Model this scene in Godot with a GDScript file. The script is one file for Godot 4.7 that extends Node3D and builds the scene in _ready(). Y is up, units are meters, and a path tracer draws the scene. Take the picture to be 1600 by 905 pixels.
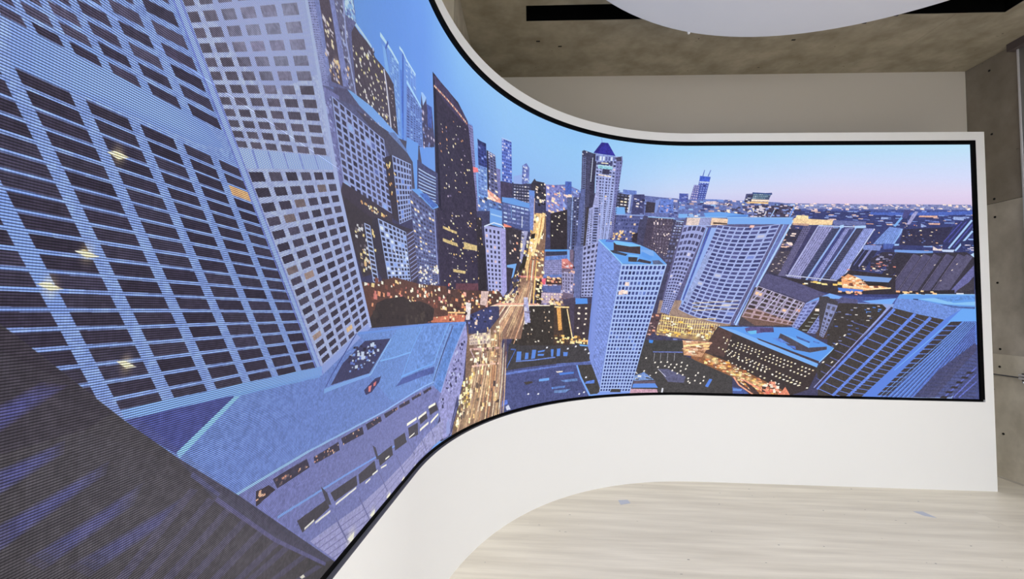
extends Node3D
# A concrete showroom with a white curved partition that carries a curved LED video wall.
# Plan (metres): the partition runs straight along the left, turns through a quarter circle and runs straight to the right.

const EYE := 1.5
const BEND := Vector2(1.470, -1.821)   # centre of the quarter circle in plan (x, z)
const RADIUS := 1.982                  # front face of the partition
const TILT := 0.0350                   # the left run leans a little off square
const CEIL := 3.955
const LOW := 0.7508                    # opening of the partition: bottom, top
const HIGH := 3.0431
const TOP := 3.1184
const RIGHT_END := 3.977
const LEFT_LEN := 2.75                 # length of the left run, seen from the bend
const DEPTH := 0.018                   # the screen lies this far behind the front face
const LAMPS := [[0.2, 2.4, 8.0], [1.8, 2.4, 7.0], [3.4, 2.4, 16.0]]   # x, z, energy of the ceiling light panels
const SPOTS := [[0.6, -1.4, 1.6], [1.9, -1.2, 1.2], [3.3, -2.1, 1.0]]  # x, z, energy of the spots added out of view to brighten the plinth
const PITCH := 3.5                     # millimetres from one row of LEDs to the next

var names := {}
var rng := RandomNumberGenerator.new()


func _ready() -> void:
	# --- camera, sky, light, exposure -------------------------------------------------
	var cam := Camera3D.new()
	cam.name = "camera"
	cam.fov = 69.688
	cam.near = 0.02
	cam.position = Vector3(0, EYE, 0)
	cam.basis = Basis(Vector3.UP, 0.0478) * Basis(Vector3.RIGHT, 0.04529) * Basis(Vector3.BACK, 0.01395)
	add_child(cam)
	cam.current = true
	var env := Environment.new()
	env.background_mode = Environment.BG_COLOR
	env.background_color = Color(0.95, 0.98, 1.0)
	env.background_energy_multiplier = 3.4
	env.ambient_light_source = Environment.AMBIENT_SOURCE_DISABLED
	env.tonemap_mode = Environment.TONE_MAPPER_LINEAR
	env.tonemap_exposure = 1.0
	env.sdfgi_enabled = true
	env.ssao_enabled = true
	env.ssil_enabled = true
	var we := WorldEnvironment.new()
	we.name = "world_environment"
	we.environment = env
	add_child(we)
	rng.seed = 77
	materials()
	room()
	light_fittings()
	partition()
	video_wall()
	ceiling_disc()
	small_things()


# ---------------------------------------------------------------------------- helpers
func numbered(called: String) -> String:
	var n: int = names.get(called, 0)
	names[called] = n + 1
	return called if n == 0 else "%s_%03d" % [called, n]


func thing(called: String, label: String, category: String, at := Vector3.ZERO, group := "") -> Node3D:
	var o := Node3D.new()
	o.name = numbered(called)
	o.position = at
	add_child(o)
	tag(o, label, category, group)
	return o


func tag(o: Node, label: String, category: String, group := "") -> void:
	o.set_meta("label", label)
	o.set_meta("category", category)
	if group != "":
		o.set_meta("group", group)


func obj(called: String, mesh: Mesh, mat: Material, parent: Node = null, at := Vector3.ZERO) -> MeshInstance3D:
	var o := MeshInstance3D.new()
	o.mesh = mesh
	o.position = at
	if mat:
		o.material_override = mat
	o.cast_shadow = GeometryInstance3D.SHADOW_CASTING_SETTING_ON
	if parent == null:
		o.name = numbered(called)
		add_child(o)
	else:
		o.name = called
		parent.add_child(o, true)
	return o


func struct(called: String, mesh: Mesh, mat: Material, label: String, category: String, at := Vector3.ZERO) -> MeshInstance3D:
	var o := obj(called, mesh, mat, null, at)
	o.set_meta("kind", "structure")
	tag(o, label, category)
	return o


func quad(st: SurfaceTool, a: Vector3, b: Vector3, c: Vector3, d: Vector3) -> void:
	# corners counter-clockwise as seen from the front; Godot's front faces run clockwise
	for p in [a, c, b, a, d, c]:
		st.add_vertex(p)


func add_box(st: SurfaceTool, lo: Vector3, hi: Vector3) -> void:
	var p := [lo, Vector3(hi.x, lo.y, lo.z), Vector3(hi.x, lo.y, hi.z), Vector3(lo.x, lo.y, hi.z),
		Vector3(lo.x, hi.y, lo.z), Vector3(hi.x, hi.y, lo.z), hi, Vector3(lo.x, hi.y, hi.z)]
	quad(st, p[3], p[2], p[6], p[7])
	quad(st, p[1], p[0], p[4], p[5])
	quad(st, p[0], p[3], p[7], p[4])
	quad(st, p[2], p[1], p[5], p[6])
	quad(st, p[7], p[6], p[5], p[4])
	quad(st, p[0], p[1], p[2], p[3])


func begin() -> SurfaceTool:
	var st := SurfaceTool.new()
	st.begin(Mesh.PRIMITIVE_TRIANGLES)
	return st


func done(st: SurfaceTool) -> ArrayMesh:
	st.generate_normals()
	return st.commit()


func boxes(list: Array) -> ArrayMesh:
	var st := begin()
	st.set_smooth_group(-1)
	for b in list:
		add_box(st, b[0], b[1])
	return done(st)


func bevel_box(size: Vector3, r: float) -> ArrayMesh:
	# a box about its centre with chamfered edges
	var st := begin()
	st.set_smooth_group(-1)
	var h := size / 2.0
	var i := h - Vector3.ONE * r
	for s in [-1.0, 1.0]:
		face4(st, Vector3(s * h.x, -i.y, -i.z), Vector3(s * h.x, i.y, -i.z), Vector3(s * h.x, i.y, i.z), Vector3(s * h.x, -i.y, i.z))
		face4(st, Vector3(-i.x, s * h.y, -i.z), Vector3(i.x, s * h.y, -i.z), Vector3(i.x, s * h.y, i.z), Vector3(-i.x, s * h.y, i.z))
		face4(st, Vector3(-i.x, -i.y, s * h.z), Vector3(i.x, -i.y, s * h.z), Vector3(i.x, i.y, s * h.z), Vector3(-i.x, i.y, s * h.z))
		for t in [-1.0, 1.0]:
			face4(st, Vector3(s * h.x, t * i.y, -i.z), Vector3(s * h.x, t * i.y, i.z), Vector3(s * i.x, t * h.y, i.z), Vector3(s * i.x, t * h.y, -i.z))
			face4(st, Vector3(s * h.x, -i.y, t * i.z), Vector3(s * h.x, i.y, t * i.z), Vector3(s * i.x, i.y, t * h.z), Vector3(s * i.x, -i.y, t * h.z))
			face4(st, Vector3(-i.x, s * h.y, t * i.z), Vector3(i.x, s * h.y, t * i.z), Vector3(i.x, s * i.y, t * h.z), Vector3(-i.x, s * i.y, t * h.z))
			for u in [-1.0, 1.0]:
				face3(st, Vector3(s * h.x, t * i.y, u * i.z), Vector3(s * i.x, t * h.y, u * i.z), Vector3(s * i.x, t * i.y, u * h.z))
	return done(st)


func face4(st: SurfaceTool, a: Vector3, b: Vector3, c: Vector3, d: Vector3) -> void:
	var out := (a + b + c + d)
	if (b - a).cross(c - a).dot(out) > 0:
		quad(st, a, b, c, d)
	else:
		quad(st, d, c, b, a)


func face3(st: SurfaceTool, a: Vector3, b: Vector3, c: Vector3) -> void:
	var flip := (b - a).cross(c - a).dot(a + b + c) > 0
	for p in ([a, c, b] if flip else [a, b, c]):
		st.add_vertex(p)


func lathe(profile: Array, n: int) -> ArrayMesh:
	# profile: Vector2(radius, height) from the bottom axis outwards and up to the top axis
	var st := begin()
	st.set_smooth_group(-1)
	for k in n:
		var a := TAU * k / n
		var b := TAU * (k + 1) / n
		for j in profile.size() - 1:
			var p: Vector2 = profile[j]
			var q: Vector2 = profile[j + 1]
			var v := [Vector3(p.x * cos(a), p.y, p.x * sin(a)), Vector3(p.x * cos(b), p.y, p.x * sin(b)), Vector3(q.x * cos(b), q.y, q.x * sin(b)), Vector3(q.x * cos(a), q.y, q.x * sin(a))]
			if p.x > 0.00001:
				for m in [v[0], v[1], v[2]]:
					st.add_vertex(m)
			if q.x > 0.00001:
				for m in [v[0], v[2], v[3]]:
					st.add_vertex(m)
	return done(st)


# ---------------------------------------------------------------------------- the curve of the partition
func arc_len(off: float) -> float:
	return (RADIUS + off) * (PI / 2 - TILT)


func on_curve(s: float, off: float) -> Vector2:
	# plan point at length s (metres, 0 where the bend begins) on the line that lies off behind the front face
	var r := RADIUS + off
	var n1 := Vector2(cos(TILT), sin(TILT))
	if s < 0:
		return BEND - n1 * r - Vector2(sin(TILT), -cos(TILT)) * (-s)
	var l := arc_len(off)
	if s > l:
		return BEND + Vector2(s - l, -r)
	var a := PI + TILT + s / r
	return BEND + Vector2(cos(a), sin(a)) * r


func stations(s0: float, s1: float, off: float) -> Array:
	# lengths along the curve, close together in the bend
	var out := [s0]
	var l := arc_len(off)
	for k in 73:
		var s := l * k / 72.0
		if s > s0 + 0.001 and s < s1 - 0.001:
			out.append(s)
	out.append(s1)
	return out


func ribbon(st: SurfaceTool, s0: float, s1: float, y0: float, y1: float, front: float, back: float) -> void:
	# a curved bar: from front to back behind the face, from y0 to y1, with both ends closed. s is measured on the front face (off 0).
	var ss := stations(s0, s1, 0.0)
	var l0 := arc_len(0.0)
	var f := []
	var b := []
	for s in ss:
		f.append(shifted(s, front, l0))
		b.append(shifted(s, back, l0))
	for k in ss.size() - 1:
		var f0: Vector2 = f[k]
		var f1: Vector2 = f[k + 1]
		var b0: Vector2 = b[k]
		var b1: Vector2 = b[k + 1]
		st.set_smooth_group(1)
		quad(st, up(f0, y0), up(f1, y0), up(f1, y1), up(f0, y1))
		st.set_smooth_group(2)
		quad(st, up(b1, y0), up(b0, y0), up(b0, y1), up(b1, y1))
		st.set_smooth_group(-1)
		quad(st, up(f0, y1), up(f1, y1), up(b1, y1), up(b0, y1))
		quad(st, up(f1, y0), up(f0, y0), up(b0, y0), up(b1, y0))
	st.set_smooth_group(-1)
	quad(st, up(b[0], y0), up(f[0], y0), up(f[0], y1), up(b[0], y1))
	quad(st, up(f[-1], y0), up(b[-1], y0), up(b[-1], y1), up(f[-1], y1))


func shifted(s: float, off: float, l0: float) -> Vector2:
	# the point behind (or before) the front face at length s of the front face
	if s <= 0:
		return on_curve(s, off)
	if s >= l0:
		return on_curve(s - l0 + arc_len(off), off)
	return on_curve(s * arc_len(off) / l0, off)


func up(p: Vector2, y: float) -> Vector3:
	return Vector3(p.x, y, p.y)


# ---------------------------------------------------------------------------- materials
var white: StandardMaterial3D
var concrete: StandardMaterial3D
var concrete_wall: StandardMaterial3D
var concrete_dark: StandardMaterial3D
var concrete_pale: StandardMaterial3D
var plaster: StandardMaterial3D
var floor_mat: StandardMaterial3D
var black: StandardMaterial3D
var bezel_grey: StandardMaterial3D
var steel: StandardMaterial3D
var disc_white: StandardMaterial3D
var hole_dark: StandardMaterial3D


func mat(c: Color, rough := 0.6, metal := 0.0) -> StandardMaterial3D:
	var m := StandardMaterial3D.new()
	m.albedo_color = c
	m.roughness = rough
	m.metallic = metal
	return m


func mottled(lo: Color, hi: Color, freq: float, stretch: Vector2, size: int, streaks: float, blemishes: int, sd: int) -> ImageTexture:
	# cloudy tones from layered noise; stretch draws the clouds out along one axis; blemishes are small dark pits
	var a := FastNoiseLite.new()
	a.seed = sd
	a.frequency = freq
	a.fractal_octaves = 5
	a.fractal_gain = 0.55
	var b := FastNoiseLite.new()
	b.seed = sd + 1
	b.frequency = freq * 5.0
	b.fractal_octaves = 3
	var im := Image.create(size, size, false, Image.FORMAT_RGB8)
	var w := size / 6
	for y in size:
		for x in size:
			var fx := x * stretch.x
			var fy := y * stretch.y
			var v := a.get_noise_2d(fx, fy)
			# blend across the border so that the picture repeats without a seam
			if x < w:
				v = lerpf(a.get_noise_2d(fx + size * stretch.x, fy), v, x / float(w))
			if y < w:
				var v2 := a.get_noise_2d(fx, fy + size * stretch.y)
				v = lerpf(v2, v, y / float(w))
			var t := 0.5 + v * 0.9 + b.get_noise_2d(fx, fy) * streaks
			im.set_pixel(x, y, lo.lerp(hi, clampf(t, 0.0, 1.0)))
	var r := RandomNumberGenerator.new()
	r.seed = sd
	for k in blemishes:
		var c := lo.darkened(r.randf_range(0.15, 0.5))
		im.fill_rect(Rect2i(r.randi_range(2, size - 8), r.randi_range(2, size - 4), r.randi_range(1, 4), r.randi_range(1, 2)), c)
	return ImageTexture.create_from_image(im)


func world_tex(m: StandardMaterial3D, t: Texture2D, metres: Vector3) -> void:
	m.albedo_color = Color.WHITE
	m.albedo_texture = t
	m.uv1_triplanar = true
	m.uv1_world_triplanar = true
	m.uv1_scale = Vector3(1 / metres.x, 1 / metres.y, 1 / metres.z)


func materials() -> void:
	white = mat(Color8(240, 240, 240), 0.55)
	plaster = mat(Color8(214, 207, 198), 0.8)
	disc_white = mat(Color8(232, 232, 238), 0.6)
	black = mat(Color8(5, 5, 6), 0.75)
	black.metallic_specular = 0.2
	bezel_grey = mat(Color8(96, 96, 104), 0.45, 0.3)
	steel = mat(Color8(205, 207, 212), 0.22, 1.0)
	hole_dark = mat(Color8(22, 20, 18), 0.9)
	concrete = mat(Color.WHITE, 0.85)
	world_tex(concrete, mottled(Color8(150, 140, 119), Color8(184, 174, 153), 0.012, Vector2(1.0, 1.25), 512, 0.16, 30, 5), Vector3(2.6, 2.6, 2.6))
	concrete_wall = mat(Color.WHITE, 0.8)
	world_tex(concrete_wall, mottled(Color8(168, 160, 146), Color8(208, 200, 186), 0.010, Vector2(1.2, 0.9), 512, 0.10, 14, 9), Vector3(2.4, 2.4, 2.4))
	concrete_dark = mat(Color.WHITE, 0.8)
	world_tex(concrete_dark, mottled(Color8(134, 125, 112), Color8(160, 150, 136), 0.010, Vector2(1.2, 0.9), 512, 0.08, 10, 13), Vector3(2.4, 2.4, 2.4))  # upper pour, darkened past its own tone to carry the dimmer light there
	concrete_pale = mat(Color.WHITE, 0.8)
	world_tex(concrete_pale, mottled(Color8(200, 192, 174), Color8(232, 224, 207), 0.010, Vector2(1.2, 0.9), 512, 0.12, 14, 17), Vector3(2.0, 2.0, 2.0))  # lower pour, lightened past its own tone to carry the brighter light there
	floor_mat = mat(Color.WHITE, 0.42)
	world_tex(floor_mat, mottled(Color8(213, 204, 187), Color8(238, 230, 213), 0.010, Vector2(0.22, 3.2), 1024, 0.14, 110, 21), Vector3(3.4, 3.4, 3.4))


# ---------------------------------------------------------------------------- the room
func room() -> void:
	struct("floor", boxes([[Vector3(-1.0, -0.15, -4.6), Vector3(4.7, 0, 5.2)]]), floor_mat, "pale beige streaked floor running under the white curved partition", "floor")
	# the ceiling leaves a long dark slot open above the partition
	var sx0 := -0.075
	var sx1 := 3.81
	var sz0 := -3.455
	var sz1 := -3.268
	var c := struct("ceiling", boxes([
		[Vector3(-1.0, CEIL, sz1), Vector3(4.7, CEIL + 0.3, 5.2)],
		[Vector3(-1.0, CEIL, -4.6), Vector3(4.7, CEIL + 0.3, sz0)],
		[Vector3(-1.0, CEIL, sz0), Vector3(sx0, CEIL + 0.3, sz1)],
		[Vector3(sx1, CEIL, sz0), Vector3(4.7, CEIL + 0.3, sz1)]]), concrete, "bare brown-grey concrete ceiling with a long dark slot", "ceiling")
	obj("slot_lining", boxes([
		[Vector3(sx0 - 0.01, CEIL + 0.26, sz0 - 0.01), Vector3(sx1 + 0.01, CEIL + 0.31, sz1 + 0.01)],
		[Vector3(sx0, CEIL + 0.004, sz0), Vector3(sx0 + 0.004, CEIL + 0.27, sz1)],
		[Vector3(sx1 - 0.004, CEIL + 0.004, sz0), Vector3(sx1, CEIL + 0.27, sz1)],
		[Vector3(sx0, CEIL + 0.004, sz0), Vector3(sx1, CEIL + 0.27, sz0 + 0.004)],
		[Vector3(sx0, CEIL + 0.004, sz1 - 0.004), Vector3(sx1, CEIL + 0.27, sz1)]]), black, c)
	var head := obj("slot_sensor", lathe([Vector2(0, -0.03), Vector2(0.014, -0.028), Vector2(0.02, -0.01), Vector2(0.028, 0.0), Vector2(0.028, 0.012), Vector2(0, 0.012)], 20), mat(Color8(120, 112, 104), 0.5), c)
	head.position = Vector3(0.20, CEIL + 0.255, -3.36)
	for p in [[0.03, -3.72], [0.235, -3.80], [2.33, -3.76]]:
		obj("ceiling_pit", bevel_box(Vector3(0.035, 0.004, 0.016), 0.0015), hole_dark, c, Vector3(p[0], CEIL - 0.0005, p[1]))
	# trowel ridges left in the underside
	for p in [[3.136, -3.797, 3.239, -3.636], [3.434, -3.859, 3.438, -3.462], [3.191, -3.762, 3.331, -3.766]]:
		var e := Vector3(p[2] - p[0], 0, p[3] - p[1])
		var ridge := obj("trowel_ridge", bevel_box(Vector3(e.length(), 0.005, 0.014), 0.0024), concrete, c, Vector3((p[0] + p[2]) / 2, CEIL - 0.001, (p[1] + p[3]) / 2))
		ridge.rotation.y = -atan2(e.z, e.x)
	# back wall: smooth painted plaster up to the ceiling
	struct("wall_back", boxes([[Vector3(-0.9, 0, -4.56), Vector3(4.6, CEIL, -4.31)]]), plaster, "plain beige-grey back wall rising above the white partition", "wall")
	# left wall with a pier that comes forward near the back corner
	struct("wall_left", boxes([[Vector3(-1.0, 0, -2.95), Vector3(-0.78, CEIL, 5.2)], [Vector3(-1.0, 0, -4.4), Vector3(-0.60, CEIL, -2.95)]]), concrete_wall, "left concrete wall with a pier near the back corner", "wall")
	# right wall: cast concrete, with form marks
	# three pours of concrete, each of its own tone but spread wider, so light fading upward is in the colour, with a band of formwork between the lower two
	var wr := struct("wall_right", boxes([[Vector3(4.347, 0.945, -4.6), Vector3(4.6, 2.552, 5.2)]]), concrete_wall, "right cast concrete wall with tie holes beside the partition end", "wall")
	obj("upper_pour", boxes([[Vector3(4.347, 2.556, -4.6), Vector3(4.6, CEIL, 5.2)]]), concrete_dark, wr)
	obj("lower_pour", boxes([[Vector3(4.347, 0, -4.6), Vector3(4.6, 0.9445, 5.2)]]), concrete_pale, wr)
	obj("pour_joint", boxes([[Vector3(4.352, 2.55, -4.6), Vector3(4.59, 2.558, 5.2)]]), hole_dark, wr)
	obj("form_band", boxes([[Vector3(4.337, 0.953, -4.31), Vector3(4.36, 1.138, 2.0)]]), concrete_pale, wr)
	obj("band_joint", boxes([[Vector3(4.340, 0.941, -4.31), Vector3(4.36, 0.953, 2.0)]]), bezel_grey, wr)
	var hole := lathe([Vector2(0, 0), Vector2(0.0105, 0.001), Vector2(0.010, 0.003), Vector2(0.006, 0.004), Vector2(0, 0.004)], 14)
	for y in [3.835, 3.216, 2.594, 2.422, 1.802, 1.186, 1.023, 0.41]:
		for z in [-4.09]:
			var h := obj("tie_hole", hole, hole_dark, wr, Vector3(4.3465 if y > 1.15 or y < 0.94 else 4.3365, y, z))
			h.rotation.z = PI / 2
	# behind the viewer a glazed front lets the daylight in
	struct("wall_rear", boxes([[Vector3(-1.0, 0, 5.0), Vector3(-0.5, CEIL, 5.2)], [Vector3(4.2, 0, 5.0), Vector3(4.6, CEIL, 5.2)], [Vector3(-0.5, 2.7, 5.0), Vector3(4.2, CEIL, 5.2)], [Vector3(-0.5, 0, 5.0), Vector3(4.2, 0.12, 5.2)]]), plaster, "plain pale rear wall behind the viewer with a wide shop window", "wall")
	var pane := mat(Color(1, 1, 1, 0.05), 0.02)
	pane.transparency = BaseMaterial3D.TRANSPARENCY_ALPHA
	var win := struct("window_1", boxes([[Vector3(-0.5, 0.12, 5.06), Vector3(-0.44, 2.7, 5.14)], [Vector3(4.14, 0.12, 5.06), Vector3(4.2, 2.7, 5.14)], [Vector3(-0.44, 0.12, 5.06), Vector3(4.14, 0.18, 5.14)], [Vector3(-0.44, 2.64, 5.06), Vector3(4.14, 2.7, 5.14)], [Vector3(1.82, 0.18, 5.06), Vector3(1.88, 2.64, 5.14)]]), mat(Color8(60, 60, 62), 0.4, 0.5), "wide shop window with dark frame behind the viewer", "window")
	obj("pane", boxes([[Vector3(-0.44, 0.18, 5.096), Vector3(1.82, 2.64, 5.104)]]), pane, win)
	obj("pane", boxes([[Vector3(1.88, 0.18, 5.096), Vector3(4.14, 2.64, 5.104)]]), pane, win)
	struct("baseboard_right", boxes([[Vector3(4.337, 0, -4.31), Vector3(4.349, 0.012, 5.0)]]), mat(Color8(205, 198, 186), 0.6), "thin pale sealing strip along the foot of the right concrete wall", "baseboard")


func light_fittings() -> void:
	# flush ceiling light panels behind and beside the viewer
	var glow := mat(Color8(255, 255, 255), 0.6)
	glow.emission_enabled = true
	glow.emission = Color8(246, 249, 255)
	glow.emission_energy_multiplier = 2.0
	var rim := mat(Color8(225, 225, 225), 0.5)
	var k := 0
	for p in LAMPS:
		var t := thing("ceiling_light", ["square flush ceiling light panel nearest the left wall", "square flush ceiling light panel in the middle of the row", "square flush ceiling light panel nearest the right wall"][k], "ceiling light", Vector3(p[0], CEIL, p[1]))
		obj("trim_ring", boxes([[Vector3(-0.42, -0.02, -0.42), Vector3(0.42, 0, -0.40)], [Vector3(-0.42, -0.02, 0.40), Vector3(0.42, 0, 0.42)], [Vector3(-0.42, -0.02, -0.40), Vector3(-0.40, 0, 0.40)], [Vector3(0.40, -0.02, -0.40), Vector3(0.42, 0, 0.40)]]), rim, t)
		obj("diffuser", boxes([[Vector3(-0.40, -0.012, -0.40), Vector3(0.40, -0.002, 0.40)]]), glow, t)
		var l := AreaLight3D.new()
		l.name = "light"
		l.area_size = Vector2(0.78, 0.78)
		l.light_color = Color8(246, 249, 255)
		l.light_energy = p[2]
		l.area_range = 14.0
		l.area_attenuation = 2.0
		l.shadow_enabled = true
		l.position = Vector3(0, -0.03, 0)
		l.rotation.x = -PI / 2
		t.add_child(l)
		k += 1


	# unseen downlights added in the round panel to brighten the plinth, not the top band
	k = 0
	for p in SPOTS:
		var t := thing("added_downlight", ["unseen round spot added in the white ceiling disc, nearest the left wall", "unseen round spot added in the white ceiling disc, middle of the three", "unseen round spot added in the white ceiling disc, nearest the right wall"][k], "added_downlight", Vector3(p[0], 3.70, p[1]))
		obj("ring", lathe([Vector2(0.058, -0.004), Vector2(0.075, -0.003), Vector2(0.078, 0.0), Vector2(0.058, 0.0), Vector2(0.058, -0.004)], 32), rim, t)
		obj("lens", lathe([Vector2(0, -0.002), Vector2(0.057, -0.002), Vector2(0.057, -0.0005), Vector2(0, -0.0005)], 32), glow, t)
		var l := SpotLight3D.new()
		l.name = "light"
		l.light_color = Color8(246, 249, 255)
		l.light_energy = p[2]
		l.light_size = 0.05
		l.spot_angle = 56.0
		l.spot_angle_attenuation = 1.0
		l.spot_range = 14.0
		l.spot_attenuation = 2.0
		l.shadow_enabled = true
		l.position = Vector3(0, -0.02, 0)
		l.rotation.x = -PI / 2
		t.add_child(l)
		k += 1


# ---------------------------------------------------------------------------- white partition
func partition() -> void:
	var right := arc_len(0.0) + RIGHT_END - BEND.x
	var open_right := arc_len(0.0) + 3.904 - BEND.x
	var t := thing("screen_partition", "white curved partition with a low plinth framing the big video wall", "partition wall")
	var st := begin()
	ribbon(st, -LEFT_LEN, right, 0.0, LOW, 0.0, 0.16)
	obj("plinth", done(st), white, t)
	st = begin()
	ribbon(st, -LEFT_LEN, right, HIGH, TOP, 0.0, 0.16)
	obj("top_band", done(st), white, t)
	st = begin()
	ribbon(st, open_right, right, LOW, HIGH, 0.0, 0.16)
	obj("end_post", done(st), white, t)
	st = begin()
	ribbon(st, -LEFT_LEN, -LEFT_LEN + 0.07, LOW, HIGH, 0.0, 0.16)
	obj("end_post", done(st), white, t)
	st = begin()
	ribbon(st, -LEFT_LEN + 0.07, open_right, LOW, HIGH, 0.10, 0.16)
	obj("back_board", done(st), white, t)


# ---------------------------------------------------------------------------- the video wall
var tiles := []      # one dictionary for each LED panel: image and the stretch of screen it covers, in millimetres
const SS := 2


func video_wall() -> void:
	var t := thing("led_video_wall", "large curved LED video wall showing a city skyline at dusk", "screen")
	var s_end := arc_len(DEPTH) + 3.872 - BEND.x
	var s_bend := arc_len(DEPTH)
	# name of each panel follows from its stretch; [s0, s1, pixels across, pixels up, halves]
	var b0 := 0.7715
	var b1 := 3.0105
	var mid := (b0 + b1) / 2
	var per := 1000.0 * 4.0 / PITCH
	var list := [[-2.70, -1.56, b0, b1, 256, 512, false]]
	for c in [[-1.56, -0.90], [-0.90, 0.0]]:
		list.append([c[0], c[1], b0, mid, int((c[1] - c[0]) * per), int((mid - b0) * per), true])
		list.append([c[0], c[1], mid, b1, int((c[1] - c[0]) * per), int((b1 - mid) * per), true])
	list.append([0.0, s_bend, b0, b1, 1536, 1344, false])
	list.append([s_bend, s_end, b0, b1, 1296, 1216, false])
	for l in list:
		var im := Image.create(l[4] * SS, l[5] * SS, false, Image.FORMAT_RGBA8)
		im.fill(Color8(60, 60, 75))
		tiles.append({"im": im, "s0": l[0] * 1000.0, "h1": l[3] * 1000.0, "kx": l[4] * SS / ((l[1] - l[0]) * 1000.0), "ky": l[5] * SS / ((l[3] - l[2]) * 1000.0), "w": l[4] * SS, "h": l[5] * SS, "leds": l[6]})
	city()
	var back := mat(Color8(14, 14, 16), 0.6)
	for k in list.size():
		var l = list[k]
		var im: Image = tiles[k].im
		im.shrink_x2()
		im.convert(Image.FORMAT_RGB8)
		if k > 0:
			grain(im, 50 + k, [0.10, 0.16, 0.16, 0.22, 0.22, 0.20, 0.26][k], [0.0, 0.35, 0.35, 0.35, 0.35, 0.5, 0.45][k])
		if l[6]:
			led_rows(im, l[0] > -1.0)
		im.convert(Image.FORMAT_RGB8)
		var m := mat(Color8(9, 9, 10), 0.55)
		m.metallic_specular = 0.3
		m.texture_repeat = false
		m.emission_enabled = true
		m.emission = Color.BLACK
		m.emission_texture = ImageTexture.create_from_image(im)
		m.emission_energy_multiplier = 1.0
		var st := begin()
		var ss := stations(l[0], l[1], DEPTH)
		st.set_smooth_group(1)
		for j in ss.size() - 1:
			var a := on_curve(ss[j], DEPTH)
			var b := on_curve(ss[j + 1], DEPTH)
			var ua: float = (ss[j] - l[0]) / (l[1] - l[0])
			var ub: float = (ss[j + 1] - l[0]) / (l[1] - l[0])
			var v := [up(a, l[2]), up(b, l[2]), up(b, l[3]), up(a, l[3])]
			var uv := [Vector2(ua, 1), Vector2(ub, 1), Vector2(ub, 0), Vector2(ua, 0)]
			for i in [0, 2, 1, 0, 3, 2]:
				st.set_uv(uv[i])
				st.add_vertex(v[i])
		st.generate_normals()
		var mesh := st.commit()
		# the cabinet behind the lit face
		st = begin()
		var r0: float = l[0]
		var r1: float = l[1]
		cabinet(st, r0, r1, l[2], l[3])
		st.generate_normals()
		mesh = st.commit(mesh)
		mesh.surface_set_material(0, m)
		mesh.surface_set_material(1, back)
		obj("display_panel", mesh, null, t)
	# black border between the lit face and the partition, and the grey sill below it
	var right := arc_len(0.0) + 3.904 - BEND.x
	var st2 := begin()
	ribbon(st2, -LEFT_LEN + 0.07, right, b1, HIGH, 0.0015, 0.09)
	ribbon(st2, -LEFT_LEN + 0.07, right, LOW, b0, 0.0165, 0.09)
	ribbon(st2, arc_len(0.0) + 3.873 - BEND.x, right, b0, b1, 0.0015, 0.09)
	ribbon(st2, -LEFT_LEN + 0.07, -2.70, b0, b1, 0.012, 0.09)
	obj("bezel", done(st2), black, t)
	st2 = begin()
	ribbon(st2, -LEFT_LEN + 0.07, right - 0.001, LOW - 0.0005, LOW + 0.002, 0.0005, 0.0166)
	obj("sill", done(st2), bezel_grey, t)
	# the light that the picture throws into the room
	for q in [[-1.2, 0.35], [1.5, 0.45], [4.2, 0.45]]:
		var p := on_curve(q[0], -0.06)
		var n := on_curve(q[0], -1.0) - p
		var l := AreaLight3D.new()
		l.name = "screen_light"
		l.area_size = Vector2(1.6, 1.8)
		l.light_color = Color8(120, 150, 235)
		l.light_energy = q[1] * 0.2
		l.area_range = 12.0
		l.area_attenuation = 2.0
		l.shadow_enabled = true
		t.add_child(l, true)
		l.look_at_from_position(up(p, 1.9), up(p + n, 1.9))


func cabinet(st: SurfaceTool, s0: float, s1: float, y0: float, y1: float) -> void:
	var ss := stations(s0, s1, DEPTH)
	st.set_smooth_group(-1)
	var l := arc_len(DEPTH)
	for k in ss.size() - 1:
		var f0 := on_curve(ss[k], DEPTH)
		var f1 := on_curve(ss[k + 1], DEPTH)
		var b0 := behind(ss[k], l)
		var b1 := behind(ss[k + 1], l)
		quad(st, up(b1, y0), up(b0, y0), up(b0, y1), up(b1, y1))
		quad(st, up(f0, y1), up(f1, y1), up(b1, y1), up(b0, y1))
		quad(st, up(f1, y0), up(f0, y0), up(b0, y0), up(b1, y0))


func behind(s: float, l: float) -> Vector2:
	var off := DEPTH + 0.05
	if s <= 0:
		return on_curve(s, off)
	if s >= l:
		return on_curve(s - l + arc_len(off), off)
	return on_curve(s * arc_len(off) / l, off)


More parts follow.
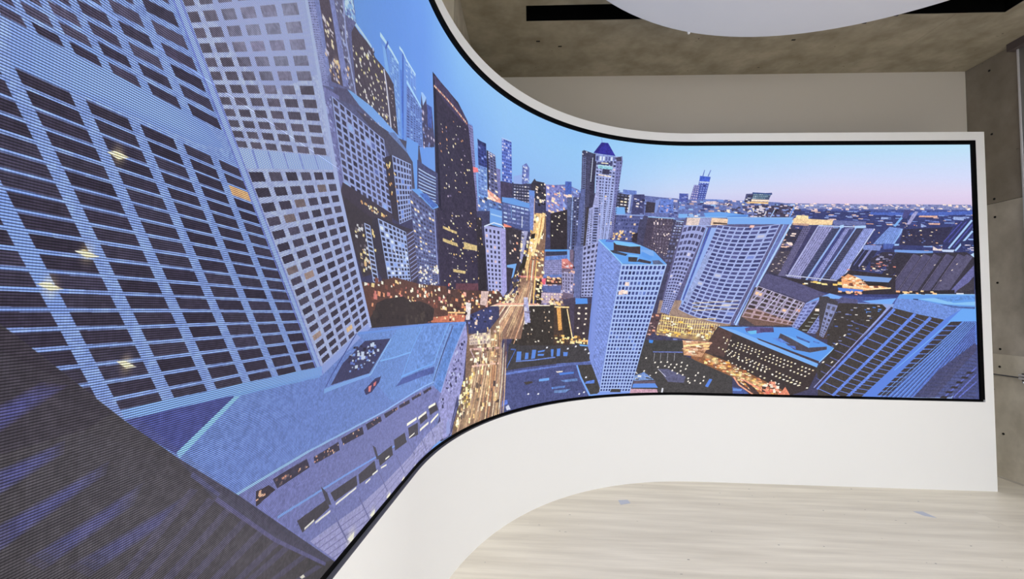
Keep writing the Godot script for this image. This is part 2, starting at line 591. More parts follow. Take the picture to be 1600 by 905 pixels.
func grain(im: Image, sd: int, fine: float, amount: float) -> void:
	# the unevenness of a real photograph: a fine and a coarser wander in brightness, least in the bright smooth sky
	im.convert(Image.FORMAT_RGB8)
	var w := im.get_width()
	var h := im.get_height()
	var d := im.get_data()
	var a := FastNoiseLite.new()
	a.seed = sd
	a.noise_type = FastNoiseLite.TYPE_VALUE
	a.fractal_type = FastNoiseLite.FRACTAL_NONE
	a.frequency = fine
	var b := FastNoiseLite.new()
	b.seed = sd + 3
	b.frequency = fine * 0.16
	b.fractal_octaves = 3
	var na := a.get_image(w, h, false, false, false).get_data()
	var nb := b.get_image(w, h, false, false, false).get_data()
	var at := 0
	for k in w * h:
		var r := d[at]
		var bl := d[at + 2]
		# bright blue or pink is sky
		var m := amount * (0.04 if d[at + 1] > 128 and bl > 215 else 1.0)
		var f := 1.0 + ((na[k] - 128) * 0.0016 + (nb[k] - 128) * 0.0014) * m
		var o := (na[k] - 128) * 0.05 * m
		if m > 0.1:
			# a camera's softer colours and lifted blacks
			var lum := (r + d[at + 1] * 2 + bl) / 4.0
			r = int(lerpf(r, lum, 0.10) * 1.05) + 5
			d[at + 1] = mini(255, int(lerpf(d[at + 1], lum, 0.10) * 1.05) + 5)
			bl = int(lerpf(bl, lum, 0.10) * 1.05) + 5
		d[at] = clampi(int(r * f + o), 0, 255)
		d[at + 1] = clampi(int(d[at + 1] * f + o), 0, 255)
		d[at + 2] = clampi(int(bl * f + o), 0, 255)
		at += 3
	im.set_data(w, h, false, Image.FORMAT_RGB8, d)


func led_rows(im: Image, fade: bool) -> void:
	# dark gaps between the rows and, fainter, between the columns of LEDs: four pixels from one to the next.
	# fade: towards the bend the gaps are left out little by little, as they are too fine to be seen from the room
	im.convert(Image.FORMAT_RGB8)
	var w := im.get_width()
	var h := im.get_height()
	var d := im.get_data()
	var luts := []
	for f in 33:
		for g in [1.28, 1.20, 0.84, 0.42, 1.14, 1.06, 0.74, 0.36]:
			var m := lerpf(1.0, g, f / 32.0)
			var t := PackedByteArray()
			t.resize(256)
			for v in 256:
				t[v] = mini(255, int(v * m))
			luts.append(t)
	var at := 0
	for y in h:
		var r := y % 4
		for x in w:
			var f := 32 if not fade else int(32.0 * clampf(1.0 - x / (w * 0.85), 0.0, 1.0))
			var t: PackedByteArray = luts[f * 8 + r + (4 if x % 4 == 3 else 0)]
			d[at] = t[d[at]]
			d[at + 1] = t[d[at + 1]]
			d[at + 2] = t[d[at + 2]]
			at += 3
	im.set_data(w, h, false, Image.FORMAT_RGB8, d)


# --- painting the picture on the screen: every place is (length along the screen, height), in millimetres
func fill_poly(n: int, p: PackedVector2Array, c: Color) -> void:
	var t = tiles[n]
	var im: Image = t.im
	var lo := INF
	var hi := -INF
	for v in p:
		lo = minf(lo, v.y)
		hi = maxf(hi, v.y)
	var y0 := maxi(0, ceili(lo - 0.5))
	var y1 := mini(int(t.h) - 1, floori(hi - 0.5))
	var w: int = t.w
	var src: Image = null
	if c.a < 0.999:
		src = Image.create(w, 1, false, Image.FORMAT_RGBA8)
		src.fill(c)
	var m := p.size()
	for y in range(y0, y1 + 1):
		var yy := y + 0.5
		var xs := PackedFloat32Array()
		for i in m:
			var a := p[i]
			var b := p[(i + 1) % m]
			if (a.y <= yy) != (b.y <= yy):
				xs.append(a.x + (yy - a.y) / (b.y - a.y) * (b.x - a.x))
		xs.sort()
		for i in range(0, xs.size() - 1, 2):
			var x0 := maxi(0, roundi(xs[i]))
			var x1 := mini(w, roundi(xs[i + 1]))
			if x1 > x0:
				if src:
					im.blend_rect(src, Rect2i(0, 0, x1 - x0, 1), Vector2i(x0, y))
				else:
					im.fill_rect(Rect2i(x0, y, x1 - x0, 1), c)


func paint(pts: PackedVector2Array, c: Color) -> void:
	for n in tiles.size():
		var t = tiles[n]
		var q := PackedVector2Array()
		var lo := Vector2(INF, INF)
		var hi := Vector2(-INF, -INF)
		for p in pts:
			var v := Vector2((p.x - t.s0) * t.kx, (t.h1 - p.y) * t.ky)
			lo = lo.min(v)
			hi = hi.max(v)
			q.append(v)
		if hi.x > 0 and hi.y > 0 and lo.x < t.w and lo.y < t.h:
			fill_poly(n, q, c)


func pv(a: Array) -> PackedVector2Array:
	var out := PackedVector2Array()
	for i in range(0, a.size(), 2):
		out.append(Vector2(a[i], a[i + 1]))
	return out


func poly(a: Array, c: Color) -> void:
	paint(pv(a), c)


func line(a: Array, w0: float, w1: float, c: Color) -> void:
	# a drawn line that tapers from w0 to w1
	var p := pv(a)
	var n := p.size() - 1
	for i in n:
		var d := (p[i + 1] - p[i]).normalized().orthogonal()
		var wa := lerpf(w0, w1, i / float(n)) / 2
		var wb := lerpf(w0, w1, (i + 1) / float(n)) / 2
		paint(PackedVector2Array([p[i] + d * wa, p[i + 1] + d * wb, p[i + 1] - d * wb, p[i] - d * wa]), c)


func homography(q: PackedVector2Array) -> PackedFloat64Array:
	# unit square (u right, v down) to the corners top left, top right, bottom right, bottom left
	var d1 := q[1] - q[2]
	var d2 := q[3] - q[2]
	var s := q[0] - q[1] + q[2] - q[3]
	var det := d1.x * d2.y - d2.x * d1.y
	var g := (s.x * d2.y - d2.x * s.y) / det
	var h := (d1.x * s.y - s.x * d1.y) / det
	return PackedFloat64Array([q[1].x - q[0].x + g * q[1].x, q[3].x - q[0].x + h * q[3].x, q[0].x, q[1].y - q[0].y + g * q[1].y, q[3].y - q[0].y + h * q[3].y, q[0].y, g, h])


func hmap(m: PackedFloat64Array, u: float, v: float) -> Vector2:
	var w := m[6] * u + m[7] * v + 1.0
	return Vector2((m[0] * u + m[1] * v + m[2]) / w, (m[3] * u + m[4] * v + m[5]) / w)


# a facade: wall colour over the whole, then nu x nv windows. o: "lit" share of lit windows, "glow" their colours, "jit" tone jitter, "bow" sag of the rows, "u0"/"u1"/"v0"/"v1" cells beyond the four corners
func facade(a: Array, nu: int, nv: int, fu: float, fv: float, wall: Color, win: Color, o := {}) -> void:
	var m := homography(pv(a))
	var u0: int = o.get("u0", 0)
	var u1: int = o.get("u1", nu)
	var v0: int = o.get("v0", 0)
	var v1: int = o.get("v1", nv)
	var bow: float = o.get("bow", 0.0)
	var jit: float = o.get("jit", 0.12)
	var lit: float = o.get("lit", 0.0)
	var cols: Array = o.get("glow", [Color8(250, 225, 150)])
	var r := RandomNumberGenerator.new()
	r.seed = int(o.get("seed", 3)) * 7919 + nu * 31 + nv
	if wall.a > 0:
		var ring := PackedVector2Array()
		for k in 13:
			ring.append(bowed(m, lerpf(u0, u1, k / 12.0) / nu, v0 / float(nv), bow))
		for k in 13:
			ring.append(bowed(m, lerpf(u1, u0, k / 12.0) / nu, v1 / float(nv), bow))
		paint(ring, wall)
	for j in range(v0, v1):
		for i in range(u0, u1):
			var ua := (i + 0.5 - fu / 2) / nu
			var ub := (i + 0.5 + fu / 2) / nu
			var va := (j + 0.5 - fv / 2) / nv
			var vb := (j + 0.5 + fv / 2) / nv
			var c := win
			if r.randf() < lit:
				c = cols[r.randi() % cols.size()]
			else:
				var d := r.randf_range(-jit, jit)
				c = Color(clampf(win.r + d * 0.5, 0, 1), clampf(win.g + d * 0.5, 0, 1), clampf(win.b + d * 0.6, 0, 1), win.a)
			paint(PackedVector2Array([bowed(m, ua, va, bow), bowed(m, ub, va, bow), bowed(m, ub, vb, bow), bowed(m, ua, vb, bow)]), c)


func bowed(m: PackedFloat64Array, u: float, v: float, bow: float) -> Vector2:
	return hmap(m, u, v + bow * 4.0 * u * (1.0 - u))


# small lights or patches strewn over an area: sizes from a to b wide, times tall
func strew(area: Array, n: int, a: float, b: float, tall: float, cols: Array, sd: int) -> void:
	var p := pv(area)
	var lo := p[0]
	var hi := p[0]
	for v in p:
		lo = lo.min(v)
		hi = hi.max(v)
	var r := RandomNumberGenerator.new()
	r.seed = sd
	var tries := 0
	while n > 0 and tries < 60000:
		tries += 1
		var v := Vector2(r.randf_range(lo.x, hi.x), r.randf_range(lo.y, hi.y))
		if not Geometry2D.is_point_in_polygon(v, p):
			continue
		n -= 1
		var w := r.randf_range(a, b) / 2
		var h := w * tall * r.randf_range(0.7, 1.3)
		var k := r.randf_range(-0.3, 0.3) * w
		paint(PackedVector2Array([v + Vector2(-w + k, h), v + Vector2(w, h * 0.8), v + Vector2(w - k, -h), v + Vector2(-w, -h * 0.7)]), cols[r.randi() % cols.size()])


func soft(a: Array, n: int, c: Color) -> void:
	# an area that fades out towards its edge
	var p := pv(a)
	var mid := Vector2.ZERO
	for v in p:
		mid += v / p.size()
	for k in n:
		var q := PackedVector2Array()
		for v in p:
			q.append(mid + (v - mid) * (1.0 - 0.75 * k / n))
		paint(q, Color(c.r, c.g, c.b, c.a / n * 1.6))


func halo(s: float, h: float, rx: float, ry: float, c: Color) -> void:
	# the soft bloom round a bright lamp in the picture
	for t in tiles:
		var x: float = (s - t.s0) * t.kx
		var y: float = (t.h1 - h) * t.ky
		var wx := maxi(2, int(rx * t.kx))
		var wy := maxi(2, int(ry * t.ky))
		if x + wx < 0 or y + wy < 0 or x - wx > t.w or y - wy > t.h:
			continue
		var im := Image.create(33, 33, false, Image.FORMAT_RGBA8)
		for j in 33:
			for i in 33:
				var d := clampf(1.0 - Vector2(i - 16, j - 16).length() / 16.0, 0, 1)
				im.set_pixel(i, j, Color(c.r, c.g, c.b, c.a * d * d))
		im.resize(wx * 2, wy * 2, Image.INTERPOLATE_BILINEAR)
		t.im.blend_rect(im, Rect2i(0, 0, wx * 2, wy * 2), Vector2i(int(x) - wx, int(y) - wy))


func dusk(cols: Array, ss: Array, hs: Array) -> void:
	# smooth evening sky: cols[i][j] is the colour at length ss[i] and height hs[j]
	for t in tiles:
		var nx: int = maxi(1, int(t.w / 8))
		var ny: int = maxi(1, int(t.h / 8))
		var im := Image.create(nx, ny, false, Image.FORMAT_RGBA8)
		for y in ny:
			var h: float = t.h1 - (y + 0.5) * 8 / t.ky
			var j := 0
			while j < hs.size() - 2 and h < hs[j + 1]:
				j += 1
			var fy := clampf((h - hs[j]) / (hs[j + 1] - hs[j]), 0, 1)
			for x in nx:
				var s: float = t.s0 + (x + 0.5) * 8 / t.kx
				var i := 0
				while i < ss.size() - 2 and s > ss[i + 1]:
					i += 1
				var fx := clampf((s - ss[i]) / (ss[i + 1] - ss[i]), 0, 1)
				var a: Color = cols[i][j]
				var b: Color = cols[i + 1][j]
				im.set_pixel(x, y, a.lerp(b, fx).lerp((cols[i][j + 1] as Color).lerp(cols[i + 1][j + 1], fx), fy))
		im.resize(t.w, t.h, Image.INTERPOLATE_BILINEAR)
		t.im.copy_from(im)


func city() -> void:
	# evening sky: deep blue at the left, paling towards a pink horizon at the right
	dusk([[Color8(103,149,230),Color8(103,149,230),Color8(103,149,230),Color8(103,149,230),Color8(103,149,230),Color8(103,149,230),Color8(103,149,230)],
		[Color8(108,155,232),Color8(108,155,232),Color8(108,155,232),Color8(108,155,232),Color8(108,155,232),Color8(108,155,232),Color8(108,155,232)],
		[Color8(117,164,237),Color8(113,159,237),Color8(111,156,235),Color8(109,154,234),Color8(109,154,232),Color8(109,154,232),Color8(109,154,232)],
		[Color8(141,191,244),Color8(135,185,244),Color8(129,177,242),Color8(125,172,240),Color8(123,169,238),Color8(121,166,236),Color8(121,165,234)],
		[Color8(151,199,246),Color8(149,197,246),Color8(147,194,245),Color8(145,191,244),Color8(143,187,242),Color8(141,184,240),Color8(139,181,238)],
		[Color8(146,197,246),Color8(150,200,246),Color8(152,199,246),Color8(154,197,244),Color8(154,193,242),Color8(150,187,238),Color8(144,179,234)],
		[Color8(162,213,248),Color8(176,215,250),Color8(190,217,250),Color8(202,215,246),Color8(200,203,240),Color8(176,185,232),Color8(144,168,226)],
		[Color8(180,223,248),Color8(196,221,250),Color8(212,219,250),Color8(222,213,242),Color8(218,201,234),Color8(190,185,228),Color8(146,169,226)],
		[Color8(190,227,248),Color8(204,223,250),Color8(216,221,250),Color8(226,215,242),Color8(224,205,234),Color8(196,189,228),Color8(148,171,226)]],[-2000, -700, 0, 500, 1100, 1900, 2900, 4300, 5500],[3010, 2850, 2700, 2580, 2480, 2420, 2380])
	# the far plain at the right
	poly([2102,2450,2559,2512,3155,2489,4001,2479,4829,2469,5490,2465,5469,1567,3987,1604,2105,1961],Color8(66,80,148))
	poly([312,2123,763,2120,1027,2347,1543,2476,2102,2506,2559,2495,2925,2476,4001,2438,4422,1440,4244,736,382,774,-663,1268,-849,1964,-716,2061,-146,2134,191,2089],Color8(62,60,92))
	strew([402,2039,2559,2390,3943,2351,3919,868,448,1072],260,12,40,0.6,[Color8(84,92,140),Color8(50,48,70),Color8(110,120,180),Color8(150,120,120),Color8(70,62,84)],9)
	poly([3944,2409,5488,2402,5471,1623,3988,1661],Color8(52,58,112))
	poly([3609,2478,5490,2470,5488,2425,3608,2432],Color8(120,128,180))
	strew([3946,2479,5479,2470,5483,2419,3945,2421],130,14,34,0.5,[Color8(228,196,196),Color8(238,214,206),Color8(150,160,210),Color8(200,180,200),Color8(96,104,168)],11)
	strew([3945,2421,5483,2413,5484,2288,3943,2293],150,20,60,0.22,[Color8(92,112,190),Color8(60,70,140),Color8(44,46,90),Color8(150,170,226),Color8(216,180,170),Color8(110,140,214)],12)
	strew([3943,2322,5484,2300,5481,2045,3939,2050],90,24,80,0.16,[Color8(70,92,176),Color8(46,48,90),Color8(58,58,104),Color8(140,170,230),Color8(216,150,120),Color8(100,120,200)],13)
	strew([4276,2294,5484,2288,5476,2062,4271,2053],34,8,14,0.8,[Color8(240,190,150),Color8(250,220,190),Color8(226,130,100)],14)
	poly([4609,2405,4650,2402,5019,2401,5476,2413,5475,2381,5018,2373,4608,2378],Color8(70,96,186))
	poly([5028,2373,5181,2371,5176,2356,5018,2358],Color8(222,168,150))
	poly([5108,2304,5199,2305,5197,2290,5103,2292],Color8(222,168,150))
	poly([5313,2364,5404,2359,5398,2329,5312,2337],Color8(140,160,214))
	poly([4700,2357,4762,2355,4757,2338,4698,2339],Color8(140,160,214))
	poly([5036,2302,5087,2276,5046,2266,5036,2272],Color8(140,160,214))
	poly([4913,2411,4935,2411,4821,2271,4801,2277],Color8(128,178,240))
	poly([4962,2379,4994,2412,5019,2406,4944,2293,4914,2293],Color8(150,150,200))
	poly([4902,2422,4969,2422,4915,2347,4874,2352],Color8(70,70,130))
	poly([4770,2271,4882,2255,4873,2217,4807,2118,4622,2113,4696,2195],Color8(112,142,214))
	line([4877,2250,4855,2207,4802,2120],10,8,Color8(150,190,245))
	line([4775,2265,4648,2119],4,4,Color8(88,112,190))
	line([4788,2265,4671,2119],4,4,Color8(88,112,190))
	line([4801,2265,4693,2120],4,4,Color8(88,112,190))
	line([4815,2266,4716,2120],4,4,Color8(88,112,190))
	line([4828,2266,4738,2120],4,4,Color8(88,112,190))
	line([4841,2266,4761,2120],4,4,Color8(88,112,190))
	line([4855,2266,4783,2120],4,4,Color8(88,112,190))
	poly([4710,2120,4807,2118,4785,2077,4713,2071],Color8(70,90,170))
	poly([4807,2118,4848,2119,4843,2103,4806,2101],Color8(160,196,250))
	poly([4882,2250,5310,2273,5214,2112,5081,2101,4847,2110],Color8(48,46,76))
	strew([4892,2239,5269,2252,5214,2123,4868,2121],26,8,22,0.5,[Color8(240,180,130),Color8(90,110,180),Color8(250,220,190),Color8(70,80,140)],15)
	poly([5362,2327,5473,2338,5470,2231,5313,2054,5213,2080,5214,2123],Color8(48,52,100))
	line([5468,2333,5263,2081],17,15,Color8(170,205,250))
	line([5470,2237,5318,2060],17,15,Color8(170,205,250))
	line([5382,2316,5224,2139],9,9,Color8(72,76,160))
	line([5422,2322,5265,2134],9,9,Color8(72,76,160))
	line([5472,2295,5304,2092],9,9,Color8(72,76,160))
	poly([5197,2070,5313,2070,5302,2047,5212,2051],Color8(200,215,245))
	poly([5132,2101,5172,2075,5213,2080,5202,2059,5131,2063],Color8(216,200,200))
	poly([4805,2067,5131,2058,5130,2031,4805,2045],Color8(120,160,230))
	poly([5432,2018,5473,2045,5474,2003],Color8(190,220,250))
	poly([5366,2145,5473,2157,5472,2050,5373,2060],Color8(44,50,96))
	strew([5365,2113,5472,2125,5472,2050,5373,2060],16,14,40,0.3,[Color8(110,150,230),Color8(200,190,210),Color8(60,70,130)],16)
	poly([4820,2045,4957,2034,5413,2050,5474,2003,5467,1680,4693,1671,4796,1725],Color8(52,48,62))
	poly([4973,2031,5028,2004,4811,1693,4745,1693],Color8(78,74,108))
	line([4969,2031,4742,1703],5,5,Color8(104,96,132))
	poly([5059,2031,5114,2005,4897,1695,4831,1694],Color8(78,74,108))
	line([5055,2031,4828,1704],5,5,Color8(104,96,132))
	poly([5145,2032,5200,2006,4983,1696,4917,1695],Color8(78,74,108))
	line([5141,2032,4915,1705],5,5,Color8(104,96,132))
	poly([5251,2033,5306,2007,5090,1697,5024,1696],Color8(78,74,108))
	line([5247,2033,5021,1707],5,5,Color8(104,96,132))
	poly([5347,2033,5402,2007,5185,1698,5120,1697],Color8(78,74,108))
	line([5343,2033,5117,1708],5,5,Color8(104,96,132))
	poly([5350,1975,5413,2029,5464,2008,5240,1688,5130,1691],Color8(84,80,112))
	poly([5470,1934,5468,1838,5341,1689,5250,1688],Color8(98,98,156))
	poly([5468,1817,5468,1722,5300,1678,5322,1710],Color8(60,56,70))
	poly([4694,1692,5302,1715,5300,1678,4693,1671],Color8(42,38,48))
	poly([5319,1939,5331,1948,5339,1947,5327,1938],Color8(236,214,196))
	poly([5277,1885,5289,1895,5297,1894,5285,1884],Color8(236,214,196))
	poly([5178,1791,5191,1801,5199,1800,5186,1790],Color8(236,214,196))
	poly([5132,1929,5144,1938,5152,1937,5140,1928],Color8(236,214,196))
	poly([4886,2010,4898,2019,4906,2018,4894,2009],Color8(236,214,196))
	poly([5023,2011,5035,2020,5043,2019,5031,2010],Color8(236,214,196))
	poly([4843,1950,4856,1960,4864,1959,4851,1949],Color8(236,214,196))
	poly([4918,1688,4923,1701,4947,1701,4947,1689],Color8(248,206,150))
	poly([5015,1695,5019,1708,5043,1708,5043,1695],Color8(248,206,150))
	poly([5095,1688,5100,1701,5124,1701,5124,1689],Color8(248,206,150))
	poly([4872,1672,4877,1685,4901,1685,4901,1672],Color8(248,206,150))
	poly([4702,2045,4815,2045,4751,1938,4657,1884,4596,1894,4598,1979],Color8(52,48,66))
	poly([4820,2040,4957,2034,4789,1842,4692,1847],Color8(50,46,60))
	strew([4620,2022,4825,2040,4718,1852,4596,1883],40,10,34,0.4,[Color8(120,120,170),Color8(220,130,110),Color8(80,80,120),Color8(170,170,210)],17)
	# the slanted apartment slabs
	poly([3934,2347,4287,2328,4277,2285,3933,2284],Color8(236,200,150))
	poly([3974,2373,4073,2368,4072,2339,3954,2339],Color8(240,214,160))
	poly([3933,2301,4081,2296,4071,2276,3933,2284],Color8(190,150,130))
	poly([4287,2328,4570,2317,4564,2278,4287,2285],Color8(96,104,160))
	poly([3824,2244,4646,2253,4575,2126,4445,1933,4286,1770,3798,1805,3700,1865],Color8(50,48,74))
	strew([3844,2275,4022,2265,3900,2071,3782,2090],46,16,50,0.4,[Color8(226,180,160),Color8(120,110,150),Color8(50,44,60),Color8(240,210,200)],18)
	poly([3801,2050,3920,2050,3818,1826,3710,1865],Color8(66,60,78))
	strew([3791,2039,3910,2040,3818,1836,3720,1876],22,10,22,0.4,[Color8(210,190,180),Color8(110,100,130)],19)
	facade([4032,2276,4159,2276,3886,1816,3798,1825],6,30,0.5,0.45,Color8(96,92,134),Color8(62,60,92),{"seed":4})
	poly([4100,2276,4159,2278,3902,1867,3887,1826,3867,1831],Color8(58,56,98))
	facade([4174,2280,4296,2271,3994,1797,3882,1816],6,34,0.55,0.55,Color8(146,146,198),Color8(86,88,138),{"seed":5})
	line([4159,2276,3882,1816],11,11,Color8(176,180,226))
	facade([4276,2256,4354,2257,4072,1808,3994,1817],5,30,0.7,0.3,Color8(54,56,90),Color8(84,88,130),{"seed":6})
	line([4370,2282,4033,1772],16,16,Color8(150,180,238))
	poly([4374,2277,4404,2277,4081,1768,4047,1777],Color8(60,64,124))
	facade([4393,2257,4461,2257,4159,1769,4072,1768],4,32,0.5,0.6,Color8(140,146,206),Color8(86,90,150),{"seed":7})
	line([4486,2268,4150,1768],15,15,Color8(150,176,236))
	poly([4422,2247,4471,2252,4310,2013,4150,1779,4135,1778],Color8(66,70,120))
	facade([4495,2252,4559,2256,4277,1800,4189,1809],5,28,0.7,0.3,Color8(56,56,84),Color8(78,80,116),{"seed":8})
	facade([4549,2256,4636,2253,4345,1791,4248,1800],5,36,0.6,0.5,Color8(138,150,214),Color8(98,110,176),{"seed":9})
	line([4641,2253,4349,1796],10,10,Color8(196,206,244))
	line([4159,2278,4569,2266],10,10,Color8(190,206,244))
	poly([4345,2282,4379,2288,4374,2259,4340,2259],Color8(176,210,250))
	poly([4472,2278,4569,2282,4559,2258,4471,2257],Color8(176,210,250))
	poly([4565,2116,4690,2096,4540,1883,4414,1882,4445,1953],Color8(46,46,72))
	line([4612,2076,4497,1913],20,14,Color8(124,130,190))
	line([4564,2075,4454,1923],6,6,Color8(90,100,170))
	poly([4545,2106,4700,2107,4679,2056,4535,2065],Color8(112,130,196))
	strew([4405,1912,4811,1936,4808,1816,4384,1831],26,12,30,0.5,[Color8(226,130,110),Color8(250,220,190),Color8(60,50,56),Color8(90,80,100)],20)
	line([3867,1831,4364,1781],9,9,Color8(196,200,226))
	poly([3857,1806,4286,1770,4424,1882,4808,1836,4804,1671,4284,1664,4022,1717],Color8(50,44,54))
	strew([3964,1777,4344,1771,4324,1740,3964,1746],16,20,60,0.4,[Color8(252,222,140),Color8(250,196,96),Color8(255,244,214),Color8(60,50,60)],21)
	poly([4345,1801,4404,1847,4500,1813,4538,1773,4767,1725,4478,1692,4353,1720],Color8(232,160,110))
	strew([4355,1831,4500,1813,4719,1725,4362,1721],70,14,36,0.5,[Color8(250,210,160),Color8(240,150,90),Color8(120,70,60),Color8(255,236,206)],22)
	poly([4442,1837,4779,1815,4749,1775,4557,1783],Color8(126,160,222))
	poly([4538,1783,4749,1775,4720,1745,4575,1743],Color8(44,38,44))
	poly([4314,1725,4536,1707,4516,1687,4323,1690],Color8(84,130,226))
	strew([4323,1690,4497,1692,4535,1667,4381,1665],14,14,40,0.5,[Color8(240,140,110),Color8(250,190,150)],23)
	line([4353,1741,4575,1713,4767,1725],16,12,Color8(250,206,150))
	# mid-distance skyline
	poly([2684,2516,2933,2515,3153,2512,3501,2503,3809,2489,3948,2470,3946,2335,2683,2322],Color8(92,108,172))
	strew([2684,2506,3153,2507,3501,2503,3948,2470,3946,2349,2683,2336],170,16,46,0.5,[Color8(214,190,206),Color8(60,62,112),Color8(120,150,220),Color8(236,214,210),Color8(76,88,150),Color8(180,150,160),Color8(150,190,240)],31)
	strew([3153,2487,3948,2465,3946,2349,3152,2371],90,14,40,0.6,[Color8(52,50,84),Color8(240,220,200),Color8(110,120,180),Color8(70,66,100)],32)
	poly([3144,2517,3276,2515,3271,2488,3153,2487],Color8(92,116,190))
	poly([3172,2497,3266,2499,3266,2468,3172,2468],Color8(208,190,200))
	poly([2934,2569,3016,2567,3011,2487,2931,2491],Color8(70,84,168))
	strew([2934,2554,3011,2555,3011,2492,2933,2491],10,14,26,0.4,[Color8(150,160,220),Color8(60,60,120)],33)
	facade([3121,2717,3216,2717,3163,2512,3077,2512],4,10,0.6,0.5,Color8(60,74,160),Color8(130,150,220),{"lit":0.2,"glow":[Color8(220,216,230),Color8(40,46,100)],"seed":2})
	poly([3121,2732,3216,2722,3206,2678,3116,2683],Color8(56,86,200))
	line([3116,2675,3202,2671],12,12,Color8(200,216,246))
	facade([3069,2649,3116,2644,3096,2507,3030,2516],3,7,0.6,0.5,Color8(84,90,166),Color8(180,170,206),{"seed":3})
	line([3164,2786,3147,2727],5,8,Color8(70,90,180))
	line([3219,2786,3194,2727],5,8,Color8(70,90,180))
	poly([2745,2509,2805,2516,2795,2385,2714,2391],Color8(110,140,216))
	poly([2805,2443,2884,2446,2884,2387,2785,2384],Color8(206,170,190))
	poly([2884,2504,2933,2505,2923,2388,2874,2387],Color8(64,72,128))
	poly([2683,2380,3010,2380,3000,2345,2683,2336],Color8(126,180,242))
	poly([3143,2463,3247,2454,3237,2429,3143,2434],Color8(52,60,120))
	poly([3152,2390,3303,2400,3547,2372,3537,2352,3171,2346],Color8(110,166,238))
	poly([3359,2362,3537,2377,3528,2352,3350,2347],Color8(90,140,220))
	poly([3530,2566,3759,2576,3735,2527,3721,2479,3510,2488],Color8(70,72,116))
	facade([3596,2571,3754,2571,3726,2518,3581,2517],9,3,0.6,0.5,Color8(76,96,130),Color8(120,150,160),{"lit":0.3,"glow":[Color8(180,200,200),Color8(50,60,80)],"seed":6})
	line([3586,2574,3759,2564],12,12,Color8(40,66,130))
	line([3572,2508,3730,2503],18,18,Color8(240,214,190))
	line([3529,2490,3725,2481],16,16,Color8(236,190,130))
	poly([3510,2488,3549,2556,3591,2556,3571,2493],Color8(52,54,86))
	strew([3520,2488,3549,2546,3586,2546,3571,2493],8,12,26,0.5,[Color8(220,216,220),Color8(90,100,150)],34)
	poly([3604,2459,3725,2464,3677,2353,3593,2353],Color8(60,56,84))
	strew([3604,2454,3716,2459,3677,2353,3593,2353],26,16,36,0.5,[Color8(230,220,230),Color8(120,130,190),Color8(52,48,70)],35)
	poly([3720,2459,3948,2460,3918,2349,3696,2348],Color8(64,58,86))
	strew([3720,2459,3948,2460,3918,2354,3696,2353],52,14,34,0.5,[Color8(226,206,216),Color8(40,34,50),Color8(120,140,206),Color8(84,76,110)],36)
	line([3780,2421,3742,2353],8,8,Color8(170,200,245))
	line([3948,2445,3909,2354],12,12,Color8(110,150,230))
	# slender tower with a blue pyramid roof, and its neighbours
	poly([1615,2494,1802,2535,1933,2509,1935,2315,1618,2224],Color8(104,112,176))
	strew([1615,2494,1787,2508,1933,2503,1935,2315,1618,2259],70,16,44,0.6,[Color8(236,200,190),Color8(110,140,220),Color8(70,80,150),Color8(250,216,170),Color8(150,170,230),Color8(226,170,160)],41)
	poly([1631,2468,1678,2477,1679,2384,1632,2374],Color8(250,206,140))
	poly([1779,2557,1848,2567,1849,2459,1780,2448],Color8(66,92,178))
	line([1710,2413,1789,2343],30,26,Color8(150,170,236))
	poly([2327,2547,2925,2520,2924,2338,2327,2307],Color8(92,104,166))
	strew([2327,2560,2651,2535,2925,2507,2924,2338,2327,2307],80,14,40,0.5,[Color8(60,66,126),Color8(216,200,216),Color8(120,150,220),Color8(70,70,110),Color8(150,170,230)],42)
	poly([2391,2573,2526,2572,2526,2533,2391,2535],Color8(92,116,190))
	poly([2498,2537,2603,2545,2596,2351,2470,2343],Color8(62,64,112))
	facade([2327,2535,2477,2529,2456,2368,2313,2369],4,6,0.7,0.5,Color8(44,42,60),Color8(92,96,130),{"lit":0.5,"glow":[Color8(226,220,226),Color8(240,214,180)],"seed":3})
	poly([2456,2534,2477,2533,2453,2365,2434,2366],Color8(190,200,236))
	strew([2512,2513,2596,2519,2589,2364,2498,2358],14,16,30,0.5,[Color8(230,220,226),Color8(120,130,190),Color8(40,40,70)],43)
	poly([2623,2482,2712,2474,2698,2382,2609,2378],Color8(56,50,70))
	poly([2712,2499,2759,2515,2719,2383,2698,2382],Color8(130,150,216))
	poly([2759,2515,2879,2512,2879,2389,2746,2384],Color8(92,120,204))
	strew([2773,2489,2879,2493,2879,2389,2759,2385],12,14,26,0.5,[Color8(220,180,190),Color8(60,70,140)],44)
	poly([2313,2407,2406,2415,2413,2352,2313,2344],Color8(120,176,240))
	facade([2327,2345,2568,2356,2512,2116,2285,2115],9,7,0.75,0.55,Color8(84,92,150),Color8(66,72,124),{"lit":0.22,"glow":[Color8(232,196,160),Color8(214,190,190),Color8(120,130,190)],"seed":7})
	line([2313,2341,2596,2354],8,8,Color8(150,176,236))
	strew([2284,2178,2512,2193,2498,2116,2270,2114],18,16,30,0.6,[Color8(250,206,140),Color8(240,180,110),Color8(60,50,70)],45)
	poly([2596,2351,2637,2347,2568,2081,2498,2090],Color8(64,62,96))
	poly([2491,2179,2540,2194,2526,2104,2477,2115],Color8(46,38,52))
	poly([1618,2264,1812,2328,1816,1939,1623,1923],Color8(48,42,50))
	poly([1803,2428,1850,2435,1831,1941,1805,1939],Color8(80,88,132))
	strew([1626,2248,1797,2297,1792,2084,1628,2089],11,12,18,0.7,[Color8(236,226,216),Color8(250,230,190)],46)
	facade([1850,2435,1934,2448,1923,1948,1816,1939],3,22,0.6,0.5,Color8(72,78,120),Color8(46,46,70),{"lit":0.25,"glow":[Color8(200,206,230),Color8(150,160,206)],"seed":8})
	line([1862,2449,1839,1947],10,10,Color8(126,150,206))
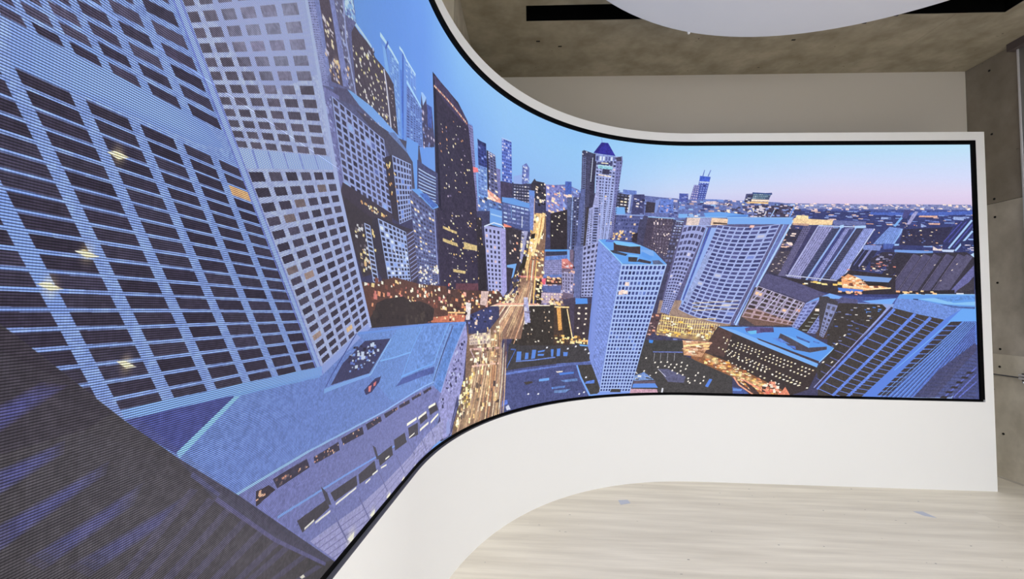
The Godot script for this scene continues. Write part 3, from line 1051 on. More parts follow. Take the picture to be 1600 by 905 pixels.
	facade([1961,2855,2105,2851,2080,1959,1938,1949],2,40,0.5,0.45,Color8(66,66,98),Color8(44,42,60),{"seed":9})
	facade([1972,2851,2006,2852,1983,1952,1941,1949],1,48,0.6,0.45,Color8(96,104,150),Color8(50,50,76),{"seed":10})
	poly([1948,2523,2001,2531,1938,1949,1892,1946],Color8(84,94,148))
	poly([2010,2373,2048,2378,2006,1954,1968,1951],Color8(62,56,66))
	poly([1976,2864,2105,2851,2090,2811,1961,2806],Color8(62,62,92))
	strew([1965,2856,2014,2859,2007,2815,1966,2807],6,12,18,0.8,[Color8(226,226,240),Color8(60,60,90)],47)
	facade([2104,2857,2369,2865,2256,2113,2109,2102],7,36,0.62,0.5,Color8(150,160,214),Color8(66,68,108),{"lit":0.05,"glow":[Color8(250,214,160),Color8(200,180,200)],"seed":11})
	line([2143,2663,2106,2102],12,12,Color8(168,182,236))
	line([2202,2671,2156,2106],13,13,Color8(168,182,236))
	line([2271,2680,2191,2109],13,13,Color8(168,182,236))
	line([2326,2687,2224,2111],12,12,Color8(168,182,236))
	poly([2040,2377,2077,2388,2143,2676,2146,2105,2110,1961,1991,1953],Color8(150,156,206))
	facade([2036,2340,2078,2369,2058,1958,1991,1953],2,20,0.5,0.5,Color8(150,158,210),Color8(70,70,108),{"seed":12})
	facade([2092,2383,2144,2389,2110,1961,2058,1958],1,18,0.8,0.5,Color8(130,140,196),Color8(56,56,86),{"seed":13})
	poly([2089,2855,2119,2854,2077,2382,2033,2364,2061,2577],Color8(52,50,76))
	line([2075,2815,2054,2600],8,8,Color8(190,200,226))
	poly([2105,2851,2311,2864,2304,2818,2102,2788],Color8(130,146,206))
	facade([2105,2851,2311,2864,2304,2812,2102,2782],7,1,0.6,0.6,Color8(0,0,0,0),Color8(86,92,150),{"lit":0.3,"glow":[Color8(226,236,250)],"seed":14})
	poly([2127,2786,2282,2802,2282,2781,2127,2761],Color8(64,66,110))
	poly([2135,2765,2282,2768,2282,2738,2128,2730],Color8(130,186,206))
	line([2127,2758,2282,2763],6,6,Color8(200,230,240))
	line([2165,2782,2238,2788],8,8,Color8(250,226,190))
	line([2135,2675,2268,2674],10,10,Color8(240,214,196))
	poly([2180,2731,2253,2735,2246,2690,2172,2686],Color8(56,54,84))
	poly([2318,2852,2381,2873,2386,2828,2355,2639,2327,2509,2285,2128,2263,2126,2305,2608],Color8(112,116,176))
	poly([2318,2852,2369,2867,2376,2827,2326,2821],Color8(66,62,90))
	facade([2326,2815,2381,2826,2302,2129,2267,2127],2,32,0.55,0.5,Color8(0,0,0,0),Color8(76,78,124),{"seed":15})
	poly([2167,2966,2235,2972,2311,2866,2082,2858],Color8(46,42,150))
	poly([2167,2966,2201,2969,2119,2862,2082,2858],Color8(40,36,128))
	line([2166,3004,2173,2970],5,7,Color8(130,150,220))
	poly([1880,2025,1983,2034,1946,1561,1850,1559],Color8(96,104,156))
	facade([1976,2034,2164,2093,2087,1608,1959,1605],4,13,0.6,0.5,Color8(150,156,208),Color8(62,62,94),{"seed":70})
	poly([1798,1964,1887,1988,1857,1517,1795,1516],Color8(62,58,80))
	facade([2644,2341,2878,2337,2811,1993,2589,2082],9,13,0.35,0.5,Color8(72,62,84),Color8(98,88,112),{"lit":0.12,"glow":[Color8(214,190,196),Color8(250,230,220)],"seed":16})
	poly([2637,2343,2705,2341,2650,2084,2589,2095],Color8(66,58,82))
	line([2637,2343,2892,2337],10,10,Color8(150,190,240))
	facade([2679,2315,2896,2316,2805,1941,2707,1952],6,13,0.4,0.45,Color8(0,0,0,0),Color8(104,94,116),{"lit":0.15,"glow":[Color8(216,196,200)],"seed":17})
	facade([2896,2309,2984,2304,2922,1930,2791,1927],4,12,0.7,0.5,Color8(66,62,88),Color8(104,110,160),{"lit":0.3,"glow":[Color8(180,190,226),Color8(60,56,80)],"seed":18})
	line([2903,2315,2984,2308],9,9,Color8(170,196,244))
	line([2903,2268,2978,2267],7,7,Color8(170,190,240))
	# wide white tower with a curved grid front
	poly([2978,2324,2998,2352,3930,2355,3936,2328,3822,2072,3411,1375,2706,1352,2832,1834],Color8(86,84,130))
	poly([2748,1591,3426,1601,3372,1347,3215,1212,2706,1285,2699,1378],Color8(150,124,112))
	facade([2971,2263,3177,2264,2831,1459,2748,1471],5,26,0.7,0.58,Color8(160,168,222),Color8(66,66,108),{"lit":0.06,"glow":[Color8(206,196,214),Color8(44,46,96)],"seed":19,"bow":-0.012})
	facade([3276,2285,3831,2294,3372,1387,2920,1514],8,24,0.78,0.62,Color8(166,180,232),Color8(64,68,124),{"lit":0.1,"glow":[Color8(52,58,120),Color8(110,130,206),Color8(196,196,220)],"seed":20,"bow":0.03})
	poly([3203,2258,3269,2255,3088,1838,2954,1541,2947,1594,3076,1945],Color8(150,178,238))
	line([3210,2258,2961,1595],20,14,Color8(66,84,168))
	line([3183,2257,2943,1594],13,10,Color8(150,180,240))
	poly([3162,2000,3221,2082,3194,1960,3074,1703,2994,1568,2968,1595,3035,1730],Color8(140,156,210))
	poly([3857,2287,3896,2294,3450,1375,3405,1381],Color8(96,110,176))
	line([3936,2326,3424,1377],17,15,Color8(176,208,252))
	line([3857,2287,3411,1394],9,9,Color8(160,190,246))
	poly([3362,2350,3936,2352,3922,2290,3361,2288],Color8(124,172,240))
	poly([3005,2345,3124,2346,3104,2273,2991,2277],Color8(214,192,186))
	poly([3125,2352,3224,2346,3203,2274,3104,2273],Color8(140,146,196))
	poly([3224,2346,3368,2337,3361,2283,3210,2278],Color8(222,188,160))
	line([3236,2298,3361,2291],16,12,Color8(84,66,60))
	line([2971,2272,3223,2274],7,7,Color8(170,190,240))
	line([2998,2352,3936,2347],7,7,Color8(150,196,246))
	poly([3564,2279,3603,2280,3593,2257,3553,2256],Color8(236,180,170))
	line([3047,1569,3452,1596],9,5,Color8(250,220,150,150))
	line([3047,1536,3452,1562],9,5,Color8(250,220,150,150))
	line([3047,1502,3452,1529],9,5,Color8(250,220,150,150))
	poly([2755,1485,2993,1408,2980,1368,3216,1345,3372,1374,3294,1333,3202,1212,2706,1299,2706,1378],Color8(132,102,84))
	line([2751,1471,2725,1325],6,5,Color8(248,216,150))
	line([2773,1468,2748,1323],6,5,Color8(248,216,150))
	line([2795,1464,2770,1320],6,5,Color8(248,216,150))
	line([2817,1460,2792,1316],6,5,Color8(248,216,150))
	line([2839,1457,2814,1314],6,5,Color8(248,216,150))
	line([2861,1453,2836,1310],6,5,Color8(248,216,150))
	line([2883,1449,2858,1308],6,5,Color8(248,216,150))
	line([2905,1445,2880,1305],6,5,Color8(248,216,150))
	line([2927,1442,2902,1302],6,5,Color8(248,216,150))
	line([2948,1438,2923,1299],6,5,Color8(248,216,150))
	line([2970,1434,2945,1296],6,5,Color8(248,216,150))
	line([2991,1431,2966,1293],6,5,Color8(248,216,150))
	line([3012,1427,2988,1291],6,5,Color8(248,216,150))
	line([3033,1423,3009,1287],6,5,Color8(248,216,150))
	line([3054,1420,3030,1285],6,5,Color8(248,216,150))
	line([3075,1416,3051,1281],6,5,Color8(248,216,150))
	line([3096,1412,3072,1279],6,5,Color8(248,216,150))
	line([3117,1409,3093,1277],6,5,Color8(248,216,150))
	line([3138,1405,3114,1273],6,5,Color8(248,216,150))
	line([3159,1401,3134,1271],6,5,Color8(248,216,150))
	line([3180,1398,3155,1267],6,5,Color8(248,216,150))
	line([3201,1394,3176,1265],6,5,Color8(248,216,150))
	line([3221,1390,3197,1262],6,5,Color8(248,216,150))
	line([3242,1387,3218,1259],6,5,Color8(248,216,150))
	line([3263,1383,3239,1256],6,5,Color8(248,216,150))
	line([3284,1379,3259,1253],6,5,Color8(248,216,150))
	line([2741,1458,3033,1427,3256,1431],6,6,Color8(250,206,120))
	line([2741,1412,3033,1381,3255,1384],6,6,Color8(250,206,120))
	line([2741,1365,3033,1334,3255,1338],6,6,Color8(250,206,120))
	line([2741,1325,3033,1294,3255,1298],6,6,Color8(250,206,120))
	strew([2720,1471,3033,1382,3346,1360,3202,1225,2706,1285],60,16,34,0.6,[Color8(255,226,130),Color8(250,190,80),Color8(255,244,210),Color8(120,80,60)],51)
	halo(2761,1325,70,45,Color8(255,214,110,170))
	halo(2871,1286,70,45,Color8(255,214,110,170))
	halo(2979,1274,70,45,Color8(255,214,110,170))
	halo(3071,1262,70,45,Color8(255,214,110,170))
	halo(3189,1264,70,45,Color8(255,214,110,170))
	poly([2953,1235,3189,1225,3189,1192,2952,1188],Color8(226,170,130))
	poly([3598,1722,4023,1591,3918,1386,3844,1370,3572,1373,3446,1379,3469,1455],Color8(70,62,70))
	facade([3621,1734,4031,1584,3921,1382,3477,1455],7,7,0.72,0.62,Color8(156,144,176),Color8(66,56,62),{"lit":0.1,"glow":[Color8(216,150,120),Color8(236,190,150)],"seed":21})
	line([3681,1713,3537,1562],8,8,Color8(186,182,214))
	line([3749,1688,3607,1532],8,8,Color8(186,182,214))
	line([3816,1663,3677,1503],8,8,Color8(186,182,214))
	line([3883,1638,3747,1474],8,8,Color8(186,182,214))
	line([3951,1613,3816,1445],8,8,Color8(186,182,214))
	line([4018,1589,3885,1416],8,8,Color8(186,182,214))
	line([4084,1564,3954,1387],8,8,Color8(186,182,214))
	line([4151,1539,4023,1358],8,8,Color8(186,182,214))
	poly([3596,1532,3787,1459,3918,1416,3903,1382,3594,1377,3477,1455,3522,1516],Color8(220,140,90,70))
	poly([3696,1841,3836,1809,4026,1742,4207,1669,4229,1639,4031,1591,3849,1664,3658,1723,3636,1746],Color8(80,76,118))
	poly([4244,1673,4352,1644,4323,1618,4221,1631,4155,1615,4038,1584,4112,1622],Color8(124,166,238))
	poly([4232,1624,4315,1602,4300,1572,4221,1601],Color8(116,160,236))
	poly([4279,1632,4352,1640,4482,1620,4481,1575,4315,1587],Color8(80,80,124))
	facade([4038,1584,4155,1612,3975,1349,3914,1371],2,8,0.6,0.5,Color8(134,146,210),Color8(84,90,150),{"seed":22})
	poly([4170,1604,4235,1605,4048,1321,3961,1345],Color8(58,52,46))
	line([4154,1555,4198,1554],6,6,Color8(170,176,180))
	line([4129,1520,4172,1519],6,6,Color8(170,176,180))
	line([4103,1485,4147,1484],6,6,Color8(170,176,180))
	line([4078,1450,4122,1449],6,6,Color8(170,176,180))
	line([4053,1415,4096,1414],6,6,Color8(170,176,180))
	line([4027,1380,4071,1379],6,6,Color8(170,176,180))
	line([4002,1345,4045,1344],6,6,Color8(170,176,180))
	poly([4117,1536,4168,1533,4157,1510,4113,1513],Color8(250,214,196))
	facade([4235,1601,4304,1587,4113,1314,4041,1320],2,11,0.6,0.55,Color8(128,140,206),Color8(76,82,136),{"seed":23})
	poly([4307,1580,4394,1573,4178,1285,4113,1307],Color8(64,58,62))
	strew([4293,1572,4387,1570,4178,1300,4121,1314],24,18,40,0.4,[Color8(190,180,190),Color8(96,92,110),Color8(230,216,200)],52)
	poly([4394,1573,4479,1560,4473,1272,4141,1266,4178,1293],Color8(56,50,52))
	strew([4387,1558,4479,1552,4473,1275,4178,1270],26,14,34,0.4,[Color8(110,120,190),Color8(210,200,200),Color8(70,66,80)],53)
	line([4387,1573,4193,1300],6,6,Color8(100,92,110))
	line([4473,1529,4236,1286],6,6,Color8(100,92,110))
	poly([4151,1390,4325,1392,4272,1268,4112,1265],Color8(72,56,54,160))
	# dark block with a blue roof and bright windows, street at its foot
	poly([3270,1364,3426,1376,4147,1026,4042,820,3889,765,3464,920,3138,1133,3191,1239],Color8(56,46,48))
	poly([3191,1239,3279,1356,3399,1305,3320,1092,3138,1133],Color8(96,66,62,150))
	poly([3313,1263,3320,1273,3329,1269,3323,1259],Color8(255,242,216))
	poly([3344,1246,3351,1257,3360,1252,3354,1243],Color8(252,226,180))
	poly([3375,1236,3382,1247,3391,1242,3385,1233],Color8(255,250,238))
	poly([3437,1216,3444,1226,3454,1222,3447,1212],Color8(252,226,180))
	poly([3468,1206,3475,1216,3485,1212,3478,1202],Color8(255,250,238))
	poly([3498,1195,3505,1206,3516,1201,3509,1192],Color8(255,242,216))
	poly([3529,1185,3536,1196,3547,1191,3540,1182],Color8(252,226,180))
	poly([3560,1169,3567,1180,3578,1175,3570,1166],Color8(255,250,238))
	poly([3590,1159,3598,1169,3609,1165,3601,1156],Color8(255,242,216))
	poly([3621,1149,3628,1159,3640,1155,3632,1145],Color8(252,226,180))
	poly([3651,1139,3659,1149,3671,1145,3663,1135],Color8(255,250,238))
	poly([3712,1118,3720,1129,3732,1124,3724,1115],Color8(252,226,180))
	poly([3743,1108,3751,1119,3763,1114,3755,1105],Color8(255,250,238))
	poly([3773,1092,3781,1103,3794,1098,3785,1089],Color8(255,242,216))
	poly([3804,1082,3812,1093,3824,1088,3816,1079],Color8(252,226,180))
	poly([3834,1072,3843,1083,3855,1078,3847,1069],Color8(255,250,238))
	poly([3864,1062,3873,1073,3886,1068,3877,1059],Color8(255,242,216))
	poly([3895,1052,3903,1063,3916,1058,3908,1049],Color8(252,226,180))
	poly([3925,1042,3934,1053,3947,1048,3938,1039],Color8(255,250,238))
	poly([3985,1016,3994,1027,4008,1022,3999,1013],Color8(252,226,180))
	poly([4015,1006,4025,1017,4039,1012,4029,1003],Color8(255,250,238))
	poly([4046,996,4055,1007,4069,1002,4059,993],Color8(255,242,216))
	poly([4076,986,4085,997,4099,992,4090,983],Color8(252,226,180))
	poly([3339,1231,3345,1242,3355,1237,3348,1228],Color8(252,226,180))
	poly([3401,1203,3407,1214,3417,1209,3411,1200],Color8(255,242,216))
	poly([3432,1192,3438,1203,3448,1198,3442,1189],Color8(252,226,180))
	poly([3462,1181,3469,1192,3480,1187,3473,1178],Color8(255,250,238))
	poly([3493,1170,3500,1181,3511,1176,3504,1167],Color8(255,242,216))
	poly([3524,1159,3531,1170,3542,1165,3535,1156],Color8(252,226,180))
	poly([3555,1148,3562,1159,3573,1154,3566,1145],Color8(255,250,238))
	poly([3585,1138,3593,1148,3604,1143,3596,1134],Color8(255,242,216))
	poly([3616,1120,3624,1131,3635,1126,3627,1117],Color8(252,226,180))
	poly([3677,1099,3685,1109,3697,1105,3689,1095],Color8(255,242,216))
	poly([3708,1088,3716,1098,3728,1094,3720,1085],Color8(252,226,180))
	poly([3738,1077,3746,1088,3758,1083,3750,1074],Color8(255,250,238))
	poly([3769,1066,3777,1077,3789,1072,3781,1063],Color8(255,242,216))
	poly([3799,1055,3808,1066,3820,1061,3812,1052],Color8(252,226,180))
	poly([3829,1038,3838,1049,3851,1044,3842,1035],Color8(255,250,238))
	poly([3860,1027,3869,1038,3881,1033,3873,1024],Color8(255,242,216))
	poly([3890,1017,3899,1027,3912,1023,3903,1013],Color8(252,226,180))
	poly([3951,995,3960,1006,3973,1001,3964,992],Color8(255,242,216))
	poly([3981,984,3990,995,4004,990,3995,981],Color8(252,226,180))
	poly([4011,974,4021,984,4035,980,4025,970],Color8(255,250,238))
	poly([4041,957,4051,967,4065,963,4055,954],Color8(255,242,216))
	poly([3326,1213,3332,1223,3342,1219,3335,1209],Color8(255,250,238))
	poly([3357,1201,3364,1211,3373,1207,3367,1197],Color8(255,242,216))
	poly([3389,1189,3395,1199,3405,1195,3398,1185],Color8(252,226,180))
	poly([3420,1171,3427,1181,3437,1177,3430,1167],Color8(255,250,238))
	poly([3451,1159,3458,1169,3468,1165,3461,1155],Color8(255,242,216))
	poly([3482,1147,3489,1158,3500,1153,3493,1144],Color8(252,226,180))
	poly([3513,1135,3521,1146,3531,1141,3524,1132],Color8(255,250,238))
	poly([3544,1123,3552,1134,3563,1129,3555,1120],Color8(255,242,216))
	poly([3607,1099,3614,1110,3626,1105,3618,1096],Color8(255,250,238))
	poly([3638,1081,3645,1092,3657,1087,3649,1078],Color8(255,242,216))
	poly([3669,1070,3677,1080,3688,1076,3680,1066],Color8(252,226,180))
	poly([3699,1058,3708,1068,3720,1064,3711,1055],Color8(255,250,238))
	poly([3730,1046,3739,1057,3751,1052,3743,1043],Color8(255,242,216))
	poly([3761,1034,3770,1045,3782,1040,3774,1031],Color8(252,226,180))
	poly([3792,1022,3801,1033,3813,1028,3805,1019],Color8(255,250,238))
	poly([3823,1011,3832,1021,3845,1017,3836,1007],Color8(255,242,216))
	poly([3884,981,3893,992,3907,987,3898,978],Color8(255,250,238))
	poly([3915,969,3924,980,3938,975,3929,966],Color8(255,242,216))
	poly([3946,958,3955,968,3969,964,3959,954],Color8(252,226,180))
	poly([3976,946,3986,957,4000,952,3990,943],Color8(255,250,238))
	poly([4007,934,4017,945,4031,940,4021,931],Color8(255,242,216))
	poly([3269,1171,3276,1182,3285,1177,3279,1168],Color8(255,242,216))
	poly([3304,1157,3310,1168,3320,1163,3313,1154],Color8(252,226,180))
	poly([3338,1143,3345,1153,3355,1149,3348,1139],Color8(255,250,238))
	poly([3372,1128,3379,1139,3389,1134,3382,1125],Color8(255,242,216))
	poly([3406,1108,3413,1119,3424,1114,3417,1105],Color8(252,226,180))
	poly([3440,1094,3447,1105,3459,1100,3451,1091],Color8(255,250,238))
	poly([3507,1066,3516,1076,3528,1072,3520,1062],Color8(252,226,180))
	poly([3541,1051,3550,1062,3562,1057,3554,1048],Color8(255,250,238))
	poly([3575,1037,3584,1048,3597,1043,3588,1034],Color8(255,242,216))
	poly([3609,1023,3618,1034,3631,1029,3622,1020],Color8(252,226,180))
	poly([3642,1003,3652,1014,3666,1009,3656,1000],Color8(255,250,238))
	poly([3676,989,3686,1000,3700,995,3690,986],Color8(255,242,216))
	poly([3356,1154,3362,1165,3371,1160,3365,1151],Color8(252,226,180))
	poly([3385,1142,3391,1152,3401,1148,3395,1138],Color8(255,250,238))
	poly([3414,1129,3421,1140,3431,1135,3424,1126],Color8(255,242,216))
	poly([3443,1117,3450,1127,3460,1122,3453,1113],Color8(252,226,180))
	poly([3502,1085,3509,1096,3519,1091,3512,1082],Color8(255,242,216))
	poly([3531,1073,3538,1083,3549,1079,3542,1070],Color8(252,226,180))
	poly([3560,1060,3567,1071,3578,1066,3571,1057],Color8(255,250,238))
	poly([3589,1048,3597,1058,3608,1054,3600,1045],Color8(255,242,216))
	poly([3618,1035,3626,1046,3637,1041,3629,1032],Color8(252,226,180))
	poly([3647,1023,3655,1033,3666,1029,3659,1020],Color8(255,250,238))
	poly([3676,1010,3684,1021,3696,1016,3688,1007],Color8(255,242,216))
	poly([3705,992,3713,1002,3725,998,3717,989],Color8(252,226,180))
	poly([3763,967,3771,978,3784,973,3775,964],Color8(255,242,216))
	poly([3791,955,3800,965,3813,961,3804,951],Color8(252,226,180))
	poly([3820,942,3829,953,3842,948,3833,939],Color8(255,250,238))
	poly([3849,930,3858,940,3871,936,3862,927],Color8(255,242,216))
	poly([3878,917,3887,928,3900,924,3891,914],Color8(252,226,180))
	poly([3906,899,3916,910,3929,905,3920,896],Color8(255,250,238))
	poly([3935,887,3944,897,3958,893,3949,884],Color8(255,242,216))
	poly([3964,874,3973,885,3987,880,3978,871],Color8(252,226,180))
	poly([3347,1105,3353,1116,3362,1111,3356,1102],Color8(255,250,238))
	poly([3379,1092,3385,1103,3395,1098,3388,1089],Color8(255,242,216))
	poly([3442,1066,3449,1077,3459,1072,3452,1063],Color8(255,250,238))
	poly([3474,1054,3481,1064,3491,1060,3484,1050],Color8(255,242,216))
	poly([3506,1041,3513,1052,3524,1047,3516,1038],Color8(252,226,180))
	poly([3537,1022,3545,1033,3556,1028,3548,1019],Color8(255,250,238))
	poly([3569,1009,3577,1020,3588,1015,3580,1006],Color8(255,242,216))
	poly([3601,997,3608,1007,3620,1003,3612,993],Color8(252,226,180))
	poly([3632,984,3640,995,3652,990,3644,981],Color8(255,250,238))
	poly([3664,971,3672,982,3684,977,3676,968],Color8(255,242,216))
	poly([3727,946,3735,956,3748,952,3739,943],Color8(255,250,238))
	poly([3758,927,3767,938,3780,933,3771,924],Color8(255,242,216))
	poly([3790,914,3799,925,3811,920,3803,911],Color8(252,226,180))
	poly([3821,902,3830,912,3843,908,3834,899],Color8(255,250,238))
	poly([3852,889,3862,900,3875,895,3866,886],Color8(255,242,216))
	poly([3884,877,3893,887,3907,883,3897,873],Color8(252,226,180))
	poly([3915,864,3925,875,3938,870,3929,861],Color8(255,250,238))
	poly([3946,852,3956,862,3970,858,3960,848],Color8(255,242,216))
	poly([3323,1137,3330,1147,3340,1143,3333,1133],Color8(252,226,180))
	poly([3360,1118,3367,1128,3378,1124,3371,1114],Color8(255,250,238))
	poly([3396,1099,3404,1110,3416,1105,3408,1096],Color8(255,242,216))
	poly([3433,1080,3441,1091,3454,1086,3445,1077],Color8(252,226,180))
	poly([3469,1061,3478,1072,3492,1067,3483,1058],Color8(255,250,238))
	poly([3505,1042,3515,1053,3529,1048,3520,1039],Color8(255,242,216))
	poly([3350,1057,3357,1067,3366,1063,3360,1053],Color8(252,226,180))
	poly([3385,1036,3391,1046,3401,1042,3395,1032],Color8(255,250,238))
	poly([3419,1021,3426,1031,3437,1027,3429,1017],Color8(255,242,216))
	poly([3453,1006,3461,1016,3472,1012,3464,1002],Color8(252,226,180))
	poly([3488,991,3495,1001,3507,997,3499,987],Color8(255,250,238))
	poly([3522,976,3530,986,3542,982,3534,973],Color8(255,242,216))
	poly([3556,961,3564,972,3577,967,3568,958],Color8(252,226,180))
	poly([3624,925,3633,936,3647,931,3638,922],Color8(255,242,216))
	poly([3658,910,3668,921,3682,916,3672,907],Color8(252,226,180))
	poly([3535,1016,3541,1026,3551,1022,3544,1012],Color8(255,250,238))
	poly([3568,1004,3574,1015,3584,1010,3577,1001],Color8(255,242,216))
	poly([3600,987,3607,997,3617,992,3610,983],Color8(252,226,180))
	poly([3633,975,3640,986,3650,981,3643,972],Color8(255,250,238))
	poly([3666,964,3673,974,3683,969,3676,960],Color8(255,242,216))
	poly([3731,941,3739,951,3750,946,3742,937],Color8(255,250,238))
	poly([3763,929,3771,940,3783,935,3775,926],Color8(255,242,216))
	poly([3796,918,3804,928,3816,924,3808,914],Color8(252,226,180))
	poly([3828,900,3837,911,3849,906,3840,897],Color8(255,250,238))
	poly([3861,889,3869,899,3882,895,3873,885],Color8(255,242,216))
	poly([3893,877,3902,888,3915,883,3906,874],Color8(252,226,180))
	poly([3925,866,3934,876,3947,872,3939,863],Color8(255,250,238))
	poly([3958,854,3967,865,3980,860,3971,851],Color8(255,242,216))
	poly([4022,832,4032,842,4046,838,4036,828],Color8(255,250,238))
	poly([3722,888,3728,899,3737,894,3731,885],Color8(255,242,216))
	poly([3751,875,3759,886,3770,881,3762,872],Color8(252,226,180))
	poly([3781,862,3789,873,3802,868,3793,859],Color8(255,250,238))
	poly([3274,1363,3924,1366,4273,1189,4140,1065,4122,1016],Color8(96,156,238))
	poly([3274,1363,3426,1332,4131,1056,4122,1016,3639,1208],Color8(124,178,246))
	poly([3606,1269,4157,1065,4139,1047,3623,1251],Color8(64,52,66))
	poly([3504,1351,3555,1365,3753,1363,3757,1320,3675,1318,3589,1304,3520,1316],Color8(86,80,140))
	poly([3521,1324,3607,1335,3606,1304,3555,1299],Color8(110,190,240))
	poly([3633,1353,3753,1355,3757,1320,3641,1319],Color8(74,64,112))
	poly([3794,1268,3812,1312,3939,1253,4057,1189,4210,1201,4209,1175,4065,1146,3929,1169],Color8(72,66,80))
	poly([3817,1316,3931,1274,4066,1229,4057,1185,3939,1248],Color8(112,172,244))
	poly([3948,1292,4067,1242,4062,1228,3957,1270],Color8(66,92,160))
	poly([3862,1207,3938,1200,3946,1170],Color8(76,110,206))
	poly([4092,1251,4151,1234,4143,1226,4096,1238],Color8(74,110,190))
	poly([3743,1267,3812,1268,3896,1217,3811,1233],Color8(82,120,206))
	line([4273,1189,4140,1060],8,8,Color8(150,198,250))
	poly([3034,1140,3138,1133,3319,1066,3516,965,3805,823,3889,765,3548,756,3396,910,3206,984,3033,1078],Color8(138,88,58))
	strew([3042,1131,3319,1066,3516,965,3805,814,3838,768,3566,783,3379,936,3034,1095],190,12,36,0.5,[Color8(255,226,150),Color8(250,176,80),Color8(190,104,60),Color8(255,244,220),Color8(120,76,60),Color8(240,150,100)],54)
	halo(3181,1093,60,42,Color8(255,232,160,220))
	halo(3233,1064,60,42,Color8(255,232,160,220))
	halo(3387,962,60,42,Color8(255,232,160,220))
	halo(3455,928,60,42,Color8(255,232,160,220))
	halo(3532,903,60,42,Color8(255,232,160,220))
	halo(3583,878,60,42,Color8(255,232,160,220))
	halo(3634,854,60,42,Color8(255,232,160,220))
	halo(3310,1004,60,42,Color8(255,232,160,220))
	halo(3250,1046,60,42,Color8(255,232,160,220))
	poly([3404,910,3566,792,3548,756,3480,816],Color8(84,60,60))
	line([3404,919,3447,850,3566,770],14,12,Color8(236,160,130))
	line([3464,902,3601,836,3685,773],16,12,Color8(240,150,120))
	poly([3481,894,3583,827,3625,771,3574,774],Color8(70,52,54))
	strew([3635,871,3746,883,3889,773,3668,766],46,14,36,0.7,[Color8(240,150,120),Color8(226,110,90),Color8(70,50,50),Color8(255,226,206)],55)
	poly([3822,806,3848,841,3889,765,3787,762],Color8(226,130,100))
	# blue tower at the right edge
	poly([4324,1588,4690,1581,4724,1546,4137,828,4118,1004,4273,1190,4214,1218,4218,1420],Color8(58,52,52))
	strew([4220,1563,4667,1557,4431,1222,4190,1182],44,10,34,0.35,[Color8(120,130,190),Color8(76,72,82),Color8(216,210,206),Color8(70,90,160)],61)
	poly([4153,1645,4222,1646,4313,1600,4263,1385,4146,1264],Color8(64,60,70))
	facade([4221,1586,4312,1564,4180,1277,4146,1300],2,9,0.6,0.5,Color8(124,132,180),Color8(74,72,92),{"seed":25})
	line([4435,1421,4577,1372],6,6,Color8(86,96,170))
	line([4395,1359,4525,1312],6,6,Color8(86,96,170))
	line([4355,1296,4474,1252],6,6,Color8(86,96,170))
	line([4315,1234,4422,1193],6,6,Color8(86,96,170))
	line([4275,1172,4371,1133],6,6,Color8(86,96,170))
	line([4234,1110,4319,1073],6,6,Color8(86,96,170))
	line([4194,1048,4268,1013],6,6,Color8(86,96,170))
	line([4154,986,4216,953],6,6,Color8(86,96,170))
	line([4114,924,4165,894],6,6,Color8(86,96,170))
	poly([4234,1670,4343,1642,4325,1624,4245,1628],Color8(124,176,246))
	poly([4520,1608,4811,1636,4770,1582,4588,1591],Color8(120,172,246))
	strew([4530,1567,4701,1569,4654,1497,4540,1508],16,14,44,0.4,[Color8(90,140,230),Color8(220,200,200),Color8(60,56,60)],62)
	poly([4237,1058,4251,1074,4264,1072,4250,1056],Color8(244,232,214))
	poly([4162,1057,4176,1073,4190,1070,4176,1055],Color8(244,232,214))
	poly([4280,1218,4294,1234,4308,1232,4294,1216],Color8(244,232,214))
	poly([4253,1023,4267,1039,4281,1037,4267,1021],Color8(244,232,214))
	poly([4350,1296,4364,1312,4378,1310,4364,1294],Color8(244,232,214))
	poly([4769,1558,4972,1502,5206,1453,5239,1436,4523,765,4125,756,4126,840],Color8(62,56,56))
	line([4747,1511,4929,1444],7,7,Color8(96,124,216))
	line([4694,1455,4874,1388],7,7,Color8(96,124,216))
	line([4641,1399,4819,1332],7,7,Color8(96,124,216))
	line([4588,1343,4764,1276],7,7,Color8(96,124,216))
	line([4535,1287,4709,1219],7,7,Color8(96,124,216))
	line([4482,1231,4654,1163],7,7,Color8(96,124,216))
	line([4429,1175,4599,1107],7,7,Color8(96,124,216))
	line([4375,1119,4544,1051],7,7,Color8(96,124,216))
	line([4322,1063,4489,995],7,7,Color8(96,124,216))
	line([4269,1008,4434,939],7,7,Color8(96,124,216))
	line([4216,952,4379,883],7,7,Color8(96,124,216))
	line([4163,896,4324,827],7,7,Color8(96,124,216))
	line([4110,840,4269,771],7,7,Color8(96,124,216))
	line([4944,1475,5072,1424],6,6,Color8(100,128,218))
	line([5073,1445,5195,1403],6,6,Color8(104,132,220))
	line([4909,1439,5036,1388],6,6,Color8(100,128,218))
	line([5036,1409,5159,1369],6,6,Color8(104,132,220))
	line([4873,1402,5000,1353],6,6,Color8(100,128,218))
	line([5000,1374,5123,1335],6,6,Color8(104,132,220))
	line([4837,1366,4963,1317],6,6,Color8(100,128,218))
	line([4964,1339,5088,1301],6,6,Color8(104,132,220))
	line([4801,1330,4927,1282],6,6,Color8(100,128,218))
	line([4928,1303,5052,1267],6,6,Color8(104,132,220))
	line([4765,1293,4891,1247],6,6,Color8(100,128,218))
	line([4892,1268,5016,1233],6,6,Color8(104,132,220))
	line([4730,1257,4855,1211],6,6,Color8(100,128,218))
	line([4855,1232,4980,1199],6,6,Color8(104,132,220))
	line([4694,1220,4819,1176],6,6,Color8(100,128,218))
	line([4819,1197,4944,1164],6,6,Color8(104,132,220))
	line([4658,1184,4782,1140],6,6,Color8(100,128,218))
	line([4783,1161,4908,1130],6,6,Color8(104,132,220))
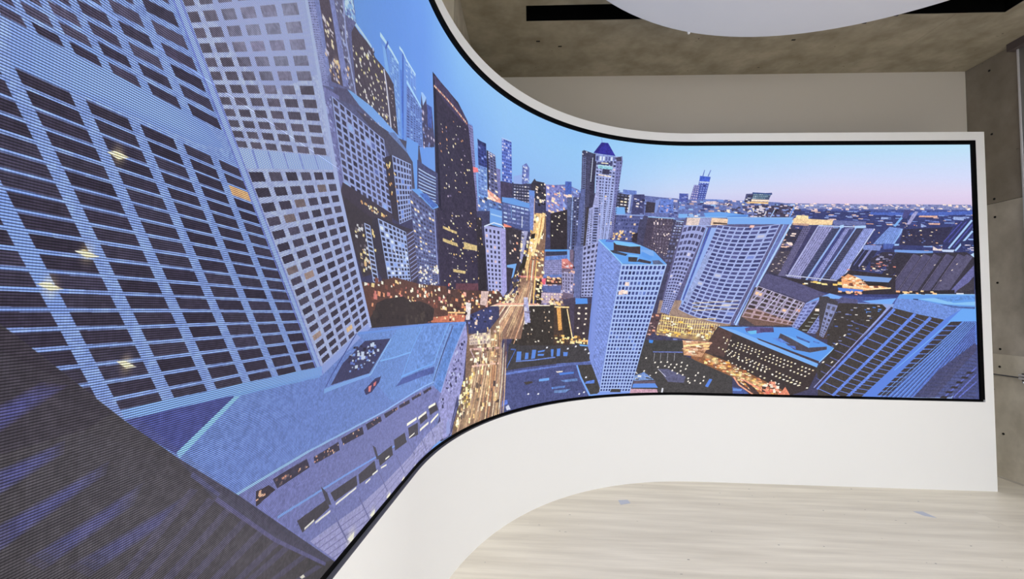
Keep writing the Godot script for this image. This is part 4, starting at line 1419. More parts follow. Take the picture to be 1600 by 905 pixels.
	line([4622,1147,4746,1105],6,6,Color8(100,128,218))
	line([4747,1126,4873,1096],6,6,Color8(104,132,220))
	line([4587,1111,4710,1069],6,6,Color8(100,128,218))
	line([4710,1090,4837,1062],6,6,Color8(104,132,220))
	line([4551,1074,4674,1034],6,6,Color8(100,128,218))
	line([4674,1055,4801,1028],6,6,Color8(104,132,220))
	line([4515,1038,4637,998],6,6,Color8(100,128,218))
	line([4638,1019,4765,994],6,6,Color8(104,132,220))
	line([4479,1001,4601,963],6,6,Color8(100,128,218))
	line([4602,984,4729,960],6,6,Color8(104,132,220))
	line([4444,965,4565,927],6,6,Color8(100,128,218))
	line([4565,948,4693,926],6,6,Color8(104,132,220))
	line([4408,928,4529,892],6,6,Color8(100,128,218))
	line([4529,913,4657,891],6,6,Color8(104,132,220))
	line([4372,892,4492,856],6,6,Color8(100,128,218))
	line([4493,877,4622,857],6,6,Color8(104,132,220))
	line([4336,855,4456,821],6,6,Color8(100,128,218))
	line([4457,842,4586,823],6,6,Color8(104,132,220))
	line([4300,819,4420,785],6,6,Color8(100,128,218))
	line([4420,806,4550,789],6,6,Color8(104,132,220))
	line([4265,783,4384,750],6,6,Color8(100,128,218))
	line([4384,771,4514,755],6,6,Color8(104,132,220))
	poly([4817,1636,5020,1621,5355,1549,5239,1436,5206,1453,4972,1502,4775,1552],Color8(100,134,212))
	line([4792,1541,4114,828],26,22,Color8(92,126,222))
	line([4966,1502,4250,773],26,22,Color8(92,126,222))
	line([5095,1471,4370,761],26,22,Color8(92,126,222))
	line([4752,1564,4092,839],9,9,Color8(140,146,206))
	line([4769,1558,4103,828],10,10,Color8(56,50,100))
	poly([5206,1453,5355,1549,5284,1436,5053,1222,4625,768,4489,764],Color8(96,134,226))
	line([5268,1448,4777,1006],8,6,Color8(120,176,246))
	poly([5452,1448,5552,1450,5544,1231,5444,1229],Color8(78,110,196))
	poly([5445,1241,5545,1242,5527,757,5240,750],Color8(66,74,126))
	poly([5456,1568,5556,1569,5552,1440,5452,1439],Color8(110,170,246))
	poly([5355,1549,5473,1556,5468,1439,5239,1436],Color8(110,170,246))
	poly([5267,1438,5469,1445,5468,1264,5040,777,4625,768],Color8(78,110,196))
	poly([5262,1436,5354,1440,5321,1404,5227,1405],Color8(58,52,58))
	poly([5222,1395,5314,1398,5281,1363,5187,1364],Color8(58,52,58))
	poly([5182,1353,5273,1357,5241,1322,5147,1322],Color8(58,52,58))
	poly([5141,1312,5233,1316,5201,1280,5107,1281],Color8(58,52,58))
	poly([5101,1271,5193,1275,5161,1239,5067,1240],Color8(58,52,58))
	poly([5061,1230,5153,1234,5121,1198,5027,1199],Color8(58,52,58))
	poly([5021,1188,5113,1193,5081,1157,4986,1157],Color8(58,52,58))
	poly([4981,1147,5073,1151,5041,1116,4946,1116],Color8(58,52,58))
	poly([4941,1106,5033,1110,5000,1075,4906,1075],Color8(58,52,58))
	poly([4901,1065,4993,1069,4960,1033,4866,1034],Color8(58,52,58))
	poly([4860,1023,4953,1028,4920,992,4826,992],Color8(58,52,58))
	poly([4820,982,4913,987,4880,951,4786,951],Color8(58,52,58))
	poly([4780,941,4872,945,4840,910,4745,910],Color8(58,52,58))
	poly([4740,900,4832,904,4800,869,4705,869],Color8(58,52,58))
	poly([4700,858,4792,863,4760,827,4665,827],Color8(58,52,58))
	poly([4660,817,4752,822,4720,786,4625,786],Color8(58,52,58))
	line([5368,1438,4636,768],4.2,4.2,Color8(124,172,246))
	line([5386,1438,4676,769],4.2,4.2,Color8(124,172,246))
	line([5379,1435,4660,768],5,5,Color8(52,58,100))
	line([5404,1438,4717,770],4.2,4.2,Color8(124,172,246))
	line([5397,1436,4700,769],5,5,Color8(52,58,100))
	line([5422,1438,4758,771],4.2,4.2,Color8(124,172,246))
	line([5415,1436,4741,770],5,5,Color8(52,58,100))
	line([5439,1439,4798,772],4.2,4.2,Color8(124,172,246))
	line([5433,1436,4781,771],5,5,Color8(52,58,100))
	line([5457,1439,4839,773],4.2,4.2,Color8(124,172,246))
	line([5451,1436,4822,772],5,5,Color8(52,58,100))
	line([5468,1432,4879,774],4.2,4.2,Color8(124,172,246))
	line([5461,1429,4862,773],5,5,Color8(52,58,100))
	line([5468,1412,4919,775],4.2,4.2,Color8(92,116,206))
	line([5461,1410,4902,774],5,5,Color8(52,58,100))
	line([5467,1392,4960,776],4.2,4.2,Color8(92,116,206))
	line([5460,1390,4943,775],5,5,Color8(52,58,100))
	line([5466,1373,5000,777],4.2,4.2,Color8(92,116,206))
	line([5459,1370,4983,776],5,5,Color8(52,58,100))
	line([5465,1353,5040,777],4.2,4.2,Color8(92,116,206))
	line([5459,1351,5023,777],5,5,Color8(52,58,100))
	line([5465,1334,5080,778],4.2,4.2,Color8(92,116,206))
	line([5458,1331,5064,778],5,5,Color8(52,58,100))
	line([5464,1314,5121,779],4.2,4.2,Color8(92,116,206))
	line([5457,1312,5104,779],5,5,Color8(52,58,100))
	line([5463,1294,5161,780],4.2,4.2,Color8(92,116,206))
	line([5457,1292,5144,780],5,5,Color8(52,58,100))
	line([5463,1275,5201,781],4.2,4.2,Color8(92,116,206))
	line([5456,1272,5184,781],5,5,Color8(52,58,100))
	line([5462,1255,5241,782],4.2,4.2,Color8(92,116,206))
	line([5455,1253,5224,782],5,5,Color8(52,58,100))
	poly([5462,1258,5462,1044,5241,782,4928,775,5159,1026],Color8(66,66,104,235))
	poly([5460,1183,5462,1044,5241,782,5107,779,5269,970],Color8(72,82,140,190))
	line([5343,1180,5462,1153],5,8,Color8(60,60,80,150))
	line([5311,1150,5461,1122],5,8,Color8(60,60,80,150))
	line([5278,1119,5460,1092],5,8,Color8(60,60,80,150))
	line([5246,1088,5459,1062],5,8,Color8(60,60,80,150))
	line([5214,1057,5458,1032],5,8,Color8(60,60,80,150))
	line([5182,1026,5457,1002],5,8,Color8(60,60,80,150))
	line([5149,995,5456,972],5,8,Color8(60,60,80,150))
	line([5117,965,5454,942],5,8,Color8(60,60,80,150))
	line([5085,934,5453,912],5,8,Color8(60,60,80,150))
	line([5053,903,5452,882],5,8,Color8(60,60,80,150))
	line([5021,872,5451,852],5,8,Color8(60,60,80,150))
	line([4988,841,5450,822],5,8,Color8(60,60,80,150))
	line([4956,810,5449,792],5,8,Color8(60,60,80,150))
	line([4924,779,5448,762],5,8,Color8(60,60,80,150))
	line([5458,1044,5185,781],9,11,Color8(92,104,196))
	line([5458,986,5263,783],9,11,Color8(92,104,196))
	line([5458,922,5307,784],9,11,Color8(92,104,196))
	poly([5387,1007,5440,1004,5419,985,5366,988],Color8(50,46,52))
	poly([5343,965,5396,961,5376,942,5323,946],Color8(50,46,52))
	poly([5300,922,5353,919,5332,900,5279,903],Color8(50,46,52))
	poly([5256,880,5309,876,5289,857,5235,861],Color8(50,46,52))
	poly([5212,837,5266,834,5245,815,5192,818],Color8(50,46,52))
	poly([5169,794,5222,791,5202,772,5148,775],Color8(50,46,52))
	poly([4840,1672,5469,1679,5467,1550,5355,1549,5020,1621,4817,1636],Color8(104,160,236))
	poly([4998,1632,5179,1646,5290,1601,5469,1615,5468,1580,5233,1588],Color8(140,196,246))
	poly([5122,1646,5235,1647,5404,1667,5470,1656,5470,1638,5245,1612],Color8(84,136,214))
	poly([5166,1593,5333,1572,5467,1568,5467,1551,5288,1558],Color8(70,96,160))
	line([5315,1683,5376,1682],12,12,Color8(226,226,236))
	poly([4953,1634,4992,1632,4998,1620,4952,1626],Color8(50,60,100))
	line([4863,1671,5469,1676],8,8,Color8(150,200,250))
	strew([4796,1701,5135,1699,5135,1679,4795,1675],12,20,40,0.5,[Color8(250,200,140),Color8(50,40,50),Color8(240,170,120)],63)
	# streets and low roofs in the middle
	poly([2483,1469,2768,1473,2712,1313,2599,1242,2483,844],Color8(84,62,70))
	strew([2675,1471,2740,1472,2693,1277,2627,1268],14,16,30,0.6,[Color8(226,150,120),Color8(200,160,160),Color8(60,50,60)],71)
	poly([2599,1238,2959,1231,2967,1103,3391,918,3389,753,2474,749,2551,1050],Color8(64,60,62))
	poly([2618,1225,2959,1231,2958,1138,2684,1137],Color8(60,58,60))
	line([2684,1130,2958,1128],9,9,Color8(96,112,190))
	poly([2646,1238,2688,1233,2679,1207,2646,1211],Color8(70,140,236))
	line([2698,1119,2690,1049],5,4,Color8(150,150,160))
	line([2758,1119,2751,1049],5,4,Color8(150,150,160))
	line([2823,1119,2815,1049],5,4,Color8(150,150,160))
	line([2886,1120,2879,1049],5,4,Color8(150,150,160))
	poly([2959,1227,3221,1222,3160,1142,3124,1088,2967,1103],Color8(206,150,110))
	strew([2959,1227,3221,1222,3142,1124,2967,1103],40,20,60,0.3,[Color8(255,236,200),Color8(250,200,130),Color8(150,100,70),Color8(230,170,140)],72)
	line([2967,1183,3195,1213],14,8,Color8(255,226,150))
	poly([2739,979,2822,979,2984,910,2966,857,2822,865],Color8(86,86,120))
	line([2730,979,2804,909],5,5,Color8(190,190,210))
	poly([2748,1035,2756,1048,2768,1045,2762,1032],Color8(255,246,234))
	poly([2692,1031,2700,1044,2713,1041,2706,1028],Color8(255,246,234))
	poly([2808,1035,2816,1048,2828,1046,2821,1032],Color8(255,246,234))
	poly([2785,1000,2793,1013,2805,1010,2798,997],Color8(255,246,234))
	poly([2821,991,2830,1004,2841,1002,2835,988],Color8(255,246,234))
	poly([2840,1013,2848,1026,2860,1024,2853,1011],Color8(255,246,234))
	poly([2892,1013,2900,1027,2912,1024,2906,1011],Color8(255,246,234))
	poly([2874,987,2882,1000,2894,998,2888,984],Color8(255,246,234))
	poly([2853,960,2861,974,2873,971,2867,958],Color8(255,246,234))
	poly([2939,1031,2947,1045,2959,1042,2952,1029],Color8(255,246,234))
	poly([2932,996,2940,1009,2951,1007,2945,994],Color8(255,246,234))
	poly([2928,957,2936,970,2948,967,2941,954],Color8(255,246,234))
	poly([2898,934,2906,948,2918,945,2912,932],Color8(255,246,234))
	poly([2988,1006,2996,1019,3007,1017,3001,1003],Color8(255,246,234))
	poly([2974,975,2982,988,2994,986,2988,972],Color8(255,246,234))
	poly([2947,922,2955,935,2967,932,2961,919],Color8(255,246,234))
	poly([2720,991,2728,1004,2740,1002,2734,988],Color8(255,246,234))
	poly([3084,942,3091,955,3103,952,3097,939],Color8(255,246,234))
	poly([3062,919,3070,932,3081,930,3075,917],Color8(255,246,234))
	poly([3135,908,3143,921,3155,919,3148,905],Color8(255,246,234))
	poly([3129,874,3137,887,3148,885,3142,872],Color8(255,246,234))
	poly([2996,892,3004,905,3015,902,3009,889],Color8(255,246,234))
	poly([2996,865,3004,879,3015,876,3009,863],Color8(255,246,234))
	poly([3055,873,3062,886,3074,883,3068,870],Color8(255,246,234))
	poly([3103,851,3111,864,3122,862,3116,848],Color8(255,246,234))
	poly([3009,852,3017,866,3028,863,3022,850],Color8(255,246,234))
	poly([2701,940,2710,954,2722,951,2715,938],Color8(255,246,234))
	poly([2588,957,2597,970,2609,968,2602,955],Color8(255,246,234))
	poly([2607,1071,2616,1084,2628,1081,2621,1068],Color8(255,246,234))
	poly([2521,941,2530,954,2542,951,2535,938],Color8(255,246,234))
	poly([2555,906,2563,919,2576,916,2569,903],Color8(255,246,234))
	poly([3192,897,3218,893,3179,822,3153,830],Color8(92,136,230))
	poly([3390,831,3484,816,3544,765,3398,762],Color8(66,84,150))
	poly([3399,818,3476,811,3467,794,3394,796],Color8(110,150,226))
	poly([2483,913,2598,954,2693,883,2503,878],Color8(110,140,200))
	strew([2503,956,2655,953,2693,892,2512,886],14,16,40,0.4,[Color8(180,200,236),Color8(96,140,226),Color8(60,60,70),Color8(240,240,240)],73)
	poly([2503,878,2702,874,2720,817,2483,822],Color8(92,80,100))
	poly([2493,852,2702,852,2730,813,2483,818],Color8(100,146,232))
	poly([2454,810,2720,800,2730,762,2445,766],Color8(196,150,170))
	poly([2767,813,2781,808,2774,764,2757,765],Color8(226,226,236))
	poly([1169,1240,2037,1221,2202,831,2203,744,921,747,997,809,1071,981,1121,1076],Color8(70,76,128))
	poly([1169,1244,2042,1211,2079,1048,1701,1060,1134,1059,1157,1192],Color8(62,58,64))
	line([1169,1241,1575,1225,2037,1216],12,10,Color8(58,56,60))
	poly([1260,1185,1311,1182,1306,1120,1251,1120],Color8(96,140,226))
	poly([1356,1170,1390,1168,1389,1122,1348,1121],Color8(96,140,226))
	poly([1432,1187,1476,1184,1464,1120,1420,1119],Color8(96,140,226))
	poly([1495,1174,1576,1179,1564,1166,1495,1161],Color8(96,140,226))
	poly([1495,1153,1564,1148,1558,1133,1492,1137],Color8(96,140,226))
	poly([1638,1180,1669,1180,1663,1120,1641,1122],Color8(96,140,226))
	poly([1705,1181,1742,1182,1737,1121,1700,1121],Color8(96,140,226))
	poly([1773,1151,1822,1148,1816,1116,1773,1119],Color8(96,140,226))
	line([1249,1114,1452,1108,1688,1114],9,9,Color8(96,126,206))
	line([1189,1206,1247,1201,1159,1096,1147,1074],10,8,Color8(70,100,180))
	poly([1121,1045,1453,1044,1701,1046,2073,1065,2079,1046,1713,1036,1453,1027,1109,1027],Color8(92,116,196))
	poly([1701,1064,2073,1058,2079,1033,1701,1042],Color8(84,100,166))
	poly([1919,1037,2091,1033,2202,783,2063,783,1992,883],Color8(62,58,60))
	line([1919,1037,1956,941,2057,774],16,18,Color8(124,168,244))
	line([2063,776,2208,778],16,16,Color8(124,170,244))
	poly([2015,895,2103,904,2103,875,2004,877],Color8(84,124,220))
	poly([1341,954,1429,951,1448,938,1367,930],Color8(66,58,56))
	poly([1511,957,1622,957,1623,937,1511,939],Color8(116,170,240))
	poly([1726,986,1890,985,1884,969,1739,967],Color8(84,130,220))
	poly([1745,925,1926,929,1926,906,1788,908],Color8(110,160,236))
	poly([1648,881,1800,880,1788,863,1654,865],Color8(100,150,236))
	poly([1679,851,1855,847,1801,825,1679,831],Color8(120,170,240))
	poly([1695,1002,1775,1000,1763,990,1708,989],Color8(226,214,206))
	poly([1641,948,1920,944,1992,826,1679,829],Color8(60,62,100,90))
	poly([1380,857,1393,868,1407,861,1397,852],Color8(240,240,250))
	poly([1490,843,1504,854,1517,847,1508,838],Color8(240,240,250))
	poly([1932,794,1945,807,1958,800,1949,790],Color8(240,240,250))
	poly([1982,804,1995,817,2008,810,1998,800],Color8(240,240,250))
	poly([1581,1192,1594,1204,1608,1198,1598,1188],Color8(240,240,250))
	poly([1893,1187,1906,1201,1919,1195,1909,1184],Color8(240,240,250))
	poly([1994,1158,2007,1172,2020,1166,2011,1155],Color8(240,240,250))
	poly([2030,1126,2043,1140,2056,1133,2047,1122],Color8(240,240,250))
	poly([1808,1172,1821,1185,1835,1179,1825,1169],Color8(240,240,250))
	poly([2002,926,2015,939,2028,933,2019,922],Color8(240,240,250))
	poly([1048,853,1158,854,1165,825,1075,810],Color8(86,116,214))
	poly([1140,806,1172,816,1198,779,1153,780],Color8(216,220,240))
	poly([1036,809,1062,812,1070,780,1031,784],Color8(230,226,240))
	poly([1941,1209,2037,1197,2043,1187,1954,1193],Color8(120,176,240))
	poly([1294,1416,1697,1412,1662,1228,1272,1238,1188,1247,1244,1334],Color8(52,46,42))
	poly([1697,1412,1880,1412,1893,1224,1649,1228],Color8(84,60,44))
	poly([1855,1412,2041,1411,2042,1230,1881,1229],Color8(62,48,46))
	line([1733,1412,1754,1234],40,40,Color8(206,136,70))
	line([1838,1356,1875,1234],26,26,Color8(206,136,70))
	line([1783,1361,1880,1355],14,14,Color8(206,136,70))
	strew([1661,1322,1893,1309,1905,1229,1656,1233],46,14,30,0.7,[Color8(250,206,130),Color8(255,236,190),Color8(120,80,50),Color8(220,150,80)],74)
	strew([1281,1407,1672,1403,1649,1242,1246,1260],22,10,20,0.8,[Color8(240,226,206),Color8(90,80,70),Color8(210,170,130)],75)
	strew([1892,1393,2035,1392,2036,1278,1893,1280],9,16,24,0.7,[Color8(250,236,220),Color8(230,190,170)],76)
	poly([1905,1243,2036,1244,2036,1225,1893,1226],Color8(236,180,110))
	poly([1548,1950,1874,1998,1879,1502,1508,1499],Color8(110,94,120))
	strew([1526,1881,1875,1909,1878,1538,1519,1532],60,20,50,0.6,[Color8(150,140,190),Color8(220,170,160),Color8(70,60,80),Color8(180,176,214),Color8(240,200,160)],77)
	poly([1560,1968,1805,1992,1811,1976,1560,1953],Color8(90,160,236))
	poly([1572,1952,1805,1978,1806,1948,1573,1919],Color8(52,54,80))
	poly([1567,1914,1811,1948,1812,1909,1561,1884],Color8(88,120,196))
	facade([1561,1884,1748,1904,1750,1778,1557,1766],8,7,0.7,0.5,Color8(134,134,186),Color8(108,108,156),{"seed":26})
	poly([1551,1766,1750,1782,1750,1759,1546,1744],Color8(96,120,190))
	poly([1805,1992,1834,1994,1835,1849,1812,1860],Color8(126,170,236))
	poly([1748,1908,1806,1917,1875,1865,1864,1837,1749,1834],Color8(206,120,116))
	strew([1760,1905,1864,1864,1864,1837,1761,1839],12,18,36,0.7,[Color8(250,180,170),Color8(230,220,230),Color8(170,90,90)],78)
	facade([1750,1795,1882,1798,1866,1625,1763,1640],4,6,0.5,0.6,Color8(150,146,190),Color8(86,80,110),{"lit":0.2,"glow":[Color8(240,220,226)],"seed":27})
	poly([1575,1742,1750,1753,1751,1700,1576,1692],Color8(66,46,48))
	strew([1575,1749,1744,1756,1745,1708,1581,1709],20,16,34,0.6,[Color8(250,200,150),Color8(236,150,120),Color8(90,60,60)],79)
	poly([1528,1731,1575,1742,1570,1691,1535,1690],Color8(230,96,120))
	poly([1517,1676,1745,1691,1740,1630,1512,1631],Color8(86,96,154))
	facade([1512,1627,1751,1630,1752,1544,1513,1544],8,4,0.6,0.6,Color8(172,152,176),Color8(206,180,190),{"lit":0.2,"glow":[Color8(250,210,170),Color8(120,100,120)],"seed":28})
	strew([1519,1573,1855,1590,1856,1537,1519,1536],30,16,34,0.7,[Color8(250,216,170),Color8(250,190,120),Color8(110,80,80)],80)
	poly([1763,1579,1895,1600,1904,1199,1870,1200],Color8(70,62,84))
	poly([1900,1591,2024,1594,2030,1547,1901,1542],Color8(90,150,236))
	poly([1890,1542,2069,1550,2049,1244,1881,1248],Color8(62,52,62))
	poly([1929,1505,1932,1519,1952,1519,1952,1506],Color8(240,220,200))
	poly([2000,1501,2002,1515,2023,1516,2023,1502],Color8(240,220,200))
	poly([1930,1456,1932,1470,1952,1470,1952,1457],Color8(240,220,200))
	poly([2001,1456,2003,1471,2023,1471,2023,1457],Color8(240,220,200))
	poly([1925,1414,1927,1429,1947,1429,1947,1415],Color8(240,220,200))
	poly([1998,1412,2000,1426,2020,1426,2020,1413],Color8(240,220,200))
	poly([1987,1367,1989,1381,2009,1381,2009,1368],Color8(240,220,200))
	poly([1914,1337,1916,1351,1936,1351,1937,1337],Color8(240,220,200))
	poly([1919,1460,1921,1475,1941,1475,1941,1461],Color8(240,220,200))
	poly([1976,1292,1978,1306,1998,1306,1998,1292],Color8(240,220,200))
	poly([1377,1513,1672,1534,1696,1449,1676,1208,1275,1228,1344,1362],Color8(54,48,46))
	strew([1401,1498,1660,1509,1652,1230,1322,1245],26,10,20,0.8,[Color8(240,230,216),Color8(200,170,140),Color8(80,72,66)],81)
	poly([1672,1526,1833,1528,1870,1205,1664,1213],Color8(68,53,47))
	poly([1759,1501,1822,1502,1869,1275,1779,1242,1766,1380],Color8(50,44,40))
	line([1718,1509,1738,1329],44,40,Color8(226,160,84))
	line([1672,1517,1833,1515],12,12,Color8(250,206,140))
	line([1810,1502,1870,1257],12,12,Color8(250,210,150))
	strew([1657,1297,2027,1262,2038,1213,1652,1226],44,16,34,0.7,[Color8(255,226,160),Color8(250,190,100),Color8(110,76,50)],82)
	# slim white tower with fine side ribs
	poly([2139,2106,2380,1902,2380,1878,2288,1412,2052,1411],Color8(124,146,220))
	poly([2138,2108,2368,1902,2381,1875,2209,1082,2158,834,2030,1196],Color8(122,144,218))
	poly([2138,2108,2378,1897,2177,800,2050,1087],Color8(118,140,214))
	line([2131,2074,2368,1863],3.2,3.2,Color8(84,104,182))
	line([2129,2039,2362,1828],3.2,3.2,Color8(84,104,182))
	line([2126,2004,2356,1793],3.2,3.2,Color8(84,104,182))
	line([2124,1970,2350,1758],3.2,3.2,Color8(84,104,182))
	line([2122,1935,2344,1723],3.2,3.2,Color8(84,104,182))
	line([2119,1901,2338,1688],3.2,3.2,Color8(84,104,182))
	line([2117,1866,2331,1654],3.2,3.2,Color8(84,104,182))
	line([2115,1832,2325,1619],3.2,3.2,Color8(84,104,182))
	line([2112,1797,2319,1585],3.2,3.2,Color8(84,104,182))
	line([2110,1763,2313,1550],3.2,3.2,Color8(84,104,182))
	line([2108,1729,2307,1516],3.2,3.2,Color8(84,104,182))
	line([2105,1695,2301,1481],3.2,3.2,Color8(84,104,182))
	line([2103,1660,2295,1447],3.2,3.2,Color8(84,104,182))
	line([2101,1626,2288,1413],3.2,3.2,Color8(84,104,182))
	line([2098,1592,2282,1379],3.2,3.2,Color8(84,104,182))
	line([2096,1558,2276,1345],3.2,3.2,Color8(84,104,182))
	line([2094,1524,2270,1311],3.2,3.2,Color8(84,104,182))
	line([2091,1490,2264,1277],3.2,3.2,Color8(84,104,182))
	line([2089,1456,2258,1243],3.2,3.2,Color8(84,104,182))
	line([2087,1423,2252,1209],3.2,3.2,Color8(84,104,182))
	line([2084,1389,2245,1175],3.2,3.2,Color8(84,104,182))
	line([2082,1355,2239,1142],3.2,3.2,Color8(84,104,182))
	line([2080,1321,2233,1108],3.2,3.2,Color8(84,104,182))
	line([2078,1288,2227,1075],3.2,3.2,Color8(84,104,182))
	line([2075,1254,2221,1041],3.2,3.2,Color8(84,104,182))
	line([2073,1221,2215,1008],3.2,3.2,Color8(84,104,182))
	line([2071,1187,2209,975],3.2,3.2,Color8(84,104,182))
	line([2068,1154,2202,941],3.2,3.2,Color8(84,104,182))
	line([2066,1120,2196,908],3.2,3.2,Color8(84,104,182))
	line([2064,1087,2190,875],3.2,3.2,Color8(84,104,182))
	poly([2138,2108,2178,2072,2084,1005,2050,1087],Color8(140,160,232,150))
	facade([2381,1897,2810,1912,2462,786,2158,801],11,31,0.62,0.62,Color8(172,194,246),Color8(46,58,120),{"lit":0.09,"glow":[Color8(84,110,190),Color8(30,36,80),Color8(120,140,210)],"seed":29,"jit":0.16})
	poly([2362,1645,2369,1676,2407,1677,2407,1643],Color8(236,206,196))
	poly([2394,1640,2401,1671,2439,1672,2439,1638],Color8(236,206,196))
	poly([2407,1714,2413,1745,2452,1747,2452,1713],Color8(236,206,196))
	poly([2343,1633,2349,1665,2388,1666,2388,1632],Color8(236,206,196))
	line([2378,1897,2158,801],9,8,Color8(176,200,250))
	line([2810,1912,2459,786],9,8,Color8(170,196,248))
	line([2375,1900,2816,1912],9,9,Color8(170,206,250))
	poly([2139,2106,2220,2114,2481,2104,2580,2076,2696,2031,2817,1917,2660,1913,2389,1907,2258,2018],Color8(104,164,240))
	line([2139,2104,2258,2014,2384,1904],12,10,Color8(150,206,250))
	poly([2295,2093,2562,2071,2562,2001,2296,2020],Color8(64,50,58))
	poly([2286,2101,2342,2106,2562,2083,2576,2072,2462,2064,2324,2075],Color8(128,196,246))
	poly([2220,2112,2314,2115,2286,2093,2211,2091],Color8(84,110,200))
	poly([2258,2018,2296,2024,2435,1995,2417,1978,2286,1999],Color8(58,62,80))
	poly([2444,1971,2535,1971,2526,1929,2444,1930],Color8(62,56,64))
	poly([2444,1995,2553,1988,2553,1974,2444,1977],Color8(124,190,246))
	poly([2562,2042,2687,2039,2696,1989,2580,2001],Color8(130,176,240))
	poly([2553,1959,2669,1938,2660,1917,2526,1933],Color8(60,56,70))
	poly([2678,1947,2739,1953,2791,1917,2687,1914],Color8(84,96,136))
	poly([2580,2026,2687,1980,2651,1954,2571,1985],Color8(96,156,236))
	poly([2158,801,2466,786,2447,753,2112,772],Color8(130,160,236))
	poly([2275,816,2358,812,2371,784,2262,790],Color8(62,58,58))
	# the lit avenue
	poly([1441,2239,1569,2260,1571,2091,1540,1753,1451,1610,1362,1497,1302,1274,993,1290,1213,1531,1301,1762,1371,1978],Color8(136,102,84))
	poly([1459,2242,1560,2252,1543,2126,1462,2077,1445,1986,1357,1766,1337,1802],Color8(226,180,120))
	strew([1441,2226,1569,2247,1544,2062,1445,1986,1320,1739,1264,1760],70,12,34,0.9,[Color8(255,230,160),Color8(250,196,110),Color8(90,60,44),Color8(255,244,214)],91)
	poly([1532,2259,1561,2254,1541,2139,1493,1991,1463,2058],Color8(250,206,140))
	line([1518,2242,1478,2059,1422,1904],26,30,Color8(252,214,150))
	line([1525,2218,1492,2051],10,8,Color8(190,110,50))
	poly([1407,2070,1452,2082,1444,2043,1398,2031],Color8(40,34,34))
	poly([1299,1884,1354,1895,1371,1978,1389,2017,1355,1865,1319,1776],Color8(44,38,34))
	poly([1281,1846,1336,1863,1301,1774,1264,1760],Color8(48,42,36))
	line([1265,1736,1540,1747],14,10,Color8(226,140,130))
	poly([1467,1724,1531,1721,1525,1536,1471,1535],Color8(50,40,36))
	strew([1427,1947,1546,1959,1543,1537,1452,1535],50,14,32,0.7,[Color8(250,206,140),Color8(80,56,44),Color8(255,236,190),Color8(236,160,100)],92)
	line([1381,1867,1358,1693,1254,1532],10,16,Color8(250,206,140))
	line([1408,1870,1386,1694,1319,1533],10,16,Color8(226,140,90))
	line([1432,1872,1409,1695,1365,1534],10,16,Color8(255,236,200))
	line([1399,1869,1376,1694,1291,1532],10,16,Color8(150,100,80))
	line([1447,1873,1424,1696,1398,1534],10,16,Color8(206,130,100))
	line([1472,1875,1450,1698,1438,1535],10,16,Color8(250,196,110))
	poly([1277,1708,1445,1718,1412,1546,1055,1242,678,1268,974,1494,1231,1558],Color8(140,106,90,190))
	line([1293,1630,1212,1523,1124,1421],6.59969,6.03218,Color8(180,130,116,190))
	line([1413,1698,1354,1510,1274,1329],5.84995,6.20448,Color8(255,232,200,150))
	line([1341,1615,1251,1452,1144,1297],4.47147,7.19006,Color8(250,210,160,150))
	line([1218,1512,1141,1418,1057,1329],6.32263,7.91832,Color8(226,170,130,150))
	line([1410,1671,1369,1534,1318,1400],6.37899,10.4479,Color8(104,80,76,190))
	line([1397,1629,1355,1500,1303,1375],4.12958,9.544,Color8(250,210,160,190))
	line([1196,1625,1023,1484,835,1358],4.07045,8.12363,Color8(104,80,76,150))
	line([1427,1716,1372,1495,1289,1283],4.59301,10.261,Color8(140,104,92,150))
	line([1409,1687,1334,1464,1229,1252],5.50241,8.86489,Color8(180,130,116,150))
	line([1279,1624,1148,1467,999,1322],4.28025,8.899,Color8(206,140,104,230))
	line([1386,1706,1311,1545,1220,1392],6.04967,10.2599,Color8(226,170,130,190))
	line([1337,1588,1300,1514,1259,1442],6.60598,8.01184,Color8(206,140,104,150))
	line([1368,1704,1269,1534,1153,1373],6.02237,8.9513,Color8(104,80,76,230))
	line([1211,1632,989,1449,740,1292],5.75242,8.2565,Color8(255,232,200,150))
	line([1406,1590,1387,1517,1365,1445],6.39811,7.64356,Color8(255,232,200,150))
	line([1220,1612,1097,1495,964,1386],4.26645,9.14755,Color8(250,210,160,230))
	line([1398,1710,1305,1491,1182,1284],6.42265,8.48665,Color8(226,170,130,150))
	line([1357,1699,1231,1500,1079,1316],4.28733,9.8037,Color8(180,130,116,190))
	line([1398,1593,1373,1505,1342,1419],4.87089,9.46323,Color8(140,104,92,150))
	line([1043,1500,986,1458,927,1417],6.83956,10.9308,Color8(180,130,116,150))
	line([1264,1694,1089,1545,898,1411],5.16664,9.05774,Color8(104,80,76,190))
	line([1230,1605,1125,1496,1011,1394],6.88531,9.73749,Color8(140,104,92,230))
	line([1201,1616,1088,1516,967,1423],5.68578,9.97445,Color8(180,130,116,150))
	line([1351,1653,1256,1484,1142,1324],5.82544,7.74435,Color8(250,210,160,190))
	line([1337,1674,1210,1491,1062,1321],4.25282,9.90075,Color8(206,140,104,150))
	line([1211,1605,1057,1464,888,1336],5.63652,6.41598,Color8(180,130,116,190))
	line([1338,1655,1270,1543,1194,1436],5.95319,8.90508,Color8(180,130,116,190))
	line([1291,1598,1196,1465,1088,1339],6.7286,6.3279,Color8(226,170,130,230))
	line([1322,1646,1197,1468,1051,1302],6.16203,6.51605,Color8(226,170,130,190))
	line([1273,1604,1153,1457,1018,1321],4.15884,9.01459,Color8(140,104,92,150))
	line([1400,1665,1328,1464,1232,1272],6.18877,9.12493,Color8(206,140,104,150))
	line([1365,1695,1292,1565,1209,1440],5.22929,8.94278,Color8(250,210,160,150))
	line([1096,1545,1022,1488,945,1435],4.08959,9.123,Color8(180,130,116,230))
	line([1244,1558,1194,1495,1141,1434],4.2538,7.60738,Color8(255,232,200,190))
